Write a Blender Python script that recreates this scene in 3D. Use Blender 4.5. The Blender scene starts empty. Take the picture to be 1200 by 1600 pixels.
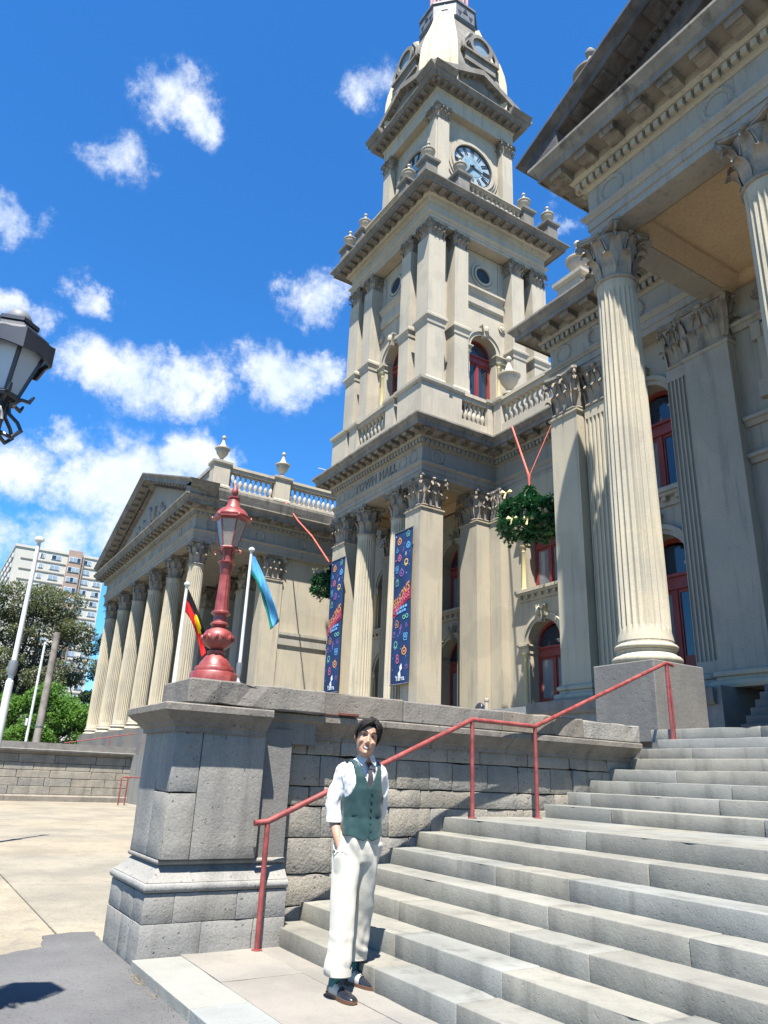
import bpy, bmesh, math, random
from math import sin, cos, pi, radians, sqrt, atan2
from mathutils import Vector, Matrix, noise as mnoise

random.seed(7)
SC = bpy.context.scene
COL = SC.collection

# ------------------------------------------------------------------ camera
def make_camera():
    F, yaw, pit, rol = 1148.19, radians(58.32537), radians(19.96988), radians(2.38712)
    f = Vector((-sin(yaw)*cos(pit), cos(yaw)*cos(pit), sin(pit)))
    r = Vector((cos(yaw), sin(yaw), 0)); u = r.cross(f)
    r2 = r*cos(rol)+u*sin(rol); u2 = -r*sin(rol)+u*cos(rol)
    cd = bpy.data.cameras.new('camera'); co = bpy.data.objects.new('camera', cd); COL.objects.link(co)
    m = Matrix((r2, u2, -f)).transposed().to_4x4(); m.translation = (0, 0, 1.33)
    co.matrix_world = m
    cd.sensor_fit = 'VERTICAL'; cd.sensor_height = 24.0
    cd.lens = 24.0*F/1600.0
    cd.clip_start = 0.05; cd.clip_end = 6000
    SC.camera = co
make_camera()

# ------------------------------------------------------------------ light
SUN = Vector((0.375, -0.26, 1.0)).normalized()
SUN_EL = math.asin(SUN.z); SUN_AZ = atan2(SUN.x, SUN.y)
SC.view_settings.view_transform = 'Standard'; SC.view_settings.look = 'None'
SC.view_settings.exposure = 1.68; SC.view_settings.gamma = 1.0
SC.view_settings.use_curve_mapping = False
sl = bpy.data.lights.new('sun', 'SUN'); sl.energy = 5.0; sl.angle = radians(0.53); sl.color = (1.0, 0.95, 0.86)
so = bpy.data.objects.new('sun', sl); COL.objects.link(so)
so.rotation_euler = SUN.to_track_quat('Z', 'Y').to_euler()

def nd(nt, typ, **kw):
    n = nt.nodes.new(typ)
    for k, v in kw.items():
        if k.startswith('i_'):
            key = k[2:]
            key = int(key) if key.isdigit() else key.replace('_', ' ')
            n.inputs[key].default_value = v
        else: setattr(n, k, v)
    return n
def mth(nt, op, a, b=None, c=None, clamp=False):
    n = nt.nodes.new('ShaderNodeMath'); n.operation = op; n.use_clamp = clamp
    for i, v in enumerate((a, b, c)):
        if v is None: continue
        if isinstance(v, (int, float)): n.inputs[i].default_value = v
        else: nt.links.new(v, n.inputs[i])
    return n.outputs[0]
def mixc(nt, fac, a, b, blend='MIX'):
    n = nt.nodes.new('ShaderNodeMix'); n.data_type = 'RGBA'; n.blend_type = blend
    for s, v in ((n.inputs[0], fac), (n.inputs[6], a), (n.inputs[7], b)):
        if isinstance(v, (int, float)): s.default_value = v
        elif isinstance(v, tuple): s.default_value = v if len(v) == 4 else (*v, 1)
        else: nt.links.new(v, s)
    return n.outputs[2]
def maprange(nt, v, a, b, c=0.0, d=1.0, smooth=True):
    n = nt.nodes.new('ShaderNodeMapRange'); n.interpolation_type = 'SMOOTHSTEP' if smooth else 'LINEAR'
    nt.links.new(v, n.inputs[0])
    for i, x in enumerate((a, b, c, d)): n.inputs[i+1].default_value = x
    return n.outputs[0]

CLOUDS = [  # direction, angular radius, weight, vertical stretch
    ((-0.676, 0.094, 0.731), 0.075, 0.85, 1.35),
    ((-0.683, 0.144, 0.716), 0.060, 0.85, 1.35),
    ((-0.74, 0.08, 0.668), 0.060, 0.72, 1.35),
    ((-0.812, -0.02, 0.584), 0.060, 0.80, 1.35),
    ((-0.841, 0.081, 0.535), 0.045, 0.66, 1.35),
    ((-0.566, 0.302, 0.767), 0.050, 0.68, 1.35),
    ((-0.731, 0.344, 0.589), 0.070, 0.85, 1.35),
    ((-0.738, 0.305, 0.601), 0.050, 0.70, 1.35),
    ((-0.873, 0.149, 0.465), 0.090, 1.05, 1.35),
    ((-0.855, 0.218, 0.471), 0.085, 1.05, 1.35),
    ((-0.879, 0.096, 0.467), 0.075, 1.00, 1.35),
    ((-0.805, 0.328, 0.495), 0.085, 1.05, 1.35),
    ((-0.779, 0.361, 0.513), 0.050, 0.90, 1.35),
    ((-0.921, 0.189, 0.342), 0.130, 1.25, 1.35),
    ((-0.933, 0.138, 0.333), 0.085, 1.10, 1.35),
    ((-0.889, 0.249, 0.383), 0.080, 1.10, 1.35),
    ((-0.941, 0.05, 0.334), 0.080, 1.00, 1.35),
    ((-0.921, 0.097, 0.379), 0.050, 0.75, 1.35),
    ((-0.864, 0.015, 0.503), 0.050, 0.75, 1.35),
    ((-0.959, 0.11, 0.264), 0.080, 0.90, 1.35),
    ((-0.506, 0.553, 0.661), 0.045, 0.75, 1.35),
    ((-0.944, 0.172, 0.283), 0.090, 0.90, 1.35),
    ((-0.96, 0.02, 0.25), 0.090, 0.90, 1.35),
    ((-0.97, -0.06, 0.24), 0.100, 0.95, 1.35),
    ((-0.84, 0.18, 0.51), 0.030, 0.55, 1.35),
    ((-0.925, -0.12, 0.36), 0.120, 1.00, 1.35),
]
def make_world():
    w = bpy.data.worlds.new('World'); SC.world = w; w.use_nodes = True
    nt = w.node_tree; nt.nodes.clear()
    out = nd(nt, 'ShaderNodeOutputWorld'); bg = nd(nt, 'ShaderNodeBackground')
    sky = nd(nt, 'ShaderNodeTexSky', sky_type='NISHITA', sun_disc=False)
    sky.sun_elevation = SUN_EL; sky.sun_rotation = SUN_AZ
    sky.altitude = 300; sky.air_density = 1.0; sky.dust_density = 0.0; sky.ozone_density = 3.0
    hs = nd(nt, 'ShaderNodeHueSaturation', i_Hue=0.503, i_Saturation=1.22, i_Value=1.08)
    nt.links.new(sky.outputs[0], hs.inputs['Color'])
    gm = nd(nt, 'ShaderNodeMix', data_type='RGBA', blend_type='MULTIPLY')
    gm.inputs[0].default_value = 1.0; gm.inputs[7].default_value = (0.60, 1.06, 1.26, 1)
    nt.links.new(hs.outputs[0], gm.inputs[6])
    tc = nd(nt, 'ShaderNodeTexCoord')
    vec = tc.outputs['Generated']
    # the lookup direction is warped by turbulence so that cloud edges turn ragged
    def noise3(scale, detail, rough, src=vec):
        n = nd(nt, 'ShaderNodeTexNoise', i_Scale=scale, i_Detail=detail, i_Roughness=rough); nt.links.new(src, n.inputs['Vector']); return n
    def vmath(op, a, b):
        n = nd(nt, 'ShaderNodeVectorMath', operation=op)
        for k, v in enumerate((a, b)):
            if isinstance(v, tuple): n.inputs[k].default_value = v
            else: nt.links.new(v, n.inputs[k])
        return n.outputs[0]
    w1 = vmath('MULTIPLY', vmath('SUBTRACT', noise3(8.0, 7.0, 0.66).outputs['Color'], (0.5, 0.5, 0.5)), (0.17, 0.17, 0.10))
    w2 = vmath('MULTIPLY', vmath('SUBTRACT', noise3(34.0, 6.0, 0.65).outputs['Color'], (0.5, 0.5, 0.5)), (0.045, 0.045, 0.03))
    wv = vmath('ADD', vmath('ADD', vec, w1), w2)
    n2 = noise3(22.0, 8.0, 0.66); n3 = noise3(3.2, 4.0, 0.5); n1 = noise3(11.0, 6.0, 0.6)
    acc = None
    for d, rad, wt, st in CLOUDS:
        df = vmath('MULTIPLY', vmath('SUBTRACT', wv, d), (1, 1, st))
        ln = nd(nt, 'ShaderNodeVectorMath', operation='LENGTH'); nt.links.new(df, ln.inputs[0])
        v = maprange(nt, ln.outputs['Value'], 0.0, rad*1.08, wt, 0.0)
        acc = v if acc is None else mth(nt, 'MAXIMUM', acc, v)
    base = mth(nt, 'MULTIPLY', maprange(nt, n3.outputs[0], 0.62, 0.78), 0.8)
    sep = nd(nt, 'ShaderNodeSeparateXYZ'); nt.links.new(vec, sep.inputs[0])
    # outside the photographed quarter of the sky the same scattered clouds go on
    behind = maprange(nt, mth(nt, 'ADD', mth(nt, 'MULTIPLY', sep.outputs[0], -0.85), mth(nt, 'MULTIPLY', sep.outputs[1], 0.52)), 0.35, 0.05)
    base = mth(nt, 'MAXIMUM', acc, mth(nt, 'MULTIPLY', base, behind))
    dens = mth(nt, 'ADD', base, mth(nt, 'MULTIPLY', mth(nt, 'SUBTRACT', n2.outputs[0], 0.5), 1.5))
    mask = mth(nt, 'MULTIPLY', maprange(nt, dens, 0.10, 1.05), maprange(nt, base, 0.02, 0.40))
    shade = maprange(nt, n1.outputs[0], 0.36, 0.66)
    ccol = mixc(nt, shade, (4.7, 5.3, 6.2), (5.9, 6.1, 6.35))
    fin = mixc(nt, mth(nt, 'MULTIPLY', mask, 0.97), gm.outputs[2], ccol)
    nt.links.new(fin, bg.inputs[0]); bg.inputs[1].default_value = 0.0605
    nt.links.new(bg.outputs[0], out.inputs[0])
#CLOUDLIST
make_world()

# ------------------------------------------------------------------ materials
MATS = {}
ALB = 0.70          # common albedo level of the place
def alb(c): return tuple(v*ALB for v in c)
def base_mat(name, rough=0.8, spec=0.3):
    m = bpy.data.materials.new(name); m.use_nodes = True
    nt = m.node_tree; b = nt.nodes['Principled BSDF']
    b.inputs['Roughness'].default_value = rough
    b.inputs['Specular IOR Level'].default_value = spec
    MATS[name] = m
    return m, nt, b
def pos_noise(nt, scale, detail=4.0, rough=0.55, stretch=None, off=(0, 0, 0)):
    g = nd(nt, 'ShaderNodeNewGeometry'); mp = nd(nt, 'ShaderNodeMapping')
    nt.links.new(g.outputs['Position'], mp.inputs[0])
    if stretch: mp.inputs['Scale'].default_value = stretch
    mp.inputs['Location'].default_value = off
    n = nd(nt, 'ShaderNodeTexNoise', i_Scale=scale, i_Detail=detail, i_Roughness=rough)
    nt.links.new(mp.outputs[0], n.inputs['Vector'])
    return n.outputs[0]
def add_bump(nt, b, hgt, strength=0.3, dist=0.02):
    bp = nd(nt, 'ShaderNodeBump', i_Strength=strength, i_Distance=dist)
    nt.links.new(hgt, bp.inputs['Height']); nt.links.new(bp.outputs[0], b.inputs['Normal'])
def rand_tint(nt, col, amt):
    oi = nd(nt, 'ShaderNodeObjectInfo')
    v = maprange(nt, oi.outputs['Random'], 0, 1, 1-amt, 1+amt, False)
    hv = nd(nt, 'ShaderNodeHueSaturation'); nt.links.new(v, hv.inputs['Value']); nt.links.new(col, hv.inputs['Color'])
    return hv.outputs[0]
def stone_mat(name, c1, c2, c3, scale=1.2, streak=0.5, rough=0.85, bump=0.25, tint=0.0, fine=60.0, pit=0.0, bdist=0.012):
    """two-tone weathered masonry: c1 main, c2 patches, c3 grime streaks"""
    c1, c2, c3 = alb(c1), alb(c2), alb(c3)
    m, nt, b = base_mat(name, rough)
    a = maprange(nt, pos_noise(nt, scale, 6, 0.6), 0.35, 0.68)
    col = mixc(nt, a, c1, c2)
    if tint:
        oi = nd(nt, 'ShaderNodeObjectInfo')
        w = mth(nt, 'FRACT', mth(nt, 'MULTIPLY', oi.outputs['Random'], 7.31))
        col = mixc(nt, 1.0, col, mixc(nt, w, (1.0+tint*0.55, 1.0+tint*0.1, 1.0-tint*0.75), (1.0-tint*0.6, 1.0, 1.0+tint*0.6)), 'MULTIPLY')
        col = rand_tint(nt, col, tint)
    s = maprange(nt, pos_noise(nt, 1.0, 5, 0.6, stretch=(4.5, 4.5, 0.45)), 0.50, 0.74)
    col = mixc(nt, mth(nt, 'MULTIPLY', s, streak), col, c3)
    if name.startswith(('render', 'column')):
        pt = maprange(nt, pos_noise(nt, 0.55, 2, 0.4, off=(3, 7, 1)), 0.56, 0.60)
        col = mixc(nt, mth(nt, 'MULTIPLY', pt, 0.35), col, tuple(0.8*v for v in c2))
        s2 = maprange(nt, pos_noise(nt, 1.0, 6, 0.65, stretch=(9, 9, 0.28), off=(1, 2, 3)), 0.56, 0.70)
        col = mixc(nt, mth(nt, 'MULTIPLY', s2, 0.42), col, c3)
        sp = maprange(nt, pos_noise(nt, 5.0, 4, 0.6), 0.62, 0.74)
        col = mixc(nt, mth(nt, 'MULTIPLY', sp, 0.3), col, c3)
    fn = pos_noise(nt, fine, 3, 0.6)
    col = mixc(nt, mth(nt, 'MULTIPLY', maprange(nt, fn, 0.3, 0.7), 0.11 if name in ('step_stone', 'paving_stone', 'kerb_stone') else 0.2), col, (0.02, 0.02, 0.02), 'MIX')
    h = mth(nt, 'ADD', mth(nt, 'MULTIPLY', fn, 0.5), pos_noise(nt, fine*0.2, 4, 0.6))
    if pit:
        p = maprange(nt, pos_noise(nt, fine*0.55, 2, 0.5), 0.66, 0.74)
        col = mixc(nt, mth(nt, 'MULTIPLY', p, pit), col, (0.03, 0.03, 0.03))
        h = mth(nt, 'SUBTRACT', h, mth(nt, 'MULTIPLY', p, 0.8))
    nt.links.new(col, b.inputs['Base Color'])
    add_bump(nt, b, h, bump, bdist)
    return m
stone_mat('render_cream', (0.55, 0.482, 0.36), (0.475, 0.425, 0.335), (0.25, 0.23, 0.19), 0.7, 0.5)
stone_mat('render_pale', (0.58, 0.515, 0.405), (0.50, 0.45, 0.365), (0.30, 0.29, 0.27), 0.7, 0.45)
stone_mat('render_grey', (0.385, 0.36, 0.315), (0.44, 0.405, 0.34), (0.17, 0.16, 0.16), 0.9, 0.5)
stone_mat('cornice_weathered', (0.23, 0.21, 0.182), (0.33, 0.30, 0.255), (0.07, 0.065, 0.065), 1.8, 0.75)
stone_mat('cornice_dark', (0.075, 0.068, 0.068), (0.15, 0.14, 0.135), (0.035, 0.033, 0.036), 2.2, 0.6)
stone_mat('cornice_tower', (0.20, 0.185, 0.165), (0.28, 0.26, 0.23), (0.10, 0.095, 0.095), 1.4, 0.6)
stone_mat('capital_stone', (0.42, 0.36, 0.29), (0.24, 0.225, 0.20), (0.09, 0.085, 0.08), 3.5, 0.7)
stone_mat('column_stone', (0.58, 0.51, 0.375), (0.50, 0.455, 0.36), (0.24, 0.22, 0.18), 0.9, 0.5)
stone_mat('dome_cream', (0.62, 0.53, 0.38), (0.55, 0.49, 0.38), (0.36, 0.32, 0.26), 1.0, 0.4)
stone_mat('colonnette_yellow', (0.66, 0.55, 0.27), (0.60, 0.50, 0.28), (0.42, 0.35, 0.2), 1.5, 0.3)
stone_mat('bluestone_wall', (0.35, 0.318, 0.272), (0.25, 0.236, 0.212), (0.11, 0.10, 0.09), 2.2, 0.55, bump=0.7, tint=0.07, fine=45, pit=0.55, bdist=0.02)
stone_mat('bluestone_ashlar', (0.33, 0.318, 0.295), (0.265, 0.26, 0.25), (0.10, 0.095, 0.09), 1.6, 0.4, bump=0.5, tint=0.045, fine=55, pit=0.6)
stone_mat('bluestone_coping', (0.26, 0.235, 0.21), (0.19, 0.175, 0.16), (0.085, 0.078, 0.072), 3.0, 0.5, bump=0.8, tint=0.08, fine=40, pit=0.4)
stone_mat('bluestone_plinth', (0.215, 0.205, 0.192), (0.18, 0.175, 0.168), (0.10, 0.095, 0.09), 2.0, 0.35, bump=0.5, fine=60, pit=0.4)
stone_mat('step_stone', (0.295, 0.292, 0.266), (0.215, 0.214, 0.198), (0.10, 0.10, 0.092), 1.4, 0.55, rough=0.75, bump=0.3, tint=0.075, fine=70, pit=0.12)
stone_mat('paving_stone', (0.285, 0.272, 0.255), (0.225, 0.218, 0.208), (0.19, 0.18, 0.17), 1.6, 0.2, rough=0.8, bump=0.35, tint=0.07, fine=70, pit=0.2)
stone_mat('kerb_stone', (0.31, 0.318, 0.30), (0.265, 0.272, 0.26), (0.2, 0.2, 0.2), 1.6, 0.2, rough=0.75, bump=0.35, tint=0.05, fine=70, pit=0.2)
stone_mat('concrete', (0.345, 0.305, 0.235), (0.25, 0.224, 0.178), (0.19, 0.175, 0.15), 0.7, 0.6, bump=0.3, tint=0.05, fine=30, pit=0.15)
stone_mat('asphalt', (0.17, 0.17, 0.172), (0.125, 0.125, 0.128), (0.08, 0.08, 0.085), 0.9, 0.1, rough=0.9, bump=0.9, fine=120, pit=0.3)
stone_mat('dirt', (0.20, 0.17, 0.12), (0.13, 0.14, 0.07), (0.1, 0.09, 0.06), 0.15, 0.2)
stone_mat('soffit_ochre', (0.74, 0.54, 0.33), (0.68, 0.50, 0.31), (0.5, 0.38, 0.24), 0.6, 0.2, fine=25)
stone_mat('tower_block_white', (0.66, 0.63, 0.56), (0.60, 0.58, 0.53), (0.45, 0.43, 0.4), 0.08, 0.3, fine=3, bump=0.0)
stone_mat('tower_block_brown', (0.42, 0.31, 0.255), (0.38, 0.29, 0.24), (0.25, 0.19, 0.16), 0.2, 0.3, fine=3, bump=0.0)
stone_mat('tower_block_band', (0.33, 0.28, 0.23), (0.3, 0.26, 0.22), (0.25, 0.2, 0.18), 0.2, 0.3, fine=3, bump=0.0)
stone_mat('roof_slate', (0.12, 0.12, 0.13), (0.15, 0.15, 0.16), (0.08, 0.08, 0.08), 1.0, 0.4)

def flat_mat(name, col, rough=0.5, spec=0.4, metal=0.0, var=0.12, nscale=3.0, bump=0.0, coat=0.0, sheen=0.0):
    col = alb(col)
    m, nt, b = base_mat(name, rough, spec)
    n = maprange(nt, pos_noise(nt, nscale, 5, 0.6), 0.3, 0.7)
    dk = tuple(c*(1-2*var) for c in col); lt = tuple(min(1, c*(1+var)) for c in col)
    nt.links.new(mixc(nt, n, dk, lt), b.inputs['Base Color'])
    b.inputs['Metallic'].default_value = metal
    b.inputs['Coat Weight'].default_value = coat
    b.inputs['Sheen Weight'].default_value = sheen
    if bump: add_bump(nt, b, pos_noise(nt, nscale*8, 4, 0.6), bump, 0.005)
    return m
flat_mat('red_paint', (0.27, 0.042, 0.036), 0.38, 0.5, var=0.14, nscale=9, coat=0.15)
flat_mat('red_rail', (0.28, 0.055, 0.052), 0.42, 0.5, var=0.16, nscale=12, coat=0.1, bump=0.05)
for nm in ('red_paint', 'red_rail'):       # chips, fading and grime in the paint
    nt = MATS[nm].node_tree; b = nt.nodes['Principled BSDF']; src = b.inputs['Base Color'].links[0].from_socket
    fade = maprange(nt, pos_noise(nt, 6.0, 4, 0.6, off=(2, 5, 1)), 0.45, 0.75); chip = maprange(nt, pos_noise(nt, 55.0, 3, 0.6), 0.66, 0.70); gr = maprange(nt, pos_noise(nt, 14.0, 5, 0.65, off=(9, 1, 4)), 0.55, 0.75)
    c_ = mixc(nt, mth(nt, 'MULTIPLY', fade, 0.35), src, (0.28, 0.10, 0.09)); c_ = mixc(nt, mth(nt, 'MULTIPLY', gr, 0.45), c_, (0.06, 0.03, 0.028)); c_ = mixc(nt, mth(nt, 'MULTIPLY', chip, 0.8), c_, (0.05, 0.035, 0.03))
    nt.links.new(c_, b.inputs['Base Color']); nt.links.new(maprange(nt, pos_noise(nt, 9.0, 4, 0.6), 0.3, 0.7, 0.32, 0.6), b.inputs['Roughness'])
flat_mat('red_joinery', (0.27, 0.045, 0.04), 0.45, 0.4, var=0.1)
flat_mat('black_paint', (0.03, 0.035, 0.05), 0.4, 0.5, coat=0.2)
flat_mat('pole_white', (0.72, 0.74, 0.76), 0.35, 0.5, var=0.06)
flat_mat('pole_timber', (0.30, 0.27, 0.24), 0.85, 0.2, var=0.2, nscale=2)
flat_mat('iron_grey', (0.15, 0.165, 0.185), 0.6, 0.4)
flat_mat('curtain_glass', (0.22, 0.24, 0.265), 0.12, 0.6, var=0.1, nscale=1.2, coat=0.6)
flat_mat('clock_white', (0.42, 0.52, 0.58), 0.25, 0.5, var=0.1, nscale=2, coat=0.4)
flat_mat('clock_blue', (0.26, 0.40, 0.47), 0.3, 0.5)
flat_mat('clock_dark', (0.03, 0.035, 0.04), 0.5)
flat_mat('banner_navy', (0.022, 0.05, 0.145), 0.65, 0.2, var=0.12, nscale=2.5)
for nm, c in (('p_orange', (0.80, 0.33, 0.10)), ('p_pink', (0.72, 0.17, 0.27)), ('p_cyan', (0.16, 0.50, 0.85)), ('p_green', (0.20, 0.55, 0.42)),
              ('p_purple', (0.30, 0.14, 0.42)), ('p_white', (0.85, 0.87, 0.9)), ('p_red', (0.30, 0.03, 0.05)), ('p_yellow', (0.85, 0.6, 0.2))):
    flat_mat(nm, c, 0.6, 0.2, var=0.04)
flat_mat('flag_black', (0.012, 0.012, 0.014), 0.8, 0.1); flat_mat('flag_red', (0.55, 0.02, 0.02), 0.8, 0.1); flat_mat('flag_yellow', (0.85, 0.55, 0.01), 0.8, 0.1)
flat_mat('flag_blue', (0.10, 0.36, 0.66), 0.8, 0.1); flat_mat('flag_green', (0.01, 0.22, 0.17), 0.8, 0.1)
flat_mat('strap_red', (0.70, 0.16, 0.12), 0.7, 0.2); flat_mat('gold_bow', (0.75, 0.62, 0.30), 0.4, 0.5)
flat_mat('skin', (0.47, 0.27, 0.185), 0.5, 0.35, var=0.05, nscale=20, bump=0.03)
flat_mat('hair_black', (0.016, 0.013, 0.012), 0.6, 0.25, var=0.3, nscale=80, bump=0.6)
flat_mat('shirt_white', (0.66, 0.66, 0.675), 0.85, 0.2, var=0.02, nscale=15, bump=0.15, sheen=0.2)
flat_mat('vest_green', (0.011, 0.052, 0.056), 0.72, 0.3, var=0.08, nscale=30, bump=0.2, sheen=0.15)
flat_mat('vest_satin', (0.016, 0.05, 0.055), 0.4, 0.4)
flat_mat('tie_grey', (0.075, 0.065, 0.075), 0.7, 0.3)
flat_mat('trouser_cream', (0.55, 0.525, 0.455), 0.9, 0.2, var=0.02, nscale=12, bump=0.2, sheen=0.2)
flat_mat('shoe_navy', (0.018, 0.02, 0.03), 0.25, 0.5, coat=0.3); flat_mat('shoe_white', (0.55, 0.50, 0.45), 0.4, 0.4)
flat_mat('shoe_sole', (0.20, 0.10, 0.06), 0.6); flat_mat('sock_teal', (0.04, 0.17, 0.18), 0.85, var=0.2, nscale=90)
flat_mat('lip', (0.34, 0.14, 0.115), 0.4); flat_mat('teeth', (0.55, 0.53, 0.49), 0.3); flat_mat('eye_dark', (0.012, 0.01, 0.01), 0.2)
flat_mat('sign_blue', (0.10, 0.28, 0.55), 0.5); flat_mat('lamp_inside', (0.75, 0.70, 0.62), 0.6)
flat_mat('bark', (0.10, 0.08, 0.065), 0.9, 0.2, var=0.3, nscale=4, bump=0.5)
flat_mat('lantern_pink', (0.45, 0.22, 0.24), 0.7)
flat_mat('dry_straw', (0.42, 0.32, 0.18), 0.9); flat_mat('rust', (0.16, 0.055, 0.045), 0.8)

def glass_mat(name, col, rough, alpha=None):
    m, nt, b = base_mat(name, rough, 0.6)
    n = pos_noise(nt, 0.9, 3, 0.5)
    nt.links.new(mixc(nt, n, tuple(c*0.6 for c in col), tuple(c*1.4 for c in col)), b.inputs['Base Color'])
    b.inputs['Coat Weight'].default_value = 0.5; b.inputs['Coat Roughness'].default_value = 0.03
    if alpha is not None:
        b.inputs['Alpha'].default_value = alpha
    return m
glass_mat('window_glass', (0.018, 0.026, 0.042), 0.06)
glass_mat('lantern_glass', (0.34, 0.30, 0.26), 0.2, 0.52)
glass_mat('lantern_glass_grey', (0.42, 0.47, 0.54), 0.3, 0.72)
glass_mat('far_glass', (0.20, 0.25, 0.29), 0.1)
def leaf_mat(name, c1, c2, scale=1.2, trans=0.25):
    c1, c2 = alb(c1), alb(c2)
    m, nt, b = base_mat(name, 0.55, 0.35)
    n = maprange(nt, pos_noise(nt, scale, 3, 0.6), 0.3, 0.7)
    nt.links.new(mixc(nt, n, c1, c2), b.inputs['Base Color'])
    tr = nd(nt, 'ShaderNodeBsdfTranslucent'); tr.inputs[0].default_value = (c2[0]*1.3, c2[1]*1.4, c2[2]*0.8, 1)
    mx = nd(nt, 'ShaderNodeMixShader'); mx.inputs[0].default_value = trans
    out = nt.nodes['Material Output']
    nt.links.new(b.outputs[0], mx.inputs[1]); nt.links.new(tr.outputs[0], mx.inputs[2]); nt.links.new(mx.outputs[0], out.inputs[0])
    return m
leaf_mat('leaf_dull', (0.105, 0.122, 0.075), (0.17, 0.185, 0.115), 0.6)
leaf_mat('leaf_bright', (0.075, 0.17, 0.03), (0.13, 0.26, 0.055), 1.0, 0.35)
leaf_mat('leaf_dark', (0.04, 0.075, 0.036), (0.065, 0.105, 0.055), 0.8)
leaf_mat('leaf_garland', (0.016, 0.085, 0.030), (0.030, 0.15, 0.055), 6.0, 0.1)

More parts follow.
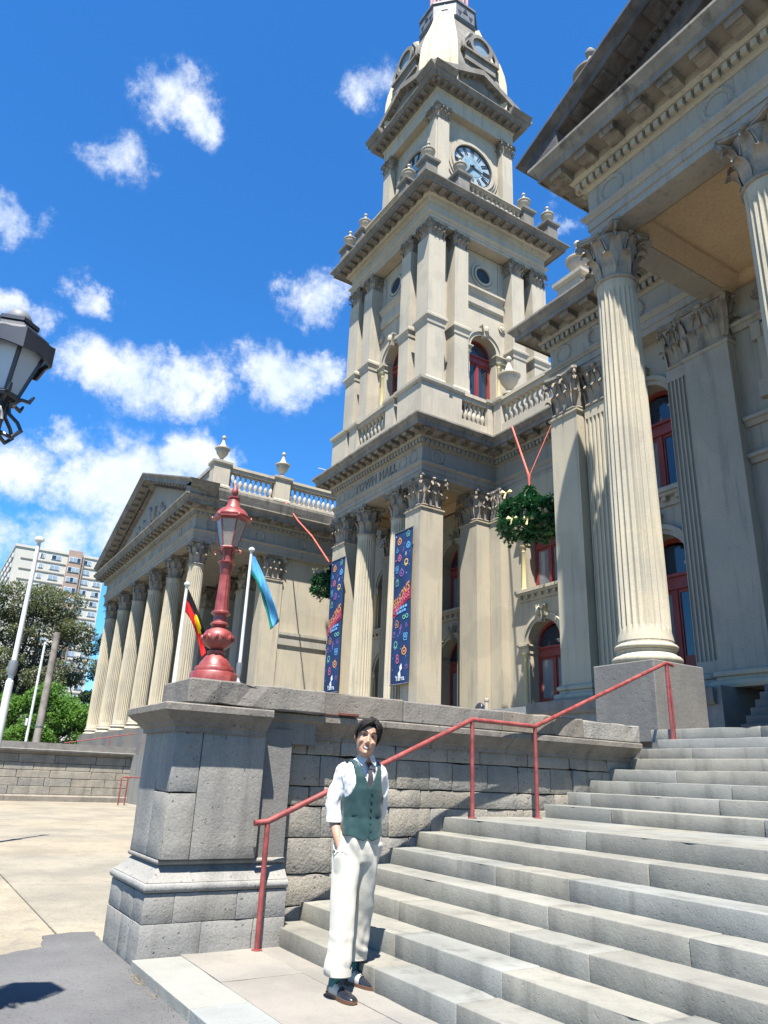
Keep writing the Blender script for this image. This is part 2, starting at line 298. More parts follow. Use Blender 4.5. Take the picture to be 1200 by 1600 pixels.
# ------------------------------------------------------------------ mesh helpers
class MB:
    """collects geometry for ONE mesh"""
    def __init__(s): s.v = []; s.f = []
    def add(s, vs, fs):
        n = len(s.v); s.v.extend([tuple(p) for p in vs]); s.f.extend([tuple(i+n for i in f) for f in fs]); return s
    def box(s, x0, x1, y0, y1, z0, z1):
        return s.add([(x0,y0,z0),(x1,y0,z0),(x1,y1,z0),(x0,y1,z0),(x0,y0,z1),(x1,y0,z1),(x1,y1,z1),(x0,y1,z1)],
                     [(3,2,1,0),(4,5,6,7),(0,1,5,4),(1,2,6,5),(2,3,7,6),(3,0,4,7)])
    def cbox(s, x0, x1, y0, y1, z0, z1, c=0.01, jit=0.0):
        """box with chamfered edges (24 verts)"""
        X, Y, Z = (x0, x1), (y0, y1), (z0, z1); vs = []; idx = {}
        for i in (0, 1):
            for j in (0, 1):
                for k in (0, 1):
                    for a in range(3):
                        p = [X[i] + (0 if a == 0 else (c if i == 0 else -c)),
                             Y[j] + (0 if a == 1 else (c if j == 0 else -c)),
                             Z[k] + (0 if a == 2 else (c if k == 0 else -c))]
                        if jit: p = [q + random.uniform(-jit, jit) for q in p]
                        idx[i, j, k, a] = len(vs); vs.append(p)
        g = lambda i, j, k, a: idx[i, j, k, a]
        fs = []
        for i in (0, 1):
            q = [g(i,0,0,0), g(i,1,0,0), g(i,1,1,0), g(i,0,1,0)]; fs.append(q if i else q[::-1])
            q = [g(0,i,0,1), g(0,i,1,1), g(1,i,1,1), g(1,i,0,1)]; fs.append(q if i else q[::-1])
            q = [g(0,0,i,2), g(1,0,i,2), g(1,1,i,2), g(0,1,i,2)]; fs.append(q if i else q[::-1])
        for j in (0, 1):
            for k in (0, 1):
                q = [g(0,j,k,1), g(1,j,k,1), g(1,j,k,2), g(0,j,k,2)]; fs.append(q if (j+k) % 2 == 0 else q[::-1])
                q = [g(j,0,k,0), g(j,1,k,0), g(j,1,k,2), g(j,0,k,2)]; fs.append(q if (j+k) % 2 else q[::-1])
                q = [g(j,k,0,0), g(j,k,1,0), g(j,k,1,1), g(j,k,0,1)]; fs.append(q if (j+k) % 2 == 0 else q[::-1])
        for i in (0, 1):
            for j in (0, 1):
                for k in (0, 1):
                    q = [g(i,j,k,0), g(i,j,k,1), g(i,j,k,2)]; fs.append(q if (i+j+k) % 2 else q[::-1])
        return s.add(vs, fs)
    def rough(s, x0, x1, y0, y1, z0, z1, c=0.012, cell=0.14, amp=0.005, seed=0.0, chip=0.0):
        """rounded, slightly uneven block: every face a small grid pushed about by noise"""
        lo = Vector((x0+c, y0+c, z0+c)); hi = Vector((x1-c, y1-c, z1-c))
        N = [max(1, min(9, int(round((b-a)/cell)))) for a, b in ((x0, x1), (y0, y1), (z0, z1))]
        A = []
        for (a, b), n in zip(((x0, x1), (y0, y1), (z0, z1)), N):
            A.append([a, a+c*0.9] + [a+(b-a)*i/n for i in range(1, n)] + [b-c*0.9, b])
        idx = {}; vs = []; fs = []
        def P(i, j, k):
            if (i, j, k) in idx: return idx[i, j, k]
            p = Vector((A[0][i], A[1][j], A[2][k])); q = Vector([min(max(p[t], lo[t]), hi[t]) for t in range(3)]); d = p-q
            if d.length > 1e-6: p = q+d.normalized()*min(d.length, c)
            nz = mnoise.noise(p*7.0+Vector((seed, seed*1.7, 0)))+0.6*mnoise.noise(p*19.0+Vector((seed, 0, seed)))
            edge = sum(1 for t in range(3) if abs(d[t]) > 1e-6)
            dirn = d.normalized() if d.length > 1e-6 else Vector((0, 0, 0))
            p = p+dirn*(amp*nz)
            if chip and edge >= 2:
                ch = mnoise.noise(p*5.0+Vector((seed*3, 0, seed)))
                if ch > 0.30: p = p-dirn*chip*min(1, (ch-0.30)*5)
            idx[i, j, k] = len(vs); vs.append(p); return idx[i, j, k]
        L = [len(a)-1 for a in A]
        for ax in range(3):
            u, v = (ax+1) % 3, (ax+2) % 3
            for side in (0, L[ax]):
                for i in range(L[u]):
                    for j in range(L[v]):
                        quad = []
                        for di, dj in ((0, 0), (1, 0), (1, 1), (0, 1)):
                            t = [0, 0, 0]; t[ax] = side; t[u] = i+di; t[v] = j+dj; quad.append(P(*t))
                        fs.append(tuple(quad) if side else tuple(quad[::-1]))
        return s.add(vs, fs)
    def lathe(s, prof, seg=16, c=(0, 0), a0=0.0, flat=False, caps=True):
        n = len(prof); vs = []
        for r, z in prof:
            for k in range(seg):
                t = a0 + 2*pi*k/seg; vs.append((c[0]+r*cos(t), c[1]+r*sin(t), z))
        fs = []
        for i in range(n-1):
            for k in range(seg):
                k2 = (k+1) % seg; fs.append((i*seg+k, i*seg+k2, (i+1)*seg+k2, (i+1)*seg+k))
        if caps:
            fs.append(tuple(range(seg))[::-1]); fs.append(tuple((n-1)*seg+k for k in range(seg)))
        return s.add(vs, fs)
    def loft(s, rings, caps=True):
        """rings: list of equal-length loops of points"""
        m = len(rings[0]); vs = [p for r in rings for p in r]; fs = []
        for i in range(len(rings)-1):
            for k in range(m):
                k2 = (k+1) % m; fs.append((i*m+k, i*m+k2, (i+1)*m+k2, (i+1)*m+k))
        if caps:
            fs.append(tuple(range(m))[::-1]); fs.append(tuple((len(rings)-1)*m+k for k in range(m)))
        return s.add(vs, fs)
    def tube(s, pts, r, seg=8, caps=True):
        pts = [Vector(p) for p in pts]; rings = []; n = len(pts); up = None
        for i in range(n):
            d = (pts[min(i+1, n-1)] - pts[max(i-1, 0)]).normalized()
            if up is None: up = Vector((0, 0, 1)) if abs(d.z) < 0.9 else Vector((1, 0, 0))
            a = d.cross(up)
            if a.length < 1e-5: a = d.cross(Vector((0, 1, 0.1)))
            a.normalize(); b = a.cross(d).normalized(); up = b
            rr = r[i] if isinstance(r, (list, tuple)) else r
            rings.append([pts[i] + (a*cos(2*pi*k/seg) + b*sin(2*pi*k/seg))*rr for k in range(seg)])
        return s.loft(rings, caps)
    def prism(s, poly, o, ux, uy, depth):
        """2-D polygon (CCW seen from +n) extruded by depth along n = ux x uy"""
        o = Vector(o); ux = Vector(ux); uy = Vector(uy); n = ux.cross(uy).normalized(); m = len(poly)
        a = [o + ux*p[0] + uy*p[1] for p in poly]; b = [p + n*depth for p in a]
        fs = [tuple(range(m))[::-1], tuple(range(m, 2*m))] + [(k, (k+1) % m, m+(k+1) % m, m+k) for k in range(m)]
        return s.add(a+b, fs)
    def sweep(s, prof, path, closed=False):
        """closed profile [(out,z)] swept along plan path; out = right-hand side"""
        n = len(path); P = [Vector(p) for p in path]; offs = []
        for i in range(n):
            dn = []
            if closed or i > 0: dn.append((P[i]-P[i-1]).normalized())
            if closed or i < n-1: dn.append((P[(i+1) % n]-P[i]).normalized())
            ns = [Vector((d.y, -d.x)) for d in dn]
            if len(ns) == 1: offs.append(ns[0])
            else:
                m = ns[0]+ns[1]; m.normalize(); offs.append(m/max(0.2, m.dot(ns[0])))
        rings = [[(P[i].x+offs[i].x*o, P[i].y+offs[i].y*o, z) for o, z in prof] for i in range(n)]
        if closed:
            m = len(prof); vs = [p for r in rings for p in r]; fs = []
            for i in range(n):
                j = (i+1) % n
                for k in range(m):
                    k2 = (k+1) % m; fs.append((i*m+k, j*m+k, j*m+k2, i*m+k2))
            return s.add(vs, fs)
        m = len(prof); vs = [p for r in rings for p in r]; fs = []
        for i in range(n-1):
            for k in range(m):
                k2 = (k+1) % m; fs.append((i*m+k, (i+1)*m+k, (i+1)*m+k2, i*m+k2))
        fs.append(tuple(range(m))); fs.append(tuple((n-1)*m+k for k in range(m))[::-1])
        return s.add(vs, fs)
    def arch(s, xc, zc, r0, r1, y0, y1, a0=0.0, a1=pi, seg=18):
        """half ring in the local wall plane (x, z), from depth y0 to y1"""
        vs = []; fs = []
        for i in range(seg+1):
            t = a0+(a1-a0)*i/seg; c, d = cos(t), sin(t)
            vs += [(xc+r0*c, y0, zc+r0*d), (xc+r1*c, y0, zc+r1*d), (xc+r1*c, y1, zc+r1*d), (xc+r0*c, y1, zc+r0*d)]
        for i in range(seg):
            for k in range(4):
                k2 = (k+1) % 4; fs.append((i*4+k, i*4+k2, (i+1)*4+k2, (i+1)*4+k))
        fs.append((3, 2, 1, 0)); fs.append(tuple(seg*4+k for k in range(4)))
        return s.add(vs, fs)
    def halfdisc(s, xc, zc, r, y0, y1, seg=18, full=False):
        n = seg; pts = [(xc+r*cos((2*pi if full else pi)*i/n), zc+r*sin((2*pi if full else pi)*i/n)) for i in range(n if full else n+1)]
        m = len(pts)
        vs = [(x, y0, z) for x, z in pts] + [(x, y1, z) for x, z in pts]
        return s.add(vs, [tuple(range(m)), tuple(range(m, 2*m))[::-1]] + [(k, (k+1) % m, m+(k+1) % m, m+k) for k in range(m)])
    def spandrel(s, xc, w, zc, ztop, y0, y1, seg=18):
        """wall piece between an arch of half width w sprung at zc and the level ztop"""
        vs = []; fs = []
        for i in range(seg+1):
            t = pi*i/seg; x, z = xc+w*cos(t), zc+w*sin(t)
            vs += [(x, y0, z), (x, y0, ztop), (x, y1, ztop), (x, y1, z)]
        for i in range(seg):
            for k in range(4):
                k2 = (k+1) % 4; fs.append((i*4+k, i*4+k2, (i+1)*4+k2, (i+1)*4+k))
        return s.add(vs, fs)
    def xform(s, M, start=0):
        for i in range(start, len(s.v)): s.v[i] = tuple(M @ Vector(s.v[i]))
        return s
    def merge(s, o, M=None):
        vs = o.v if M is None else [tuple(M @ Vector(p)) for p in o.v]
        return s.add(vs, o.f)
    def mesh(s, name, mat, smooth=None):
        me = bpy.data.meshes.new(name); me.from_pydata(s.v, [], s.f); me.update()
        bm = bmesh.new(); bm.from_mesh(me); bmesh.ops.recalc_face_normals(bm, faces=bm.faces); bm.to_mesh(me); bm.free()
        if isinstance(mat, str): me.materials.append(MATS[mat])
        elif mat: [me.materials.append(MATS[m]) for m in mat]
        if smooth is not None:
            me.shade_smooth(); me.set_sharp_from_angle(angle=radians(smooth))
        return me

WM = {}
def add(name, data, parent=None, mw=None, **props):
    """link ONE object; data is a mesh or None (an Empty)"""
    o = bpy.data.objects.new(name, data); COL.objects.link(o)
    mw = mw.copy() if mw is not None else Matrix()
    WM[o.name] = mw
    if parent is not None:
        o.parent = parent; o.matrix_basis = WM[parent.name].inverted() @ mw
    else: o.matrix_basis = mw
    for k, v in props.items(): o[k] = v
    return o
def tag(o, label, cat, group=None):
    o['label'] = label; o['category'] = cat
    if group: o['group'] = group
    return o
def T(x, y, z, rz=0.0, s=1.0):
    M = Matrix.Translation((x, y, z)) @ Matrix.Rotation(rz, 4, 'Z')
    if s != 1.0: M = M @ Matrix.Diagonal((s, s, s, 1) if isinstance(s, (int, float)) else (*s, 1))
    return M
def thing(name, loc, label, cat, group=None, rz=0.0):
    return tag(add(name, None, None, T(*loc, rz)), label, cat, group)
# ================================================================== GROUND
RX = -6.55         # inner face of the stair wall
g = MB(); g.box(-900, 900, -900, 900, -1.0, -0.16)
add('ground', g.mesh('ground', 'dirt'), kind='structure')

fc = add('forecourt', MB().box(-60, 3, -26, 30, -0.15, -0.105).mesh('forecourt', 'concrete'), kind='structure')
xs = [-8.15-3.05*i for i in range(0, 15)]; ys = [1.58+3.1*j for j in range(-6, 9)]
for i in range(len(xs)-1):
    for j in range(len(ys)-1):
        if xs[i+1] < -24 and ys[j] > 12: continue
        m = MB().cbox(xs[i+1]+0.008, xs[i]-0.008, ys[j]+0.008, ys[j+1]-0.008, -0.12, -0.075+random.uniform(-0.0015, 0.0015), 0.008)
        add('concrete_slab', m.mesh('concrete_slab', 'concrete'), fc)
m = MB().cbox(-8.134, -6.9, 1.59, 4.6, -0.12, -0.075, 0.008); add('concrete_slab', m.mesh('concrete_slab', 'concrete'), fc)
m = MB().cbox(-8.134, -6.0, -1.5, 1.57, -0.12, -0.0755, 0.008); add('concrete_slab', m.mesh('concrete_slab', 'concrete'), fc)

# asphalt drive with a ragged edge against the concrete
edge = [(-7.30, 1.86), (-7.78, 1.88), (-7.80, 1.70), (-7.72, 1.44), (-7.30, 1.38), (-7.18, 1.16), (-7.10, 1.03), (-6.92, 0.66), (-6.72, 0.28), (-6.45, -0.2), (-6.1, -0.9), (-5.5, -2.2), (-4.5, -4.5), (-3.0, -9), (-1, -26)]
ep = []
for a, b in zip(edge[:-1], edge[1:]):
    n = max(1, int(sqrt((a[0]-b[0])**2+(a[1]-b[1])**2)/0.07))
    for k in range(n):
        t = k/n; ep.append((a[0]+(b[0]-a[0])*t+random.uniform(-0.012, 0.012), a[1]+(b[1]-a[1])*t+random.uniform(-0.012, 0.012)))
poly = ep + [(30, -26), (30, 1.86)]
add('asphalt_drive', MB().prism(poly, (0, 0, -0.10), (1, 0, 0), (0, 1, 0), 0.03).mesh('asphalt_drive', 'asphalt'), kind='structure')

# paved landing at the foot of the steps: a kerb row and two rows of slabs
pv = add('pavement', MB().box(-6.3, 14, 1.86, 3.4, -0.14, -0.035).mesh('pavement', 'bluestone_plinth'), kind='structure')
def slab_row(y0, y1, cuts, mat, name, dz=0.0):
    for a, b in zip(cuts[:-1], cuts[1:]):
        m = MB().rough(a+0.004, b-0.004, y0+0.003, y1-0.003, -0.10, dz+random.uniform(-0.003, 0.003), 0.006, 0.16, 0.0012, a*2+y0, 0.003)
        add(name, m.mesh(name, mat), pv)
slab_row(1.815, 2.20, [-6.24, -4.92, -3.7, -2.35, -1.1, 0.3, 1.7, 3.1, 4.5, 6, 7.5, 9, 10.5, 12], 'kerb_stone', 'kerb_stone')
slab_row(2.20, 2.83, [-6.32, -5.42, -4.3, -3.2, -2.1, -0.9, 0.3, 1.5, 2.7, 3.9, 5.1, 6.3, 7.5, 9, 10.5, 12], 'paving_stone', 'paving_slab')
slab_row(2.83, 3.06, [-6.36, -5.0, -3.55, -2.3, -1.0, 0.3, 1.5, 2.9, 4.3, 5.7, 7.1, 8.5, 10, 12], 'paving_stone', 'paving_slab')

# dry straw caught in the kerb joint
ds = MB()
for c, n in ((-6.02, 16), (-5.85, 9), (-5.5, 5), (-5.2, 4)):
    for k in range(n):
        x = c+random.gauss(0, 0.07); y = 1.80+random.gauss(0, 0.018); a = random.uniform(0, 2*pi); l = random.uniform(0.03, 0.09)
        tip = (x+cos(a)*l*0.7, y-abs(sin(a))*l*0.6, -0.07+random.uniform(0.005, 0.06)); w = 0.0025
        ds.add([(x-w, y, -0.07), (x+w, y, -0.07), (x+w*0.3+(tip[0]-x)*0.5, (y+tip[1])/2, (tip[2]-0.07)/2+0.01), tip], [(0, 1, 2), (0, 2, 3), (2, 1, 3)])
o = add('dry_grass', ds.mesh('dry_grass', 'dry_straw'), kind='stuff')
tag(o, 'dry straw caught in the gap between kerb stone and asphalt', 'dry grass')

# ================================================================== STEPS
ST_Y = [3.03+0.31*k for k in range(7)]; ST_Z = [0.1425*(k+1) for k in range(7)]
ST_Y += [6.33+0.365*k for k in range(7)] + [8.66]; ST_Z += [0.9975+0.1385*(k+1) for k in range(8)]
steps = thing('stone_steps', (-2, 3.03, 0), 'wide flight of pale grey stone steps rising to the columned portico', 'steps')
core = MB()
for k in range(15):
    core.box(RX-0.3, 9, ST_Y[k]+0.08, 13.2, -0.1 if k == 0 else ST_Z[k-1]-0.02, ST_Z[k]-0.03)
add('step_core', core.mesh('step_core', 'bluestone_plinth'), steps)
CUTS = {0: [-6.47, -4.78, -3.9, -2.4], 1: [-6.66, -5.02, -3.86, -2.78, -1.6], 2: [-6.7, -5.45, -4.14, -3.46, -2.0], 3: [-6.66, -4.1, -3.0, -1.7],
        4: [-6.63, -5.0, -4.2, -2.6], 5: [-6.6, -3.75, -2.2], 6: [-6.52, -4.6, -2.9, -1.2], 7: [-6.52, -5.6, -3.95, -2.0], 8: [-6.53, -6.2, -4.6, -2.1],
        9: [-6.54, -4.7, -2.6], 10: [-6.55, -5.6, -3.3], 11: [-6.55, -4.6, -2.2], 12: [-6.55, -5.9, -3.6], 13: [-6.55, -5.0, -2.7], 14: [-6.9, -5.3, -2.9]}
for k in range(15):
    cs = CUTS[k][:]
    cs[0] = RX-0.12 if k < 14 else -6.88
    if 0 < k < 6: cs[0] = RX-0.08
    if k == 0: cs[0] = -6.5
    while cs[-1] < 7: cs.append(cs[-1]+random.uniform(1.1, 1.9))
    y1 = ST_Y[k+1]+0.12 if k < 14 else ST_Y[k]+1.0
    if k == 6: y1 = ST_Y[6]+0.5
    z0 = (ST_Z[k-1] if k else 0)-0.05
    for a, b in zip(cs[:-1], cs[1:]):
        ja = random.uniform(-0.004, 0.004)
        m = MB().rough(a+0.0015, b-0.0015, ST_Y[k]+ja, y1, z0, ST_Z[k]+random.uniform(-0.003, 0.001), 0.007, 0.14, 0.0016, k*3.1+a, 0.010)
        add('step_stone', m.mesh('step_stone', 'step_stone', 50), steps)
# landing slabs between the two flights
yy = [ST_Y[6]+0.503, ST_Y[6]+0.95, ST_Y[7]+0.1]
for j in range(2):
    cs = [RX-0.1, -5.7+0.4*j, -4.4, -3.2+0.3*j, -2.0, -0.8, 0.5, 2, 3.5, 5, 7]
    for a, b in zip(cs[:-1], cs[1:]):
        m = MB().cbox(a+0.003, b-0.003, yy[j]+0.003, yy[j+1]-0.003, ST_Z[6]-0.1, ST_Z[6]+random.uniform(-0.002, 0.001), 0.006)
        add('landing_slab', m.mesh('landing_slab', 'step_stone'), steps)
# darker inner flight up to the podium between the column plinths
for k in range(7):
    y = 11.25+0.16*k
    m = MB().cbox(-7.3, 8, y, y+0.3 if k < 6 else 12.6, ST_Z[14]-0.05 if k == 0 else ST_Z[14]+0.142*k-0.05, ST_Z[14]+0.142*(k+1), 0.008)
    add('upper_step', m.mesh('upper_step', 'bluestone_plinth'), steps)

# ================================================================== STAIR WALL with lamp pedestal
sw = thing('stair_wall', (-6.9, 5, 0), 'weathered bluestone stair wall ending in a big moulded lamp pedestal beside the steps', 'wall')
X0, X1, Y0, Y1 = -7.32, -6.27, 1.86, 3.06            # base block of the pedestal
add('wall_core', MB().box(-7.3, RX-0.14, 3.0, 8.3, -0.1, 1.72).box(X0+0.12, X1-0.12, Y0+0.12, Y1, -0.1, 1.72).mesh('wall_core', 'bluestone_plinth'), sw)
def stone(x0, x1, y0, y1, z0, z1, mat='bluestone_wall', name='stone', c=0.012, jit=0.003):
    am = 0.0042 if mat == 'bluestone_wall' else 0.0025
    add(name, MB().rough(x0, x1, y0, y1, z0, z1, c, 0.13, am, y0*5+z0*3, 0.012 if mat == 'bluestone_wall' else 0.008).mesh(name, mat, 50), sw)
# base block in two courses of ashlar
for z0, z1, cy, cx in ((-0.12, 0.22, [Y0, 2.34, 2.78, Y1], [X0, -6.85, X1]), (0.22, 0.432, [Y0, 2.1, 2.62, Y1], [X0, -6.95, X1])):
    for a, b in zip(cy[:-1], cy[1:]): stone(X1-0.3, X1+random.uniform(-.002, .002), a+0.0015, b-0.0015, z0+0.0015, z1-0.0015, 'bluestone_ashlar', 'base_block', 0.004, 0.001)
    for a, b in zip(cx[:-1], cx[1:]):
        if b == X1: b = X1-0.302
        stone(a+0.003, b-0.003, Y0+random.uniform(0, .003), Y0+0.3, z0+0.003, z1-0.003, 'bluestone_ashlar', 'base_block', 0.006, 0.001)
# base mouldings (torus, sloped cyma, fillet)
def torus_prof(o, z0, z1, back=-0.25, n=7):
    r = (z1-z0)/2; return [(back, z0)] + [(o-r+r*cos(-pi/2+pi*i/n), z0+r+r*sin(-pi/2+pi*i/n)) for i in range(n+1)] + [(back, z1)]
ppath = [(X0, Y1), (X0, Y0), (X1, Y0), (X1, Y1)]
add('base_moulding', MB().sweep(torus_prof(0.02, 0.432, 0.505), ppath).mesh('base_moulding', 'bluestone_ashlar', 40), sw)
cy_ = [(-0.25, 0.505)] + [(0.0-0.125*(i/8)**0.7+0.012*sin(pi*i/8), 0.505+0.115*i/8) for i in range(9)] + [(-0.25, 0.62)]
add('base_moulding', MB().sweep(cy_, ppath).mesh('base_moulding', 'bluestone_ashlar', 40), sw)
add('base_moulding', MB().sweep(torus_prof(-0.085, 0.62, 0.66), ppath).mesh('base_moulding', 'bluestone_ashlar', 40), sw)
# tapering shaft: three stones on the lit face, two on the front
sx0, sx1, sy0, sy1 = X0+0.12, X1-0.03, Y0+0.09, 2.76
stone(sx1-0.4, sx1, sy0, sy0+0.235, 0.662, 1.16, 'bluestone_ashlar', 'shaft_stone', 0.006, 0.001)
stone(sx1-0.4, sx1-0.002, sy0, sy0+0.235, 1.166, 1.66, 'bluestone_ashlar', 'shaft_stone', 0.006, 0.001)
stone(sx1-0.4, sx1+0.002, sy0+0.241, sy1, 0.662, 1.66, 'bluestone_ashlar', 'shaft_stone', 0.006, 0.001)
stone(sx0, sx1-0.405, sy0+0.002, sy0+0.5, 0.662, 1.66, 'bluestone_ashlar', 'shaft_stone', 0.006, 0.001)
stone(sx0+0.01, sx1-0.405, sy0+0.505, sy1, 0.662, 1.66, 'bluestone_ashlar', 'shaft_stone', 0.006, 0.001)
# cornice: pedestal part projects further than the wall part, then a rough coping
corn = [(-0.2, 1.64), (0.03, 1.64), (0.035, 1.68), (0.07, 1.70), (0.075, 1.715), (0.095, 1.725), (0.12, 1.745), (0.16, 1.765), (0.19, 1.79), (0.215, 1.80), (0.215, 1.85), (0.2, 1.86), (-0.2, 1.872)]
pcp = [(sx0, 3.3), (sx0, sy0), (sx1, sy0), (sx1, 2.745)]
corn = [(o*0.76 if o > 0 else o, z) for o, z in corn]
add('cornice_stone', MB().sweep(corn, pcp).mesh('cornice_stone', 'bluestone_coping', 30), sw)
ycuts = [2.745, 3.66, 4.72, 5.75, 6.75, 7.85]
for a, b in zip(ycuts[:-1], ycuts[1:]):
    off = random.uniform(-0.006, 0.004)
    pr = [(o*(1.12 if o > 0 else 1)+off, z+0.012) for o, z in corn]
    add('cornice_stone', MB().sweep(pr, [(RX, a+0.003), (RX, b-0.003)]).mesh('cornice_stone', 'bluestone_coping', 30), sw)
bx = MB().box(-7.45, RX-0.2, 3.1, 7.85, 1.7, 1.872).box(sx0+0.1, sx1-0.1, sy0+0.1, 3.3, 1.6, 1.868); add('cornice_core', bx.mesh('cornice_core', 'bluestone_coping'), sw)
for a, b, dz in ((2.0, 3.32, 0.0), (3.325, 4.28, 0.012), (4.285, 5.6, 0.006), (5.605, 6.86, 0.012), (6.865, 7.86, 0.0)):
    nm = 'coping_stone'
    m = MB().rough(-7.02, -6.27 if a < 3 else -6.40, a, b, 1.874, 2.085+dz, 0.016, 0.15, 0.006, a*3, 0.025)
    add(nm, m.mesh(nm, 'bluestone_coping' if b < 7 else 'bluestone_wall'), sw)
# coursed rubble of the wall face
courses = [(-0.08, 0.245, [3.07, 3.55]), (0.245, 0.50, [3.07, 3.85, 4.2]), (0.50, 0.80, [3.07, 3.72, 4.45, 5.1]), (0.80, 1.235, [3.07, 3.36, 3.9, 4.62, 5.15, 5.95, 6.5, 7.2, 7.7]),
           (1.235, 1.52, [3.07, 3.45, 4.0, 4.32, 4.72, 5.02, 5.5, 5.95, 6.45, 6.8, 7.3, 7.8, 8.3]), (1.52, 1.66, [3.07, 3.3, 3.66, 4.3, 4.95, 5.4, 6.1, 6.75, 7.4, 8.3])]
courses[2] = (0.50, 0.80, [3.07, 3.62, 4.5, 5.3, 6.2]); courses[3] = (0.80, 1.07, [3.07, 3.5, 4.25, 4.75, 5.5, 6.02, 6.6, 7.3])
courses.insert(4, (1.07, 1.242, [3.07, 3.36, 4.02, 4.62, 5.3, 5.92, 6.5, 7.1, 7.7, 8.3])); courses[5] = (1.242, 1.52, courses[5][2])
for z0, z1, cs in courses:
    for a, b in zip(cs[:-1], cs[1:]):
        pr = random.uniform(-0.012, 0.010)
        stone(RX-0.16, RX+pr, a+0.004, b-0.004, z0+0.0035, z1-0.0035, 'bluestone_wall', 'stone', 0.008, 0.004)
for a, b in ((2.745, 3.07),):
    stone(sx1-0.5, RX+0.02, a+0.02, b, 0.66, 1.64, 'bluestone_wall', 'stone', 0.012, 0.003)
# rusty clamp and a twig on the ledge
rb = MB().rough(-6.40, -6.33, 3.52, 3.72, 1.884, 1.912, 0.006, 0.05, 0.006, 1.0).box(-6.37, -6.355, 3.2, 3.53, 1.886, 1.893)
tag(add('clamp', rb.mesh('clamp', 'rust')), 'rusty red metal clamp lying on the stair wall ledge above the man', 'clamp')

# ================================================================== HANDRAIL
hr = thing('handrail', (-6.3, 3, 0), 'red painted tube handrail climbing the steps along the stone wall', 'handrail')
P1, P2, P3, P4 = Vector((-6.20, 2.80, 0)), Vector((-6.24, 5.04, ST_Z[6])), Vector((-6.34, 6.02, ST_Z[6])), Vector((-6.50, 8.62, ST_Z[13]))
H = 0.955; R_ = 0.0225
tops = [P1+Vector((0, 0, H)), P2+Vector((0, 0, H)), P3+Vector((0, 0, H)), P4+Vector((0, 0, 1.0))]
rail = MB().tube([tops[0]+Vector((0, -0.12, -0.012)), tops[0], tops[1], tops[2], tops[3], tops[3]+Vector((0, 0.14, -0.02))], 0.025, 12)
add('rail', rail.mesh('rail', 'red_rail', 50), hr)
for p, t in zip((P1, P2, P3, P4), tops):
    po = add('post', MB().tube([p, t-Vector((0, 0, 0.02))], R_, 12).mesh('post', 'red_rail', 50), hr)
    add('base_flange', MB().lathe([(0.045, p.z), (0.045, p.z+0.008), (R_, p.z+0.012)], 14, (p.x, p.y)).mesh('base_flange', 'red_rail', 40), po)
b0 = P1+Vector((0, 0.02, 0.50))
add('bracket', MB().tube([b0, (RX-0.0, b0.y+0.02, b0.z)], 0.011, 8).mesh('bracket', 'iron_grey', 50), hr)
add('bracket', MB().tube([P4+Vector((0, .03, 1.0)), P4+Vector((0.02, 0.05, -0.0))], 0.013, 8).mesh('bracket', 'red_rail', 50), hr)
# ================================================================== TOWN HALL
hall = thing('town_hall', (-20, 14, 0), 'grand cream and grey classical town hall with clock tower, colonnaded porticoes and pediments', 'town hall')
ZB, ZA, ZE = 3.1, 11.12, 13.0     # column base, architrave underside, cornice top

def hp(name, mb, mat, parent=None, smooth=None, mw=None):
    return add(name, mb.mesh(name, mat, smooth) if isinstance(mb, MB) else mb, parent or hall, mw)

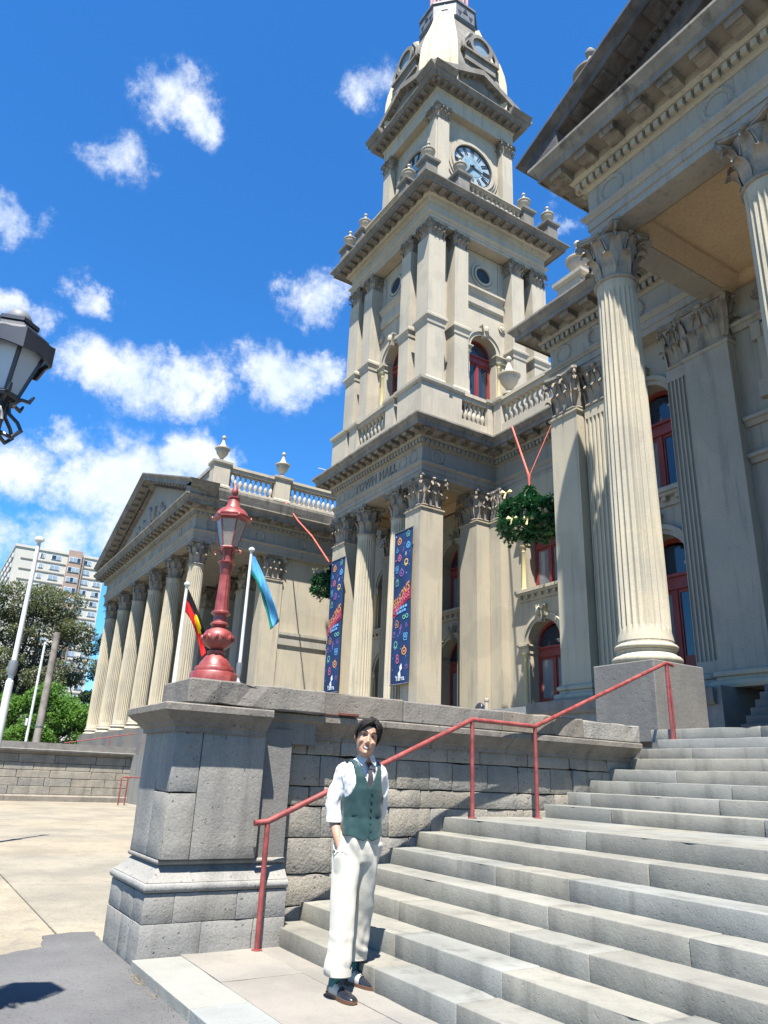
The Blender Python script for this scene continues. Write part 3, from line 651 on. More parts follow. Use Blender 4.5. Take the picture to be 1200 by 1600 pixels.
# ---------------------------------------------------------------- capitals, columns
def capital_mesh(R, H, square=False, detail=True):
    """Corinthian capital: bell, two tiers of curling acanthus, corner volutes, concave abacus (base at z=0)"""
    mb = MB()
    def P(t, r):
        k = 1.0
        if square: k = 1.0/max(abs(cos(t)), abs(sin(t)), 0.74)
        return Vector((r*k*cos(t), r*k*sin(t), 0))
    seg = 24
    bell = [(0.90, 0), (0.90, 0.25), (0.92, 0.55), (1.02, 0.78), (1.12, 0.86)]
    mb.loft([[P(2*pi*(k+0.5)/seg, R*r) + Vector((0, 0, H*z)) for k in range(seg)] for r, z in bell])
    # astragal
    rg = []
    for r, z in ((0.94, -0.06), (1.05, -0.045), (1.08, -0.02), (1.05, 0.005), (0.93, 0.02)):
        rg.append([P(2*pi*(k+0.5)/seg, R*r) + Vector((0, 0, H*z)) for k in range(seg)])
    mb.loft(rg)
    def leaf(t, h, w, z0=0.0, out=1.0):
        c = [(0.93, 0.0), (0.98, 0.35), (1.03, 0.68), (1.12, 0.90), (1.26, 1.0), (1.38, 0.95), (1.42, 0.82)]
        wd = [0.80, 1.0, 0.95, 0.80, 0.62, 0.42, 0.16]
        cols = [-1, -0.55, 0, 0.55, 1]; rows = []
        tang = Vector((-sin(t), cos(t), 0)); nrm = Vector((cos(t), sin(t), 0))
        p0 = P(t, R)
        if square:
            if abs(cos(t)) > abs(sin(t))+0.02: tang, nrm = Vector((0, 1 if cos(t) > 0 else -1, 0)), Vector((1 if cos(t) > 0 else -1, 0, 0))
            elif abs(sin(t)) > abs(cos(t))+0.02: tang, nrm = Vector((-1 if sin(t) > 0 else 1, 0, 0)), Vector((0, 1 if sin(t) > 0 else -1, 0))
        for (r, z), ww in zip(c, wd):
            row = []
            for q in cols:
                dent = 0.10*R if abs(q) == 0.55 else (-0.02*R if q == 0 else 0.05*R)
                row.append(p0 + nrm*((r-1)*R*out - dent*0.6) + tang*(q*w*ww) + Vector((0, 0, z0+h*z + (0.03*h if q == 0 else 0))))
            rows.append(row)
        vs = [p for r in rows for p in r]; n = len(cols)
        mb.add(vs, [(i*n+j, i*n+j+1, (i+1)*n+j+1, (i+1)*n+j) for i in range(len(rows)-1) for j in range(n-1)])
    wl = 0.33*R if not square else 0.38*R
    n1 = 8
    if not square:
        for k in range(n1): leaf(2*pi*(k+0.5)/n1, 0.40*H, wl, 0.02*H, 1.35)
        for k in range(n1): leaf(2*pi*k/n1, 0.70*H, wl*0.95, 0.05*H, 1.5)
    else:
        for k in range(4):
            for q in (-0.56, 0.0, 0.56): leaf(k*pi/2+math.atan(q), 0.40*H, wl*0.72, 0.02*H, 1.05)
            for q in (-0.28, 0.28): leaf(k*pi/2+math.atan(q), 0.70*H, wl*0.72, 0.05*H, 1.15)
            leaf(pi/4+k*pi/2, 0.70*H, wl*0.72, 0.05*H, 1.0); leaf(pi/4+k*pi/2, 0.38*H, wl*0.6, 0.02*H, 0.9)
    # corner volutes
    for k in range(4):
        t = pi/4+k*pi/2; d = Vector((cos(t), sin(t), 0)); rc = R*(1.66 if not square else 1.56)
        pts = [d*(R*0.98)+Vector((0, 0, 0.48*H)), d*(R*1.05)+Vector((0, 0, 0.66*H)), d*(R*1.22)+Vector((0, 0, 0.82*H)), d*(rc-0.02*R)+Vector((0, 0, 0.90*H))]
        rv = 0.20*R
        for i in range(11):
            a = pi/2 - i*2*pi/8; q = rv*(1-0.075*i)
            pts.append(d*(rc+q*cos(a)*1.0)+Vector((0, 0, 0.90*H-rv+q*sin(a))))
        mb.tube(pts, [0.05*R, 0.06*R, 0.07*R, 0.075*R]+[0.075*R]*11, 6)
        tg = Vector((-d.y, d.x, 0))
        mb.tube([d*rc+tg*0.09*R+Vector((0, 0, 0.90*H-rv)), d*rc-tg*0.09*R+Vector((0, 0, 0.90*H-rv))], 0.10*R, 8)
        for s in (-1, 1):   # inner helices
            t2 = k*pi/2+s*0.30; d2 = P(t2, R*1.12)
            dd = Vector((cos(k*pi/2), sin(k*pi/2), 0)); t3 = Vector((-dd.y, dd.x, 0))
            base = dd*(R*(1.0 if not square else 1.12))
            q = [base + t3*(s*0.42*R) + Vector((0, 0, 0.52*H))]
            for i in range(8):
                a = pi*0.5*1.0 + i*pi/4.5; rr = 0.13*R*(1-0.08*i)
                q.append(base + dd*0.10*R + t3*(s*(0.20*R) + s*rr*-cos(a)*-1) + Vector((0, 0, 0.76*H+rr*sin(a))))
            mb.tube(q, 0.045*R, 5)
    # abacus
    pts = []
    for k in range(4):
        t = pi/4+k*pi/2; c = 1.78*R if not square else 1.68*R
        a = Vector((c*cos(t-0.09), c*sin(t-0.09))); b = Vector((c*cos(t+0.09), c*sin(t+0.09))); pts += [a, b]
        nx = Vector((c*cos(t+pi/2-0.09), c*sin(t+pi/2-0.09)))
        for i in range(1, 6):
            u = i/6; p = b.lerp(nx, u); m = (b+nx)/2; pts.append(p - m.normalized()*((0.30 if not square else 0.2)*R*sin(pi*u)))
    for z0, z1, s in ((0.885, 0.93, 0.95), (0.93, 1.0, 1.0)):
        mb.loft([[(p.x*s, p.y*s, H*z0) for p in pts], [(p.x*s, p.y*s, H*z1) for p in pts]])
    for k in range(4):
        d = Vector((cos(k*pi/2), sin(k*pi/2), 0))*(R*(1.12 if not square else 1.2))
        pr = [(0.01*R, -0.12*R), (0.12*R, -0.08*R), (0.16*R, 0), (0.12*R, 0.09*R), (0.01*R, 0.12*R)]
        st = len(mb.v); mb.lathe(pr, 8); mb.xform(Matrix.Translation(d+Vector((0, 0, 0.90*H))), st)
    return mb.mesh('capital', 'capital_stone', 45)

def shaft_mesh(r0, r1, z0, z1, flutes=24, half=False):
    mb = MB(); ns = 5; rings = []
    zs = [(0, 0, 1.06), (0.012, 0, 1.03), (0.02, 0, 1.0), (0.028, 0.3, 1.0), (0.036, 1, 1.0)] + [(0.036+0.925*i/8, 1, 1.0) for i in range(1, 9)] + [(0.972, 0.3, 1.0), (0.98, 0, 1.0), (1.0, 0, 1.03)]
    for u, fl, fk in zs:
        e = r0 + (r1-r0)*(u**1.6); ring = []
        for k in range(flutes):
            for j in range(ns):
                t = 2*pi*(k+j/ns)/flutes
                # fillet then a scooped channel
                d = 0.0 if j == 0 else (0.035 if j in (1, 4) else 0.085)*1.0
                ring.append(((e*fk-(d*e*fl*1.15))*cos(t), (e*fk-(d*e*fl*1.15))*sin(t), z0+(z1-z0)*u))
        rings.append(ring)
    mb.loft(rings)
    return mb.mesh('column', 'column_stone', 25)

def base_mesh(r, h, w=None):
    """attic base: plinth, torus, scotia, torus"""
    mb = MB(); R = r*1.32
    def tor(rm, z0, z1, n=6):
        rr = (z1-z0)/2; return [(rm-rr+rr*cos(-pi/2+pi*i/n), z0+rr+rr*sin(-pi/2+pi*i/n)) for i in range(n+1)]
    prof = [(R*0.9, 0.0)] + tor(R, 0.01*h, 0.36*h) + [(r*1.14, 0.40*h), (r*1.07, 0.50*h), (r*1.12, 0.60*h)] + tor(r*1.20, 0.62*h, 0.86*h) + [(r*1.05, 0.9*h), (r*1.05, h), (r*0.9, h)]
    mb.lathe(prof, 32)
    return mb.mesh('base', 'column_stone', 40)

CR0, CR1 = 0.395, 0.345; CAPH = 1.06; BASEH = 0.36
ME_CAP = capital_mesh(CR1*1.08, CAPH); ME_SHAFT = shaft_mesh(CR0, CR1, BASEH, ZA-ZB-CAPH-0.06); ME_BASE = base_mesh(CR0, BASEH)
PW = 0.92
ME_PCAP = capital_mesh(PW*0.5, CAPH, True)
def column(x, y, zb=ZB):
    c = add('column', ME_SHAFT, hall, T(x, y, zb))
    add('capital', ME_CAP, c, T(x, y, ZA-CAPH)); add('base', ME_BASE, c, T(x, y, zb))
    return c
def pier(x, y, w=PW, d=PW, zb=ZB, mat='render_cream', base=True):
    """plain square pier with a moulded foot; capital on top (x, y centre)"""
    mb = MB().box(x-w/2, x+w/2, y-d/2, y+d/2, zb+0.3, ZA-CAPH-0.07)
    nb = [(-0.1, ZA-CAPH-0.16), (0.02, ZA-CAPH-0.16), (0.045, ZA-CAPH-0.13), (0.045, ZA-CAPH-0.09), (-0.1, ZA-CAPH-0.09)]
    sq = [(x-w/2, y-d/2), (x+w/2, y-d/2), (x+w/2, y+d/2), (x-w/2, y+d/2)]
    mb.sweep(nb, sq, True)
    c = hp('pier', mb, mat)
    add('capital', ME_PCAP, c, T(x, y, ZA-CAPH, 0, (w/PW, d/PW, 1)))
    if base:
        pr = [(-0.1, zb), (0.12, zb), (0.14, zb+0.06), (0.12, zb+0.13), (0.05, zb+0.15), (0.04, zb+0.2), (0.08, zb+0.22), (0.09, zb+0.27), (0.06, zb+0.31), (0.0, zb+0.33), (-0.1, zb+0.33)]
        add('base', MB().sweep(pr, sq, True).mesh('base', 'render_cream', 30), c)
    return c

# ---------------------------------------------------------------- entablature
def scale_prof(pr, z0, k, ok=1.0): return [(o*ok, z0+z*k) for o, z in pr]
ARCH = [(-0.5, 0), (0, 0), (0, 0.16), (0.03, 0.165), (0.03, 0.34), (0.06, 0.35), (0.075, 0.39), (0.12, 0.43), (0.125, 0.47), (-0.5, 0.47)]
FRZ = [(-0.5, 0.47), (0.0, 0.47), (0.0, 1.08), (-0.5, 1.08)]
BED = [(-0.5, 1.08), (0.02, 1.08), (0.06, 1.12), (0.09, 1.13), (0.09, 1.29), (0.2, 1.30), (0.22, 1.35), (0.25, 1.37), (0.25, 1.53), (-0.5, 1.53)]
CORO = [(-0.5, 1.53), (0.63, 1.53), (0.63, 1.50), (0.66, 1.50), (0.66, 1.64), (0.69, 1.66), (0.71, 1.70), (0.76, 1.76), (0.80, 1.80), (0.80, 1.86), (0.74, 1.885), (-0.5, 1.90)]
def seg_iter(path, closed=False):
    n = len(path)
    for i in range(n if closed else n-1):
        a = Vector(path[i]); b = Vector(path[(i+1) % n]); d = (b-a); L = d.length; d.normalize()
        yield a, b, d, Vector((d.y, -d.x)), L
def modillion_mesh(w, l, h, mat):
    pr = [(0, 0), (l*0.30, 0.02*h), (l*0.55, 0.26*h), (l*0.78, 0.30*h), (l*0.9, 0.16*h), (l, 0.34*h), (l, 0.86*h), (l*0.93, h), (0, h)]
    mb = MB().prism(pr, (0, w/2, 0), (1, 0, 0), (0, 0, 1), w)
    mb.box(-0.01, l*1.04, -w*0.58, w*0.58, h*0.86, h*1.0)
    return mb.mesh('modillion', mat)
MODS = {}; DENS = {}
def trim(path, z0, k, segs, pitch, dpitch, cmat, bmat, parent, closed=False, mods=True, dents=True, stuff_d=False, ok=1.0):
    """dentils and modillions on the chosen segments"""
    dm = MB()
    for i, (a, b, d, nrm, L) in enumerate(seg_iter(path, closed)):
        if i not in segs: continue
        e0, e1 = segs[i]; ang = atan2(nrm.y, nrm.x)
        if mods:
            key = (round(pitch, 3), cmat, k, ok)
            if key not in MODS: MODS[key] = modillion_mesh(pitch*0.48, 0.36*ok, 0.165*k, cmat)
            n = max(1, int(round((L+e0+e1)/pitch)))
            for j in range(n+1):
                s = -e0+(L+e0+e1)*j/n; p = a+d*s+nrm*0.245*ok
                add('modillion', MODS[key], parent, T(p.x, p.y, z0+1.362*k, ang))
        if dents:
            n = int((L+0.16)/dpitch)
            key = (round(dpitch, 3), bmat, k)
            if key not in DENS: DENS[key] = MB().box(0, 0.10*ok, -dpitch*0.3, dpitch*0.3, 0, 0.135*k).mesh('dentil', bmat)
            for j in range(n+1):
                s = -0.08+(L+0.16)*j/n; p = a+d*s+nrm*0.085*ok
                if stuff_d:
                    st = len(dm.v); dm.box(0, 0.10*ok, -dpitch*0.3, dpitch*0.3, 0, 0.135*k); dm.xform(T(p.x, p.y, z0+1.142*k, ang), st)
                else: add('dentil', DENS[key], parent, T(p.x, p.y, z0+1.142*k, ang))
    if dm.v:
        o = add('dentil_course', dm.mesh('dentil_course', bmat), parent); o['kind'] = 'stuff'
def entablature(path, z0, k=1.0, closed=False, mats=('render_grey', 'render_grey', 'render_grey', 'cornice_weathered'), ok=1.0):
    hp('architrave', MB().sweep(scale_prof(ARCH, z0, k, ok), path, closed), mats[0])
    hp('frieze', MB().sweep(scale_prof(FRZ, z0, k, ok), path, closed), mats[1])
    hp('bed_moulding', MB().sweep(scale_prof(BED, z0, k, ok), path, closed), mats[2])
    return hp('cornice', MB().sweep(scale_prof(CORO, z0, k, ok), path, closed), mats[3])
KE = (ZE-ZA)/1.90
def wreath(p, ang, r=0.21, z=None):
    r *= 0.95
    """little carved ring on the frieze facing direction ang"""
    if not hasattr(wreath, 'me'):
        mb = MB(); n = 18
        for k in range(n):
            t = 2*pi*k/n; pr = [(0.0, -0.05), (0.035, -0.03), (0.05, 0.0), (0.035, 0.03), (0.0, 0.05)]
            st = len(mb.v); mb.lathe(pr, 5)
            mb.xform(Matrix.Translation((0.0, 0.21*cos(t), 0.21*sin(t))) @ Matrix.Rotation(t, 4, 'X') @ Matrix.Diagonal((0.8, 1, 1.2, 1)), st)
        mb.tube([(0, 0.21*cos(2*pi*k/20), 0.21*sin(2*pi*k/20)) for k in range(21)], 0.035, 6)
        wreath.me = mb.mesh('wreath', 'render_grey', 50)
    add('wreath', wreath.me, hall, T(p[0], p[1], z, ang, r/0.21))

FACADE = [(-48.3, 22), (-48.3, 9.28), (-31.2, 9.28), (-31.2, 16.4), (-25.0, 16.4), (-25.0, 13.1), (-18.9, 13.1), (-18.9, 16.4), (-12.15, 16.4), (-12.15, 12.5), (-7.66, 12.5)]
PORT = [(-7.66, 12.6), (-7.66, 9.08), (7.6, 9.08), (7.6, 12.6)]
cf = entablature(FACADE, ZA, KE)
trim(FACADE, ZA, KE, {1: (0.2, 0.2), 2: (0.2, -0.4)}, 0.62, 0.22, 'cornice_weathered', 'render_grey', cf, stuff_d=True)
trim(FACADE, ZA, KE, {5: (0.22, 0.22), 6: (0.22, -0.5)}, 0.47, 0.19, 'cornice_weathered', 'render_grey', cf, stuff_d=True)
trim(FACADE, ZA, KE, {7: (-0.5, -0.5), 9: (0.22, -0.8)}, 0.62, 0.17, 'cornice_weathered', 'render_grey', cf, stuff_d=True)
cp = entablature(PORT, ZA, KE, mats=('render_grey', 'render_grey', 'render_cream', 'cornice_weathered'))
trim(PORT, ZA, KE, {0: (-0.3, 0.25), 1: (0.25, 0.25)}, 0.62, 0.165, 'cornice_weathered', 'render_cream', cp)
for x, y, a in ((-31.2, 10.0, 0), (-31.2, 12.4, 0), (-31.2, 14.6, 0), (-18.9, 13.75, 0)): wreath((x, y), a, 0.24, ZA+0.78)
for x in [-31.9-3.2*k for k in range(6)] + [-33.3-3.2*k for k in range(5)]: wreath((x, 9.28), -pi/2, 0.2, ZA+0.78)
for x in (-24.5, -23.75, -20.1, -19.45): wreath((x, 13.1), -pi/2, 0.24, ZA+0.78)
for x in (-11.7, -10.6, -9.4): wreath((x, 12.5), -pi/2, 0.25, ZA+0.78)
for x in (-7.1, -4.9, -2.6): wreath((x, 9.08), -pi/2, 0.26, ZA+0.78)

def text_obj(body, size, extr, mat, name, M, parent, spacing=1.0, bold=0.0):
    cu = bpy.data.curves.new(name, 'FONT'); cu.body = body; cu.size = size; cu.extrude = extr; cu.align_x = 'CENTER'; cu.align_y = 'CENTER'; cu.space_character = spacing; cu.offset = bold
    to = bpy.data.objects.new(name, cu); COL.objects.link(to); dg = bpy.context.evaluated_depsgraph_get()
    me = bpy.data.meshes.new_from_object(to.evaluated_get(dg)); bpy.data.objects.remove(to); me.name = name
    me.materials.clear(); me.materials.append(MATS[mat])
    return add(name, me, parent, M)
RFRONT = Matrix.Rotation(pi/2, 4, 'X')      # text upright on a wall facing -y
text_obj('TOWN HALL', 0.46, 0.02, 'cornice_weathered', 'lettering', Matrix.Translation((-21.95, 13.09, ZA+0.77)) @ RFRONT, hall, 1.12, 0.012)

# ---------------------------------------------------------------- pediments
def pediment(xa, xb, y, slope, parent_mat='cornice_dark', yb=10.2, near=False):
    """raking cornices + tympanum + roof above the cornice between xa and xb (front frieze plane y)"""
    xm = (xa+xb)/2; hw = (xb-xa)/2+0.80; z0 = ZE+0.005; ap = z0+hw*slope
    # tympanum wall
    hp('tympanum', MB().prism([(xa-0.75, z0), (xb+0.75, z0), (xm, z0+(hw-0.02)*slope)], (0, y+0.6, 0), (1, 0, 0), (0, 0, 1), 0.5), 'render_grey')
    L = sqrt(hw*hw+(hw*slope)**2); al = math.atan(slope)
    for s in (1, -1):
        # local: u along the rake from the eave, w perpendicular upward
        def R(u, o, w): return (xm - s*hw + s*(u*cos(al)-w*sin(al)), y-o, z0+u*sin(al)+w*cos(al))
        prof = [(-0.55, -0.02), (0.12, -0.02), (0.12, 0.10), (0.22, 0.12), (0.24, 0.24), (0.62, 0.25), (0.62, 0.22), (0.66, 0.22), (0.66, 0.40), (0.73, 0.46), (0.80, 0.54), (0.80, 0.60), (-0.55, 0.62)]
        if near: prof = [(o, w*0.78) for o, w in prof]
        if near: prof = [(-0.55, -0.36), (0.07, -0.36), (0.11, -0.26), (0.11, -0.04)] + prof[1:]
        rings = []
        for end in (0, 1):
            ring = []
            for o, w in prof:
                u = (L + w*math.tan(al)) if end else (w*math.tan(al)*-1.0 if w > 0 else 0)
                if end: u = L+w*math.tan(al)
                else: u = w*math.tan(al)*-1.0 if w > 0.3 else 0.0
                ring.append(R(u, o, w))
            rings.append(ring)
        m = MB(); m.loft(rings); rk = hp('raking_cornice', m, parent_mat)
        n = int(L/0.62)
        for j in range(1, n):
            u = L*j/n
            mm = MB().add([R(u+a, o, w) for w in (0.13, 0.255) for o in (0.22, 0.60) for a in (-0.15, 0.15)], [(0, 1, 3, 2), (4, 6, 7, 5), (0, 4, 5, 1), (2, 3, 7, 6), (0, 2, 6, 4), (1, 5, 7, 3)])
            add('modillion', mm.mesh('modillion', parent_mat), rk)
        n = int(L/(0.165 if near else 0.3)); dm = MB()
        for j in range(2, n-1):
            u = L*j/n; hwid = 0.05 if near else 0.09
            dm.add([R(u+a, o, w) for w in (0.0, 0.11) for o in (0.10, 0.21) for a in (-hwid, hwid)], [(0, 1, 3, 2), (4, 6, 7, 5), (0, 4, 5, 1), (2, 3, 7, 6), (0, 2, 6, 4), (1, 5, 7, 3)])
        o = add('dentil_course', dm.mesh('dentil_course', 'cornice_dark'), rk); o['kind'] = 'stuff'
        # roof slope behind
        p = [R(1.2, -0.5, 0.60), R(L, -0.5, 0.60)]
        q = [(p[0][0], yb, p[0][2]), (p[1][0], yb, p[1][2])]
        m = MB(); m.add([p[0], p[1], q[1], q[0]] + [(a[0], a[1], a[2]-0.12) for a in (p[0], p[1], q[1], q[0])], [(0, 1, 2, 3), (7, 6, 5, 4), (0, 4, 5, 1), (1, 5, 6, 2), (2, 6, 7, 3), (3, 7, 4, 0)])
        hp('roof', m, 'roof_slate')
    return xm, ap
xm, ap = pediment(-48.3, -31.2, 9.28, 0.36, 'cornice_weathered', 10.0)
# carved relief in the far tympanum: each figure group a piece of its own
random.seed(11)
for k in range(64):
    u = random.uniform(-1, 1); h = (1-abs(u))*2.6
    if h < 0.5: continue
    x = xm+u*6.6; z = ZE+0.35+random.uniform(0, max(0.1, h-0.7)); r = random.uniform(0.16, 0.34)*(0.6+0.5*(1-abs(u)))
    rl = MB().lathe([(0.01, -1), (0.7, -0.7), (1, 0), (0.6, 0.7), (0.01, 1)], 7)
    rl.xform(Matrix.Translation((x, 9.34, z)) @ Matrix.Rotation(random.uniform(-0.8, 0.8), 4, 'Y') @ Matrix.Diagonal((r*0.5, 0.17, r*1.3, 1)))
    hp('carved_figure', rl, 'render_grey', smooth=60)
# gutter moulding along the flanks, level with the foot of the rakes
SIMA = [(0.1, ZE-0.01), (0.76, ZE-0.01), (0.80, ZE+0.12), (0.86, ZE+0.34), (0.86, ZE+0.46), (0.1, ZE+0.50)]
hp('gutter_moulding', MB().sweep(SIMA, [(-31.2, 8.62), (-31.2, 16.0)]), 'cornice_weathered')
hp('gutter_moulding', MB().sweep(SIMA, [(-7.66, 12.4), (-7.66, 8.4)]), 'cornice_dark')
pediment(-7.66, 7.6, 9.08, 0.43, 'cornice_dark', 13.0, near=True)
# ================================================================== WALLS and WINDOWS
def wall(name, M, x0, x1, z0, z1, thick, bays, mat='render_cream', parent=None):
    """wall in local coordinates (x along, -y outward) with stacked arched openings: bays [(xc, halfwidth, [(zsill, zspring or None)])]"""
    mb = MB(); x = x0
    for xc, w, ops in sorted(bays):
        mb.box(x, xc-w, 0, thick, z0, z1); z = z0
        for zs, zp, zt in ops:
            if zs > z+0.001: mb.box(xc-w, xc+w, 0, thick, z, zs)
            mb.spandrel(xc, w, zp, zt, 0, thick); z = zt
        if z < z1-0.001: mb.box(xc-w, xc+w, 0, thick, z, z1)
        x = xc+w
    mb.box(x, x1, 0, thick, z0, z1)
    mb.xform(M)
    return hp(name, mb, mat, parent)

def window(M, xc, w, zs, zp, door=False, rec=0.38, curtain=True, arch_w=0.20, trim_m='render_cream', col_m='colonnette_yellow', sill=True, imp=0.42, keymat=None, columns=True, lod=0):
    """arched window: archivolt, keystone, imposts, yellow colonnettes, red frame, panes, sill. Local wall frame M."""
    sg = 18 if lod == 0 else 12
    top = MB().arch(xc, zp, w, w+arch_w*0.55, -0.07, 0.02, seg=sg).arch(xc, zp, w+arch_w*0.5, w+arch_w, -0.12, 0.01, seg=sg).xform(M)
    win = hp('door_surround' if door else 'window', top, trim_m, smooth=35)
    def sub(name, mb, mat, smooth=None): return add(name, mb.xform(M).mesh(name, mat, smooth), win)
    ks = MB().prism([(-0.085, 0), (0.085, 0), (0.14, 0.42), (0.17, 0.46), (0.17, 0.54), (-0.17, 0.54), (-0.17, 0.46), (-0.14, 0.42)], (xc, 0.0, zp+w-0.10), (1, 0, 0), (0, 0, 1), 0.22)
    ks.lathe([(0.01, -0.16), (0.09, -0.10), (0.11, 0.02), (0.07, 0.14), (0.01, 0.18)], 8, (xc, -0.24)); st = len(ks.v)-40
    for i in range(st, len(ks.v)): x, y, z = ks.v[i]; ks.v[i] = (x, y, z+zp+w+0.20)
    sub('keystone', ks, trim_m, 40)
    for s in (-1, 1):
        xa = xc+s*w
        a, b = sorted((xa-s*0.06, xa+s*imp))
        ib = MB().box(a+0.03, b-0.03, -0.06, rec, zp-0.28, zp-0.10).box(a, b, -0.10, rec, zp-0.10, zp-0.05).box(a-0.03, b+0.03, -0.14, rec, zp-0.05, zp)
        sub('impost', ib, trim_m)
        if columns:
            h0, h1 = zs, zp-0.28; xx = xa+s*0.14
            cb = MB().lathe([(0.11, h0), (0.12, h0+0.05), (0.10, h0+0.10), (0.085, h0+0.14), (0.075, h1-0.24), (0.085, h1-0.22), (0.075, h1-0.19), (0.10, h1-0.10), (0.14, h1-0.03), (0.14, h1)], 12, (xx, -0.01))
            sub('colonnette', cb, col_m, 40)
    fy0, fy1 = rec, rec+0.10
    tr = zp-0.10
    fr = MB().arch(xc, zp, w-0.09, w, fy0, fy1, seg=sg)
    fr.box(xc-w, xc-w+0.10, fy0, fy1, zs, zp).box(xc+w-0.10, xc+w, fy0, fy1, zs, zp)
    sub('frame', fr, 'red_joinery')
    tb = MB().box(xc-w+0.10, xc+w-0.10, fy0-0.06, fy1, tr-0.30, tr-0.14).box(xc-w+0.10, xc+w-0.10, fy0-0.03, fy1, tr-0.14, tr-0.04).box(xc-w+0.10, xc+w-0.10, fy0-0.09, fy1, tr-0.04, tr+0.03)
    sub('transom', tb, 'red_joinery')
    zb = zs+(0.0 if not door else 0.05)
    lf = MB().box(xc-0.065, xc+0.065, fy0-0.02, fy1, zb, tr-0.30)
    sub('mullion', lf, 'red_joinery')
    for s in (-1, 1):
        a, b = (xc-w+0.10, xc-0.065) if s < 0 else (xc+0.065, xc+w-0.10)
        kick = 0.75 if door else 0.10
        sh = MB().box(a, b, fy0+0.01, fy1-0.01, zb, zb+kick).box(a, b, fy0+0.01, fy1-0.01, tr-0.37, tr-0.30).box(a, a+0.04, fy0+0.012, fy1-0.012, zb+kick-0.01, tr-0.36).box(b-0.04, b, fy0+0.012, fy1-0.012, zb+kick-0.01, tr-0.36)
        sub('door_leaf' if door else 'sash', sh, 'red_joinery')
        pn = MB().box(a+0.01, b-0.01, fy0+0.035, fy0+0.06, zb+kick, tr-0.37)
        sub('pane', pn, ('curtain_glass' if curtain and s < 0 else 'window_glass') if curtain != 'both' else 'curtain_glass')
    sub('pane', MB().halfdisc(xc, tr+0.03, w-0.085, fy0+0.035, fy0+0.06, sg), 'window_glass')
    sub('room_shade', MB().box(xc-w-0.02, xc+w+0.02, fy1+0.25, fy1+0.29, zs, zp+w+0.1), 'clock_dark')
    if sill:
        sb = MB().box(xc-w-imp, xc+w+imp, -0.26, rec+0.05, zs-0.10, zs).box(xc-w-imp+0.04, xc+w+imp-0.04, -0.20, 0.05, zs-0.17, zs-0.10).box(xc-w-imp+0.06, xc+w+imp-0.06, -0.06, 0.02, zs-0.36, zs-0.17)
        so_ = sub('sill', sb, trim_m)
        n = 7
        for k in range(n):
            x = xc-w-imp+0.2+(2*(w+imp)-0.4)*k/(n-1)
            add('sill_bracket', MB().box(x-0.05, x+0.05, -0.17, -0.055, zs-0.27, zs-0.172).xform(M).mesh('sill_bracket', trim_m), win)
    return win
def WM_F(y): return Matrix.Translation((0, y, 0))                     # facade facing -y
def WM_E(x): return Matrix.Translation((x, 0, 0)) @ Matrix.Rotation(pi/2, 4, 'Z')   # facing +x, local x = world y

# ---- podium
hp('podium', MB().box(-25.4, -12.0, 12.55, 20, -0.1, ZB).box(-12.0, -7.9, 11.9, 20, -0.1, ZB).box(-31.1, -25.4, 15.4, 20, -0.1, ZB), 'bluestone_ashlar')
hp('podium_edge', MB().sweep([(-0.2, 2.78), (0.06, 2.78), (0.10, 2.84), (0.10, 3.06), (-0.2, 3.085)], [(-25.4, 12.55), (-18.4, 12.55), (-18.4, 14.6), (-12.6, 14.6), (-12.6, 11.9), (-8.0, 11.9)]), 'bluestone_coping')

# ---- facade wall: recess bay, bays behind the tower porch
LW, UW = (ZB, 5.55), (7.30, 9.15)
bz = [(ZB, 5.55, 6.9), (7.30, 9.15, 10.6)]
hw_ = 0.72
wall('facade_wall', WM_F(16.4), -31.2, -12.15, ZB, ZA, 0.5, [(-16.7, hw_, bz), (-21.35, hw_, bz), (-26.0, hw_, bz)])
for xc in (-16.7, -21.35, -26.0):
    window(WM_F(16.4), xc, hw_, ZB, 5.55, door=True, sill=False, curtain='both' if xc > -17 else True, trim_m='render_cream')
    window(WM_F(16.4), xc, hw_, 7.30, 9.15, curtain='both' if xc > -17 else True)
# side of the centre block facing the recess is hidden; its front behind the portico
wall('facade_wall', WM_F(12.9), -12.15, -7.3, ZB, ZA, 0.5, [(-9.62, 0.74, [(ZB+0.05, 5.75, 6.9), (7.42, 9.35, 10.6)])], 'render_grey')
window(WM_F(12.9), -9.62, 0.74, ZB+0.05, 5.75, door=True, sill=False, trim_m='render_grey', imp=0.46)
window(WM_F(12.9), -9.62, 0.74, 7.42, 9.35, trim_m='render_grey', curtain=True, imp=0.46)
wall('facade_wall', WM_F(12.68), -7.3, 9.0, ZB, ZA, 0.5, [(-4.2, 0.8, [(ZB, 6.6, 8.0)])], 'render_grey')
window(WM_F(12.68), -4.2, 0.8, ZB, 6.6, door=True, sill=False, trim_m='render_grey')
hp('return_wall', MB().box(-12.15, -11.65, 12.9, 16.4, ZB, ZA), 'render_cream')
# panelled stretch right of the big pilaster
pf = MB()
for a, b, c, d in ((-6.7, -5.2, 8.55, 10.05),):
    pf.box(a, b, 12.57, 12.68, d-0.16, d).box(a, b, 12.57, 12.68, c, c+0.16).box(a, a+0.16, 12.57, 12.68, c+0.16, d-0.16).box(b-0.16, b, 12.57, 12.68, c+0.16, d-0.16)
    pf.box(a-0.1, a+0.1, 12.55, 12.68, d-0.3, d+0.06).box(a-0.1, a+0.14, 12.55, 12.68, c-0.06, c+0.3)
hp('wall_panel', pf, 'render_grey')
for z0 in (8.02, 7.25, 10.15):
    hp('string_course', MB().sweep([(-0.05, z0), (0.05, z0), (0.10, z0+0.08), (0.16, z0+0.1), (0.16, z0+0.17), (-0.05, z0+0.19)], [(-7.2, 12.68), (9, 12.68)]), 'render_grey')
hp('wall_panel', MB().box(-6.9, -5.0, 12.61, 12.68, 3.4, 7.0), 'render_grey')
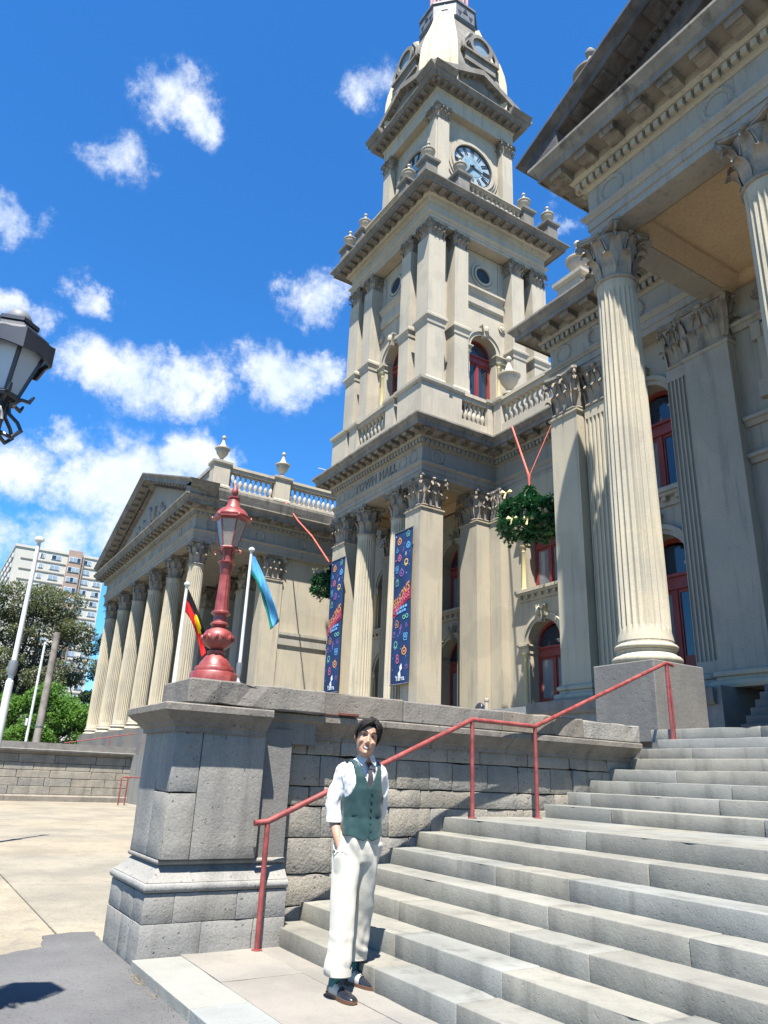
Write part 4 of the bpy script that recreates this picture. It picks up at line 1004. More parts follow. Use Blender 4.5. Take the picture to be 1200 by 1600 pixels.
# ornament band beside capitals
ob = MB()
for k in range(9):
    st = len(ob.v); ob.lathe([(0.01, -0.1), (0.12, -0.05), (0.16, 0.05), (0.01, 0.12)], 6); ob.xform(T(-6.6+k*0.33, 12.63, 10.75+0.1*(k % 2)), st)
o = hp('festoon', ob, 'cornice_weathered'); o['kind'] = 'stuff'
# ---- portico: columns, plinths, pilasters, soffit
for k in range(4):
    x = -7.45+2.95*k
    column(x, 9.44)
    pl = MB().cbox(x-0.56, x+0.56, 8.86, 10.0, 1.96 if k == 0 else 1.9, ZB-0.005, 0.012)
    hp('plinth', pl, 'bluestone_plinth')
pier(-7.72, 12.66, 1.0, 0.5, ZB, 'render_grey')
pier(-11.52, 12.66, 0.86, 0.92)
def flat_fluted(x, y, w=0.86, mat='column_stone'):
    """fluted pilaster: strip with scooped channels"""
    mb = MB(); n = 7; pts = [(-w/2, 0.3), (-w/2, -0.0)]
    fw = w/n
    for k in range(n):
        c = -w/2+fw*(k+0.5)
        pts += [(c-fw*0.33, 0.0)] + [(c+fw*0.33*cos(pi-pi*i/5), 0.045*sin(pi*i/5)*1.0) for i in range(1, 5)] + [(c+fw*0.33, 0.0)]
    pts += [(w/2, 0.0), (w/2, 0.3)]
    rings = [[(x+p[0], y+p[1], z) for p in pts] for z in (ZB+0.55, ZA-CAPH-0.35)]
    mb.loft(rings)
    mb.box(x-w/2+0.002, x+w/2-0.002, y+0.001, y+0.3, ZB+0.3, ZB+0.551).box(x-w/2+0.002, x+w/2-0.002, y+0.001, y+0.3, ZA-CAPH-0.351, ZA-CAPH-0.07)
    p = hp('pilaster', mb, mat)
    add('capital', ME_PCAP, p, T(x, y+0.36, ZA-CAPH, 0, (w/PW, 0.8, 1)))
    sq = [(x-w/2, y+0.3), (x-w/2, y), (x+w/2, y), (x+w/2, y+0.3)]
    pr = [(-0.1, ZB), (0.12, ZB), (0.14, ZB+0.06), (0.12, ZB+0.13), (0.05, ZB+0.15), (0.04, ZB+0.2), (0.08, ZB+0.22), (0.09, ZB+0.27), (0.06, ZB+0.31), (0.0, ZB+0.33), (-0.1, ZB+0.33)]
    add('base', MB().sweep(pr, sq).mesh('base', mat, 30), p)
flat_fluted(-8.46, 12.56, 0.66, 'render_grey')
flat_fluted(-10.62, 12.42, 0.84)
hp('portico_ceiling', MB().box(-7.16, 7.0, 9.5, 12.9, ZA+0.30, ZA+0.42).sweep([(0.0, ZA+0.02), (-0.02, ZA+0.02), (-0.28, ZA+0.24), (-0.30, ZA+0.30), (0.0, ZA+0.30)], [(-7.16, 13.0), (-7.16, 9.58), (7, 9.58)]), 'soffit_ochre')
hp('portico_ceiling', MB().sweep([(0, ZA+0.05), (0.05, ZA+0.05), (0.28, ZA+0.24), (0.3, ZA+0.3), (0, ZA+0.3)], [(-7.16, 12.9), (7, 12.9)]), 'soffit_ochre')
hp('portico_attic', MB().box(-7.3, 7.3, 9.7, 13.3, ZA+0.45, ZE-0.05), 'render_grey')

# ---- main block behind (roofs, attic) so that the silhouette is closed
hp('main_block', MB().box(-12.1, 9, 13.6, 34, ZA+0.1, ZE-0.02).box(-31, -12.1, 17.0, 34, ZA+0.1, ZE-0.02).box(-31, 9, 17.5, 34, 0, ZA+0.1), 'render_grey')
hp('roof', MB().prism([(-11, ZE), (9, ZE), (9, ZE+0.4), (-11, ZE+0.4)], (0, 30, 0), (1, 0, 0), (0, 0, 1), 14), 'roof_slate')

# ---- tower porch
for x in (-24.54, -19.36): pier(x, 13.56)
for x in (-23.1, -20.75): column(x, 13.53)
pier(-19.36, 15.94); flat_fluted(-20.55, 16.25, 0.8, 'render_cream'); pier(-24.54, 15.94)
pier(-18.6, 16.25, 0.55, 0.4)
hp('porch_ceiling', MB().box(-24.6, -19.3, 13.5, 16.4, ZA+0.35, ZA+0.45), 'soffit_ochre')
hp('porch_ceiling', MB().sweep([(0.0, ZA+0.02), (-0.05, ZA+0.02), (-0.25, ZA+0.25), (-0.25, ZA+0.34), (0.0, ZA+0.34)], [(-24.55, 13.55), (-19.35, 13.55), (-19.35, 16.35), (-24.55, 16.35)], True), 'soffit_ochre')
hp('porch_beam', MB().box(-24.9, -19.0, 13.2, 13.95, ZA+0.02, ZA+0.34).box(-19.75, -19.0, 13.95, 16.35, ZA+0.02, ZA+0.34), 'render_cream')

# ================================================================== balustrades, urns
def baluster_mesh(h, r, mat):
    pr = [(r*0.9, 0), (r*0.9, h*0.07), (r*0.5, h*0.10), (r*0.62, h*0.2), (r*1.0, h*0.36), (r*0.85, h*0.5), (r*0.45, h*0.68), (r*0.42, h*0.8), (r*0.75, h*0.87), (r*0.8, h*0.93), (r*0.9, h*0.94), (r*0.9, h)]
    return MB().lathe(pr, 10).mesh('baluster', mat, 40)
BAL = {}
def balustrade(a, b, z0, zb0, zb1, z1, n, mat='render_pale', th=0.34, parent=None, back=0.0):
    """from plan point a to b: plinth z0..zb0, balusters, rail zb1..z1"""
    A, B = Vector(a), Vector(b); d = (B-A); L = d.length; d.normalize(); ang = atan2(d.y, d.x)
    M = T(a[0], a[1], 0, ang)
    mb = MB().box(0, L, -th/2, th/2, z0, zb0)
    p = add('balustrade', mb.xform(M).mesh('balustrade', mat), parent or hall)
    rl = MB().box(0, L, -th/2, th/2, zb1, zb1+(z1-zb1)*0.55).box(0, L, -th/2-0.06, th/2+0.06, zb1+(z1-zb1)*0.55, z1)
    add('top_rail', rl.xform(M).mesh('top_rail', mat), p)
    key = (round(zb1-zb0, 3), mat)
    if key not in BAL: BAL[key] = baluster_mesh(zb1-zb0, min(0.11, (L/n)*0.40), mat)
    for k in range(n):
        q = A+d*(L*(k+0.5)/n); add('baluster', BAL[key], p, T(q.x, q.y, zb0))
    return p
def pedestal(x, y, w, z0, z1, mat='render_pale', d=None):
    d = d or w
    mb = MB().box(x-w/2, x+w/2, y-d/2, y+d/2, z0, z1-0.2)
    sq = [(x-w/2, y-d/2), (x+w/2, y-d/2), (x+w/2, y+d/2), (x-w/2, y+d/2)]
    mb.sweep([(-0.1, z1-0.22), (0.03, z1-0.22), (0.09, z1-0.14), (0.10, z1-0.04), (-0.1, z1)], sq, True).box(x-w/2+0.09, x+w/2-0.09, y-d/2+0.09, y+d/2-0.09, z1-0.05, z1-0.004)
    mb.sweep([(-0.1, z0), (0.06, z0), (0.06, z0+0.1), (0.0, z0+0.16), (-0.1, z0+0.16)], sq, True)
    return hp('pedestal', mb, mat)
URN = {}
def urn(x, y, z, s=1.0, mat='render_pale', parent=None, kind='tall'):
    if (mat, kind) not in URN:
        if kind == 'tall': pr = [(0.22, 0), (0.22, 0.06), (0.10, 0.12), (0.08, 0.2), (0.16, 0.3), (0.27, 0.46), (0.31, 0.60), (0.30, 0.64), (0.37, 0.68), (0.37, 0.73), (0.20, 0.80), (0.13, 0.92), (0.07, 1.10), (0.05, 1.2), (0.09, 1.26), (0.10, 1.33), (0.06, 1.4), (0.01, 1.43)]
        else: pr = [(0.2, 0), (0.2, 0.06), (0.12, 0.1), (0.10, 0.2), (0.18, 0.26), (0.26, 0.36), (0.28, 0.46), (0.24, 0.5), (0.31, 0.54), (0.31, 0.58), (0.16, 0.62), (0.10, 0.7), (0.06, 0.85), (0.05, 0.92), (0.09, 0.98), (0.06, 1.06), (0.01, 1.08)]
        URN[mat, kind] = MB().lathe(pr, 20).mesh('urn', mat, 40)
    return add('urn', URN[mat, kind], parent or hall, T(x, y, z, 0, s))
# parapet on the tower base and along the recess
zc = ZE
for a, b, n in (((-23.0, 12.98), (-20.9, 12.98), 8), ((-18.78, 14.55), (-18.78, 15.75), 6), ((-18.1, 16.18), (-14.75, 16.18), 13), ((-14.1, 16.18), (-12.4, 16.18), 7)):
    balustrade(a, b, zc, zc+0.55, zc+1.32, zc+1.62, n)
for x, y, w, d in ((-24.35, 12.98, 1.15, 0.5), (-23.3, 12.98, 0.6, 0.42), (-20.6, 12.98, 0.6, 0.42), (-19.42, 13.0, 1.25, 0.52), (-18.78, 13.35, 0.5, 1.2), (-18.78, 14.25, 0.42, 0.6), (-18.78, 16.1, 0.42, 0.7), (-18.3, 16.18, 0.4, 0.42), (-14.42, 16.18, 0.6, 0.5)):
    pedestal(x, y, w, zc, zc+1.66, 'render_pale', d)
hp('blocking_course', MB().sweep([(-0.3, zc-0.03), (0.28, zc-0.03), (0.28, zc+0.42), (0.22, zc+0.46), (-0.3, zc+0.46)], [(-25.0, 13.1), (-18.9, 13.1), (-18.9, 16.3), (-12.4, 16.3)]), 'render_pale')
urn(-17.85, 16.18, zc+1.66, 1.15, kind='tall')
# attic pedestals beside the main pediment
hp('attic', MB().sweep([(-0.4, zc-0.02), (0.0, zc-0.02), (0.0, zc+0.75), (0.10, zc+0.82), (0.14, zc+0.95), (-0.4, zc+1.0)], [(-11.75, 15.5), (-11.75, 12.75), (-8.4, 12.75)]), 'render_pale')
pedestal(-11.45, 13.0, 0.85, zc, zc+1.25, 'render_pale'); urn(-11.45, 13.0, zc+1.25, 0.95)
pedestal(-8.12, 10.05, 0.5, zc, zc+2.65, 'render_grey'); urn(-8.12, 10.05, zc+2.65, 1.15, 'cornice_weathered')
# ================================================================== LEFT WING
for k in range(6):
    x = -31.62-3.2*k
    column(x, 9.72)
    hp('plinth', MB().cbox(x-0.6, x+0.6, 9.1, 10.3, 1.9, ZB-0.005, 0.012), 'bluestone_plinth')
hp('wing_wall', MB().box(-48, -31.5, 15.6, 16.0, ZB, ZA).box(-32.1, -31.45, 13.0, 40, -0.1, ZA).box(-48.4, -47.9, 10.5, 15.7, ZB, ZA), 'render_cream')
hp('wing_podium', MB().box(-48.6, -31.1, 10.4, 16, -0.1, ZB).box(-48.4, -31.3, 9.0, 10.4, -0.1, 1.9), 'bluestone_ashlar')
pier(-31.82, 13.4, 0.9, 0.95)
for x in (-34.6, -37.4, -40.3): pier(x, 13.4, 0.85, 0.85, ZB, 'render_grey')
hp('wing_string', MB().sweep([(-0.05, 6.95), (0.0, 6.95), (0.08, 7.0), (0.08, 7.35), (0.14, 7.45), (0.14, 7.58), (-0.05, 7.62)], [(-31.45, 13.9), (-31.45, 16.4)]), 'render_grey')
hp('porch_ceiling', MB().box(-48, -31.6, 9.7, 15.7, ZA+0.2, ZA+0.3), 'soffit_ochre')
hp('wing_roof_block', MB().box(-48, -31.6, 10.2, 40, ZA+0.1, ZE-0.02), 'render_grey')
za = ZE
hp('attic_plinth', MB().box(-32.1, -31.72, 10.1, 20.0, za, za+1.0).box(-47, -31.72, 10.05, 10.5, za, za+1.0), 'render_pale')
balustrade((-31.9, 10.75), (-31.9, 13.15), za+0.98, za+1.12, za+1.95, za+2.25, 9, 'render_pale', 0.34)
balustrade((-31.9, 13.95), (-31.9, 18.0), za+0.98, za+1.12, za+1.95, za+2.25, 15, 'render_pale', 0.34)
pedestal(-31.9, 10.35, 0.62, za+0.98, za+2.36, 'render_pale', 0.8); pedestal(-31.9, 13.55, 0.56, za+0.98, za+2.36, 'render_pale', 0.8)
urn(-31.9, 10.35, za+2.36, 1.0); urn(-31.9, 13.55, za+2.36, 1.0)
hp('attic_front', MB().box(-47, -32.2, 10.1, 10.4, za+1.0, za+2.1).box(-47, -32.2, 10.02, 10.48, za+2.1, za+2.3), 'render_grey')
hp('roof', MB().prism([(-39, za), (-33, za), (-34.5, za+2.4), (-39, za+2.6)], (0, 40, 0), (1, 0, 0), (0, 0, 1), 26), 'roof_slate')
rr = MB().tube([(-31.6, 15.4, za+3.3), (-31.6, 18.6, za+3.3)], 0.025, 6).tube([(-31.6, 17.4, za+2.2), (-31.6, 17.4, za+3.3)], 0.03, 6)
hp('roof_railing', rr, 'pole_white')

# ================================================================== CLOCK TOWER
TX, TY = -21.95, 16.25; HT = 3.05
def face(k): return Matrix.Translation((TX, TY, 0)) @ Matrix.Rotation(k*pi/2, 4, 'Z') @ Matrix.Translation((0, -HT, 0))   # local frame of tower face k (0: -y, 1: +x)
Z2, Z3 = 14.7, 21.95
for k in range(4):
    M = face(k)
    Mi = M @ Matrix.Translation((0, 0.52, 0))
    o = wall('tower_wall', Mi, -2.5, 2.5, zc, Z3, 0.5, [(0, 0.66, [(15.0, 17.35, 18.6)])], 'render_pale')
    if k < 2:
        window(Mi, 0, 0.66, 15.0, 17.35, trim_m='render_pale', curtain=False, imp=0.5, arch_w=0.3, sill=False)
        for s in (-1, 1): hp('roundel', MB().lathe([(0.16, 0), (0.19, 0.03), (0.19, 0.06), (0.13, 0.05), (0.10, 0.09), (0.01, 0.1)], 14).xform(Mi @ T(s*1.0, 0, 18.75) @ Matrix.Rotation(pi/2, 4, 'X')), 'render_pale', smooth=40)
        sc = MB().sweep([(-0.02, 19.25), (0.05, 19.25), (0.1, 19.35), (0.1, 19.6), (0.06, 19.62), (0.06, 19.85), (0.16, 20.0), (0.2, 20.02), (0.2, 20.12), (-0.02, 20.15)], [(-1.05, 0), (1.05, 0)]).xform(Mi)
        hp('string_course', sc, 'render_pale')
        oc = MB().arch(0, 20.9, 0.36, 0.46, -0.08, 0.0, 0, 2*pi, 28).arch(0, 20.9, 0.50, 0.60, -0.05, 0.0, 0, 2*pi, 28).xform(Mi)
        ow = hp('oculus', oc, 'render_pale', smooth=40)
        add('pane', MB().halfdisc(0, 20.9, 0.355, -0.012, -0.004, 24, True).xform(Mi).mesh('pane', 'clock_dark'), ow)
        pf = MB()
        for s in (-1, 1): hp('panel_edge', MB().box(s*0.86-0.04, s*0.86+0.04, -0.04, 0, 20.25, 21.8).xform(Mi), 'render_pale')
    for s in (-1, 1):
        for xa, xb, out in ((2.27, 3.05, 0.0), (1.14, 1.80, 0.0)):
            a, b = sorted((s*xa, s*xb))
            if xa > 2: 
                if s < 0: continue          # corner pier built once, by the face on its left
                pb = MB().box(a, b, out, 0.78, Z2, Z3-0.70)
                sq = [(a, 1.0), (a, out), (b, out), (b, 1.0)]; sq = [(a, out), (b, out), (b, 0.78), (a, 0.78)]
                cl = True
            else:
                pb = MB().box(a, b, out, 0.6, Z2, Z3-0.70); sq = [(a, 0.6), (a, out), (b, out), (b, 0.6)]; cl = False
            pb.sweep([(-0.05, 17.25), (0.03, 17.25), (0.04, 17.42), (0.10, 17.52), (0.10, 17.62), (0.0, 17.72), (-0.05, 17.72)], sq, cl)
            pb.sweep([(-0.05, Z2-0.4), (0.05, Z2-0.4), (0.05, Z2+0.22), (0.02, Z2+0.3), (-0.05, Z2+0.32)], sq, cl)
            p = hp('tower_pilaster', pb.xform(M), 'render_pale')
            w = b-a
            add('capital', ME_PCAP, p, M @ T((a+b)/2, out+(0.39 if cl else w*0.5), Z3-0.68, 0, (w/PW*0.97, (0.78 if cl else w)/PW*0.97, 0.66)))
KT = 0.78
tsq = [(TX-HT, TY-HT), (TX+HT, TY-HT), (TX+HT, TY+HT), (TX-HT, TY+HT)]
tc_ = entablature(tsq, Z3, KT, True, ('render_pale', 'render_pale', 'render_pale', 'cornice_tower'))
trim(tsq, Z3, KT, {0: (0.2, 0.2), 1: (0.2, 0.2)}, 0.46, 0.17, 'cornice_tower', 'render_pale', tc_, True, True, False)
Z4 = Z3+1.9*KT
hp('tower_deck', MB().box(TX-HT-0.3, TX+HT+0.3, TY-HT-0.3, TY+HT+0.3, Z4-0.3, Z4+0.12), 'cornice_tower')
for k in range(2):
    M = face(k)
    for s in (-1, 1):
        for xx in ((2.95,) if not (k == 1 and s < 0) else ()) + (1.75,):
            p = M @ Vector((s*xx+(0.2*s if xx > 2 else 0), -0.22, 0))
            pedestal(p.x, p.y, 0.56, Z4+0.1, Z4+1.15, 'cornice_tower'); urn(p.x, p.y, Z4+1.15, 0.95, 'render_pale', kind='short')
    a, b = M @ Vector((-1.5, -0.25, 0)), M @ Vector((1.5, -0.25, 0))
    balustrade((a.x, a.y), (b.x, b.y), Z4+0.1, Z4+0.2, Z4+0.85, Z4+1.0, 12, 'render_pale', 0.22)
# clock stage
HC = 2.2; Z5 = 29.4
def cface(k): return Matrix.Translation((TX, TY, 0)) @ Matrix.Rotation(k*pi/2, 4, 'Z') @ Matrix.Translation((0, -HC, 0))
hp('clock_stage', MB().box(TX-HC+0.35, TX+HC-0.35, TY-HC+0.35, TY+HC-0.35, Z4, Z5+0.3), 'render_pale')
ZCL = 27.2
for k in range(4):
    M = cface(k)
    pb = MB().box(1.52, 2.12, 0.0, 0.3, Z4, Z5-0.72).box(2.2-0.3, 2.2, 0.08, 0.68, Z4, Z5-0.721).box(1.53, 2.19, 0.09, 0.6, Z4, Z5-0.71)
    p = hp('clock_pilaster', pb.xform(M), 'render_pale')
    add('capital', ME_PCAP, p, M @ T(1.86, 0.34, Z5-0.72, 0, (0.76, 0.76, 0.68)))
    Mi = M @ Matrix.Translation((0, 0.35, 0))
    if k < 2:
        ring = MB().arch(0, ZCL, 1.08, 1.22, -0.16, 0.0, 0, 2*pi, 40).arch(0, ZCL, 1.22, 1.36, -0.10, 0.0, 0, 2*pi, 40).arch(0, ZCL, 1.36, 1.5, -0.05, 0.0, 0, 2*pi, 40)
        cl = hp('clock', ring.xform(Mi), 'render_pale', smooth=40)
        def csub(n, mb, mat): return add(n, mb.xform(Mi).mesh(n, mat), cl)
        csub('dial', MB().halfdisc(0, ZCL, 1.08, -0.05, 0.0, 40, True), 'clock_white')
        csub('dial_centre', MB().halfdisc(0, ZCL, 0.52, -0.062, -0.05, 32, True), 'clock_blue')
        csub('dial_rim', MB().arch(0, ZCL, 1.0, 1.08, -0.07, -0.05, 0, 2*pi, 40), 'clock_dark')
        for h in range(12):
            t = pi/2-h*pi/6
            nb = MB()
            for off in ((-0.05, 0.05) if h % 3 else (-0.075, 0.0, 0.075)):
                nb.add([(cos(t)*r - sin(t)*(off+e), y, ZCL+sin(t)*r+cos(t)*(off+e)) for y in (-0.075, -0.05) for r, e in ((0.60, -0.013), (0.60, 0.013), (0.98, 0.018), (0.98, -0.018))], [(0, 1, 2, 3), (7, 6, 5, 4), (0, 4, 5, 1), (1, 5, 6, 2), (2, 6, 7, 3), (3, 7, 4, 0)])
            csub('hour_numeral', nb, 'clock_dark')
        for t, l, w in ((radians(90-215), 0.62, 0.07), (radians(90-100), 0.92, 0.045)):
            csub('clock_hand', MB().add([(cos(t)*r - sin(t)*e, y, ZCL+sin(t)*r+cos(t)*e) for y in (-0.10, -0.08) for r, e in ((-0.15, -w), (-0.15, w), (l, w*0.3), (l, -w*0.3))], [(0, 1, 2, 3), (7, 6, 5, 4), (0, 4, 5, 1), (1, 5, 6, 2), (2, 6, 7, 3), (3, 7, 4, 0)]), 'clock_dark')
csq = [(TX-HC, TY-HC), (TX+HC, TY-HC), (TX+HC, TY+HC), (TX-HC, TY+HC)]
KC = 0.62
AR2 = [(-0.5, 0), (0, 0), (0, 0.75), (0.05, 0.78), (0.05, 0.85), (-0.5, 0.85)]
hp('frieze', MB().sweep([(o, Z5+z) for o, z in AR2], csq, True), 'render_pale')
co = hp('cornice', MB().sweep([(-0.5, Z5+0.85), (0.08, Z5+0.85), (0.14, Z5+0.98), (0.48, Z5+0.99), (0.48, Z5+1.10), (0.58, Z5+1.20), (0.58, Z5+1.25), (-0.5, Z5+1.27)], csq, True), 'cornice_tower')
for k in range(2):
    for j in range(13):
        M = cface(k) @ T(-2.4+0.4*j, -0.06, Z5+0.86)
        add('modillion', (MODS.setdefault('clock', MB().box(-0.08, 0.08, -0.34, 0.0, 0, 0.13).mesh('modillion', 'cornice_tower'))), co, M)
Z6 = Z5+1.27
for k in range(4):     # four small pediments
    M = cface(k)
    hp('tympanum', MB().prism([(-2.3, Z6), (2.3, Z6), (0, Z6+1.15)], (0, 0.5, 0), (1, 0, 0), (0, 0, 1), 0.5).xform(M), 'cornice_tower')
    for s in (-1, 1):
        ang = atan2(1.25, 2.78)
        q = MB().prism([(0, 0), (3.04, 0), (3.04+0.13, 0.28), (-0.1, 0.28)], (0, 0.6, 0), (1, 0, 0), (0, 0, 1), 1.18)
        Ml = M @ Matrix.Translation((-s*2.78, 0, Z6-0.0)) @ Matrix.Diagonal((s, 1, 1, 1)) @ Matrix.Rotation(-ang, 4, 'Y')
        rc = hp('raking_cornice', q.xform(Ml), 'cornice_tower')
        if k < 2:
            for j in range(6): add('modillion', MB().box(0.35+0.42*j, 0.52+0.42*j, -0.46, -0.05, -0.11, 0.0).xform(Ml).mesh('modillion', 'cornice_tower'), rc)
for k in range(4):
    M = cface(k)
    for s_ in (-1, 1):
        hp('acroterion', MB().prism([(-0.34, 0), (0.34, 0), (0.05, 0.52), (-0.05, 0.52)], (s_*2.3, 0.1, Z6-0.02), (1, 0, 0), (0, 0, 1), 0.62).xform(M), 'cornice_tower')
# dome: chamfered, convex, with four cream ribs and a round dormer on each side
def dome_ring(h, z, ch=0.42):
    c = h*ch; return [(TX-h+c, TY-h, z), (TX+h-c, TY-h, z), (TX+h, TY-h+c, z), (TX+h, TY+h-c, z), (TX+h-c, TY+h, z), (TX-h+c, TY+h, z), (TX-h, TY+h-c, z), (TX-h, TY-h+c, z)]
DP = [(2.45, Z6-0.1), (2.5, Z6+0.8), (2.48, Z6+1.6), (2.40, Z6+2.3), (2.24, Z6+3.1), (2.0, Z6+3.9), (1.73, Z6+4.7), (1.5, Z6+5.4), (1.3, Z6+6.2)]
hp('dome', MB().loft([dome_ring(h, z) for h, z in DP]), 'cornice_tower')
for k in range(4):
    t = pi/4+k*pi/2-pi/2; rings = []
    for h, z in DP:
        r = h*(1-0.21)*sqrt(2); d = Vector((cos(t), sin(t), 0)); g = Vector((-d.y, d.x, 0)); w = 0.36*h
        c = Vector((TX, TY, z))+d*r
        rings.append([c-d*0.2-g*w, c+d*0.16-g*w, c+d*0.16-g*w*0.6, c+d*0.10-g*w*0.55, c+d*0.10+g*w*0.55, c+d*0.16+g*w*0.6, c+d*0.16+g*w, c-d*0.2+g*w])
    hp('dome_rib', MB().loft(rings), 'dome_cream')
for k in range(4):
    M = Matrix.Translation((TX, TY, 0)) @ Matrix.Rotation(k*pi/2, 4, 'Z'); zz = Z6+3.2
    dm = MB().arch(0, zz, 0.50, 0.68, -2.62, -1.6, 0, 2*pi, 24)
    dm.box(-0.9, 0.9, -2.55, -1.5, zz-1.25, zz-0.62).box(-1.05, 1.05, -2.66, -1.5, zz-0.72, zz-0.6)
    for s in (-1, 1): dm.tube([(s*0.95, -2.5, zz-0.6), (s*1.0, -2.5, zz-0.2), (s*0.8, -2.5, zz+0.2), (s*0.62, -2.45, zz+0.55), (s*0.3, -2.3, zz+0.85), (0, -2.3, zz+1.0)], [0.16, 0.13, 0.11, 0.11, 0.10, 0.13], 6)
    d = hp('dormer', dm.xform(M), 'cornice_tower', smooth=40)
    add('pane', MB().halfdisc(0, zz, 0.51, -2.5, -2.4, 24, True).xform(M).mesh('pane', 'far_glass'), d)
# crown: octagonal pierced parapet and pink lantern posts
ZC0 = Z6+6.2; RC = 1.50
octo = [(TX+RC*cos(pi/8+k*pi/4), TY+RC*sin(pi/8+k*pi/4)) for k in range(8)]
hp('crown_cornice', MB().sweep([(-0.5, ZC0-0.35), (-0.25, ZC0-0.35), (-0.2, ZC0-0.15), (0.0, ZC0), (0.05, ZC0+0.12), (-0.5, ZC0+0.12)], octo, True), 'iron_grey')
pp = hp('crown_parapet', MB().sweep([(-0.06, ZC0+0.12), (0.0, ZC0+0.12), (0.0, ZC0+1.12), (-0.06, ZC0+1.12)], octo, True).sweep([(-0.12, ZC0+1.12), (0.06, ZC0+1.12), (0.06, ZC0+1.24), (-0.12, ZC0+1.24)], octo, True), 'iron_grey')
for a, b, d, nrm, L in seg_iter(octo, True):
    for i, (u, up) in enumerate(((0.2, 1), (0.5, -1), (0.8, 1))):
        c = a+d*(L*u); z = ZC0+0.62+(-0.2 if up > 0 else 0.2); s = 0.15
        tri = MB().prism([(-s, 0.2*up), (s, 0.2*up), (0, -0.2*up)] if up < 0 else [(-s, 0.2), (0, -0.2), (s, 0.2)], (c.x+nrm.x*0.003, c.y+nrm.y*0.003, z), (d.x, d.y, 0), (0, 0, 1), -0.02 if up > 0 else 0.02)
        add('pierced_hole', tri.mesh('pierced_hole', 'clock_dark'), pp)
for k in range(8):
    t = k*pi/4; hp('lantern_post', MB().tube([(TX+0.95*cos(t), TY+0.95*sin(t), ZC0), (TX+0.92*cos(t), TY+0.92*sin(t), ZC0+4.5)], 0.09, 8), 'lantern_pink')
hp('lantern_core', MB().lathe([(0.55, ZC0), (0.5, ZC0+4.5), (0.1, ZC0+6)], 8, (TX, TY)), 'lantern_pink')
# ================================================================== RED LAMP on the pedestal
LX, LY = -6.6, 2.32; LZ = 2.085
lp = thing('street_lamp', (LX, LY, LZ), 'red cast iron lamp with six glass panes standing on the stone pedestal', 'street lamp')
def lpart(n, mb, mat, sm=40): return add(n, mb.mesh(n, mat, sm), lp)
c = (LX, LY)
bs = MB().lathe([(0.212, LZ), (0.212, LZ+0.085), (0.20, LZ+0.10)], 8, c, pi/8)
bs.lathe([(0.178, LZ+0.10), (0.182, LZ+0.12), (0.17, LZ+0.145), (0.148, LZ+0.15), (0.14, LZ+0.175), (0.10, LZ+0.235), (0.075, LZ+0.26), (0.085, LZ+0.275), (0.085, LZ+0.29), (0.06, LZ+0.30)], 24, c)
lpart('base', bs, 'red_paint')
bulb = MB().lathe([(0.055, LZ+0.30), (0.065, LZ+0.31), (0.115, LZ+0.34), (0.142, LZ+0.385), (0.142, LZ+0.43), (0.115, LZ+0.475), (0.07, LZ+0.50), (0.062, LZ+0.52), (0.085, LZ+0.535), (0.085, LZ+0.55), (0.062, LZ+0.565), (0.062, LZ+0.62), (0.09, LZ+0.64), (0.09, LZ+0.655), (0.06, LZ+0.675)], 24, c)
bo = lpart('bulb', bulb, 'red_paint')
for k in range(14):
    t = 2*pi*k/14; m = MB().lathe([(0.002, -0.03), (0.016, -0.015), (0.02, 0.0), (0.014, 0.02), (0.002, 0.03)], 6).xform(T(LX+0.143*cos(t), LY+0.143*sin(t), LZ+0.41, t) @ Matrix.Rotation(0.5*(-1)**k, 4, 'X'))
    add('leaf_ornament', m.mesh('leaf_ornament', 'red_paint', 40), bo)
sh = MB(); rings = []
for i in range(9):
    u = i/8; r = 0.064-0.014*u; ring = []
    for k in range(48):
        t = 2*pi*k/48; ring.append((LX+(r-(0.004 if k % 4 in (1, 2) else 0))*cos(t), LY+(r-(0.004 if k % 4 in (1, 2) else 0))*sin(t), LZ+0.675+0.34*u))
    rings.append(ring)
sh.loft(rings).lathe([(0.045, LZ+1.01), (0.05, LZ+1.03), (0.062, LZ+1.12), (0.085, LZ+1.135), (0.085, LZ+1.145), (0.05, LZ+1.155), (0.045, LZ+1.25), (0.06, LZ+1.27), (0.06, LZ+1.285)], 20, c)
lpart('post', sh, 'red_paint')
for k in range(4):   # scrolled brackets under the lantern
    t = pi/4+k*pi/2; d = Vector((cos(t), sin(t), 0)); o = Vector((LX, LY, LZ))
    pts = [o+d*0.045+Vector((0, 0, 1.20)), o+d*0.075+Vector((0, 0, 1.25)), o+d*0.11+Vector((0, 0, 1.265)), o+d*0.135+Vector((0, 0, 1.25)), o+d*0.135+Vector((0, 0, 1.23)), o+d*0.12+Vector((0, 0, 1.225))]
    lpart('bracket', MB().tube(pts, 0.008, 6), 'red_paint')
zb0, zt0, rb, rt = LZ+1.285, LZ+1.565, 0.080, 0.150
lpart('lantern_seat', MB().lathe([(rb+0.01, zb0-0.01), (rb+0.014, zb0), (rb+0.01, zb0+0.012)], 6, c), 'red_paint', None)
fr = MB().lathe([(rt+0.005, zt0-0.012), (rt+0.02, zt0), (rt+0.045, zt0+0.006), (rt+0.045, zt0+0.02), (rt, zt0+0.025)], 6, c)
lf = lpart('lantern_frame', fr, 'red_paint', None)
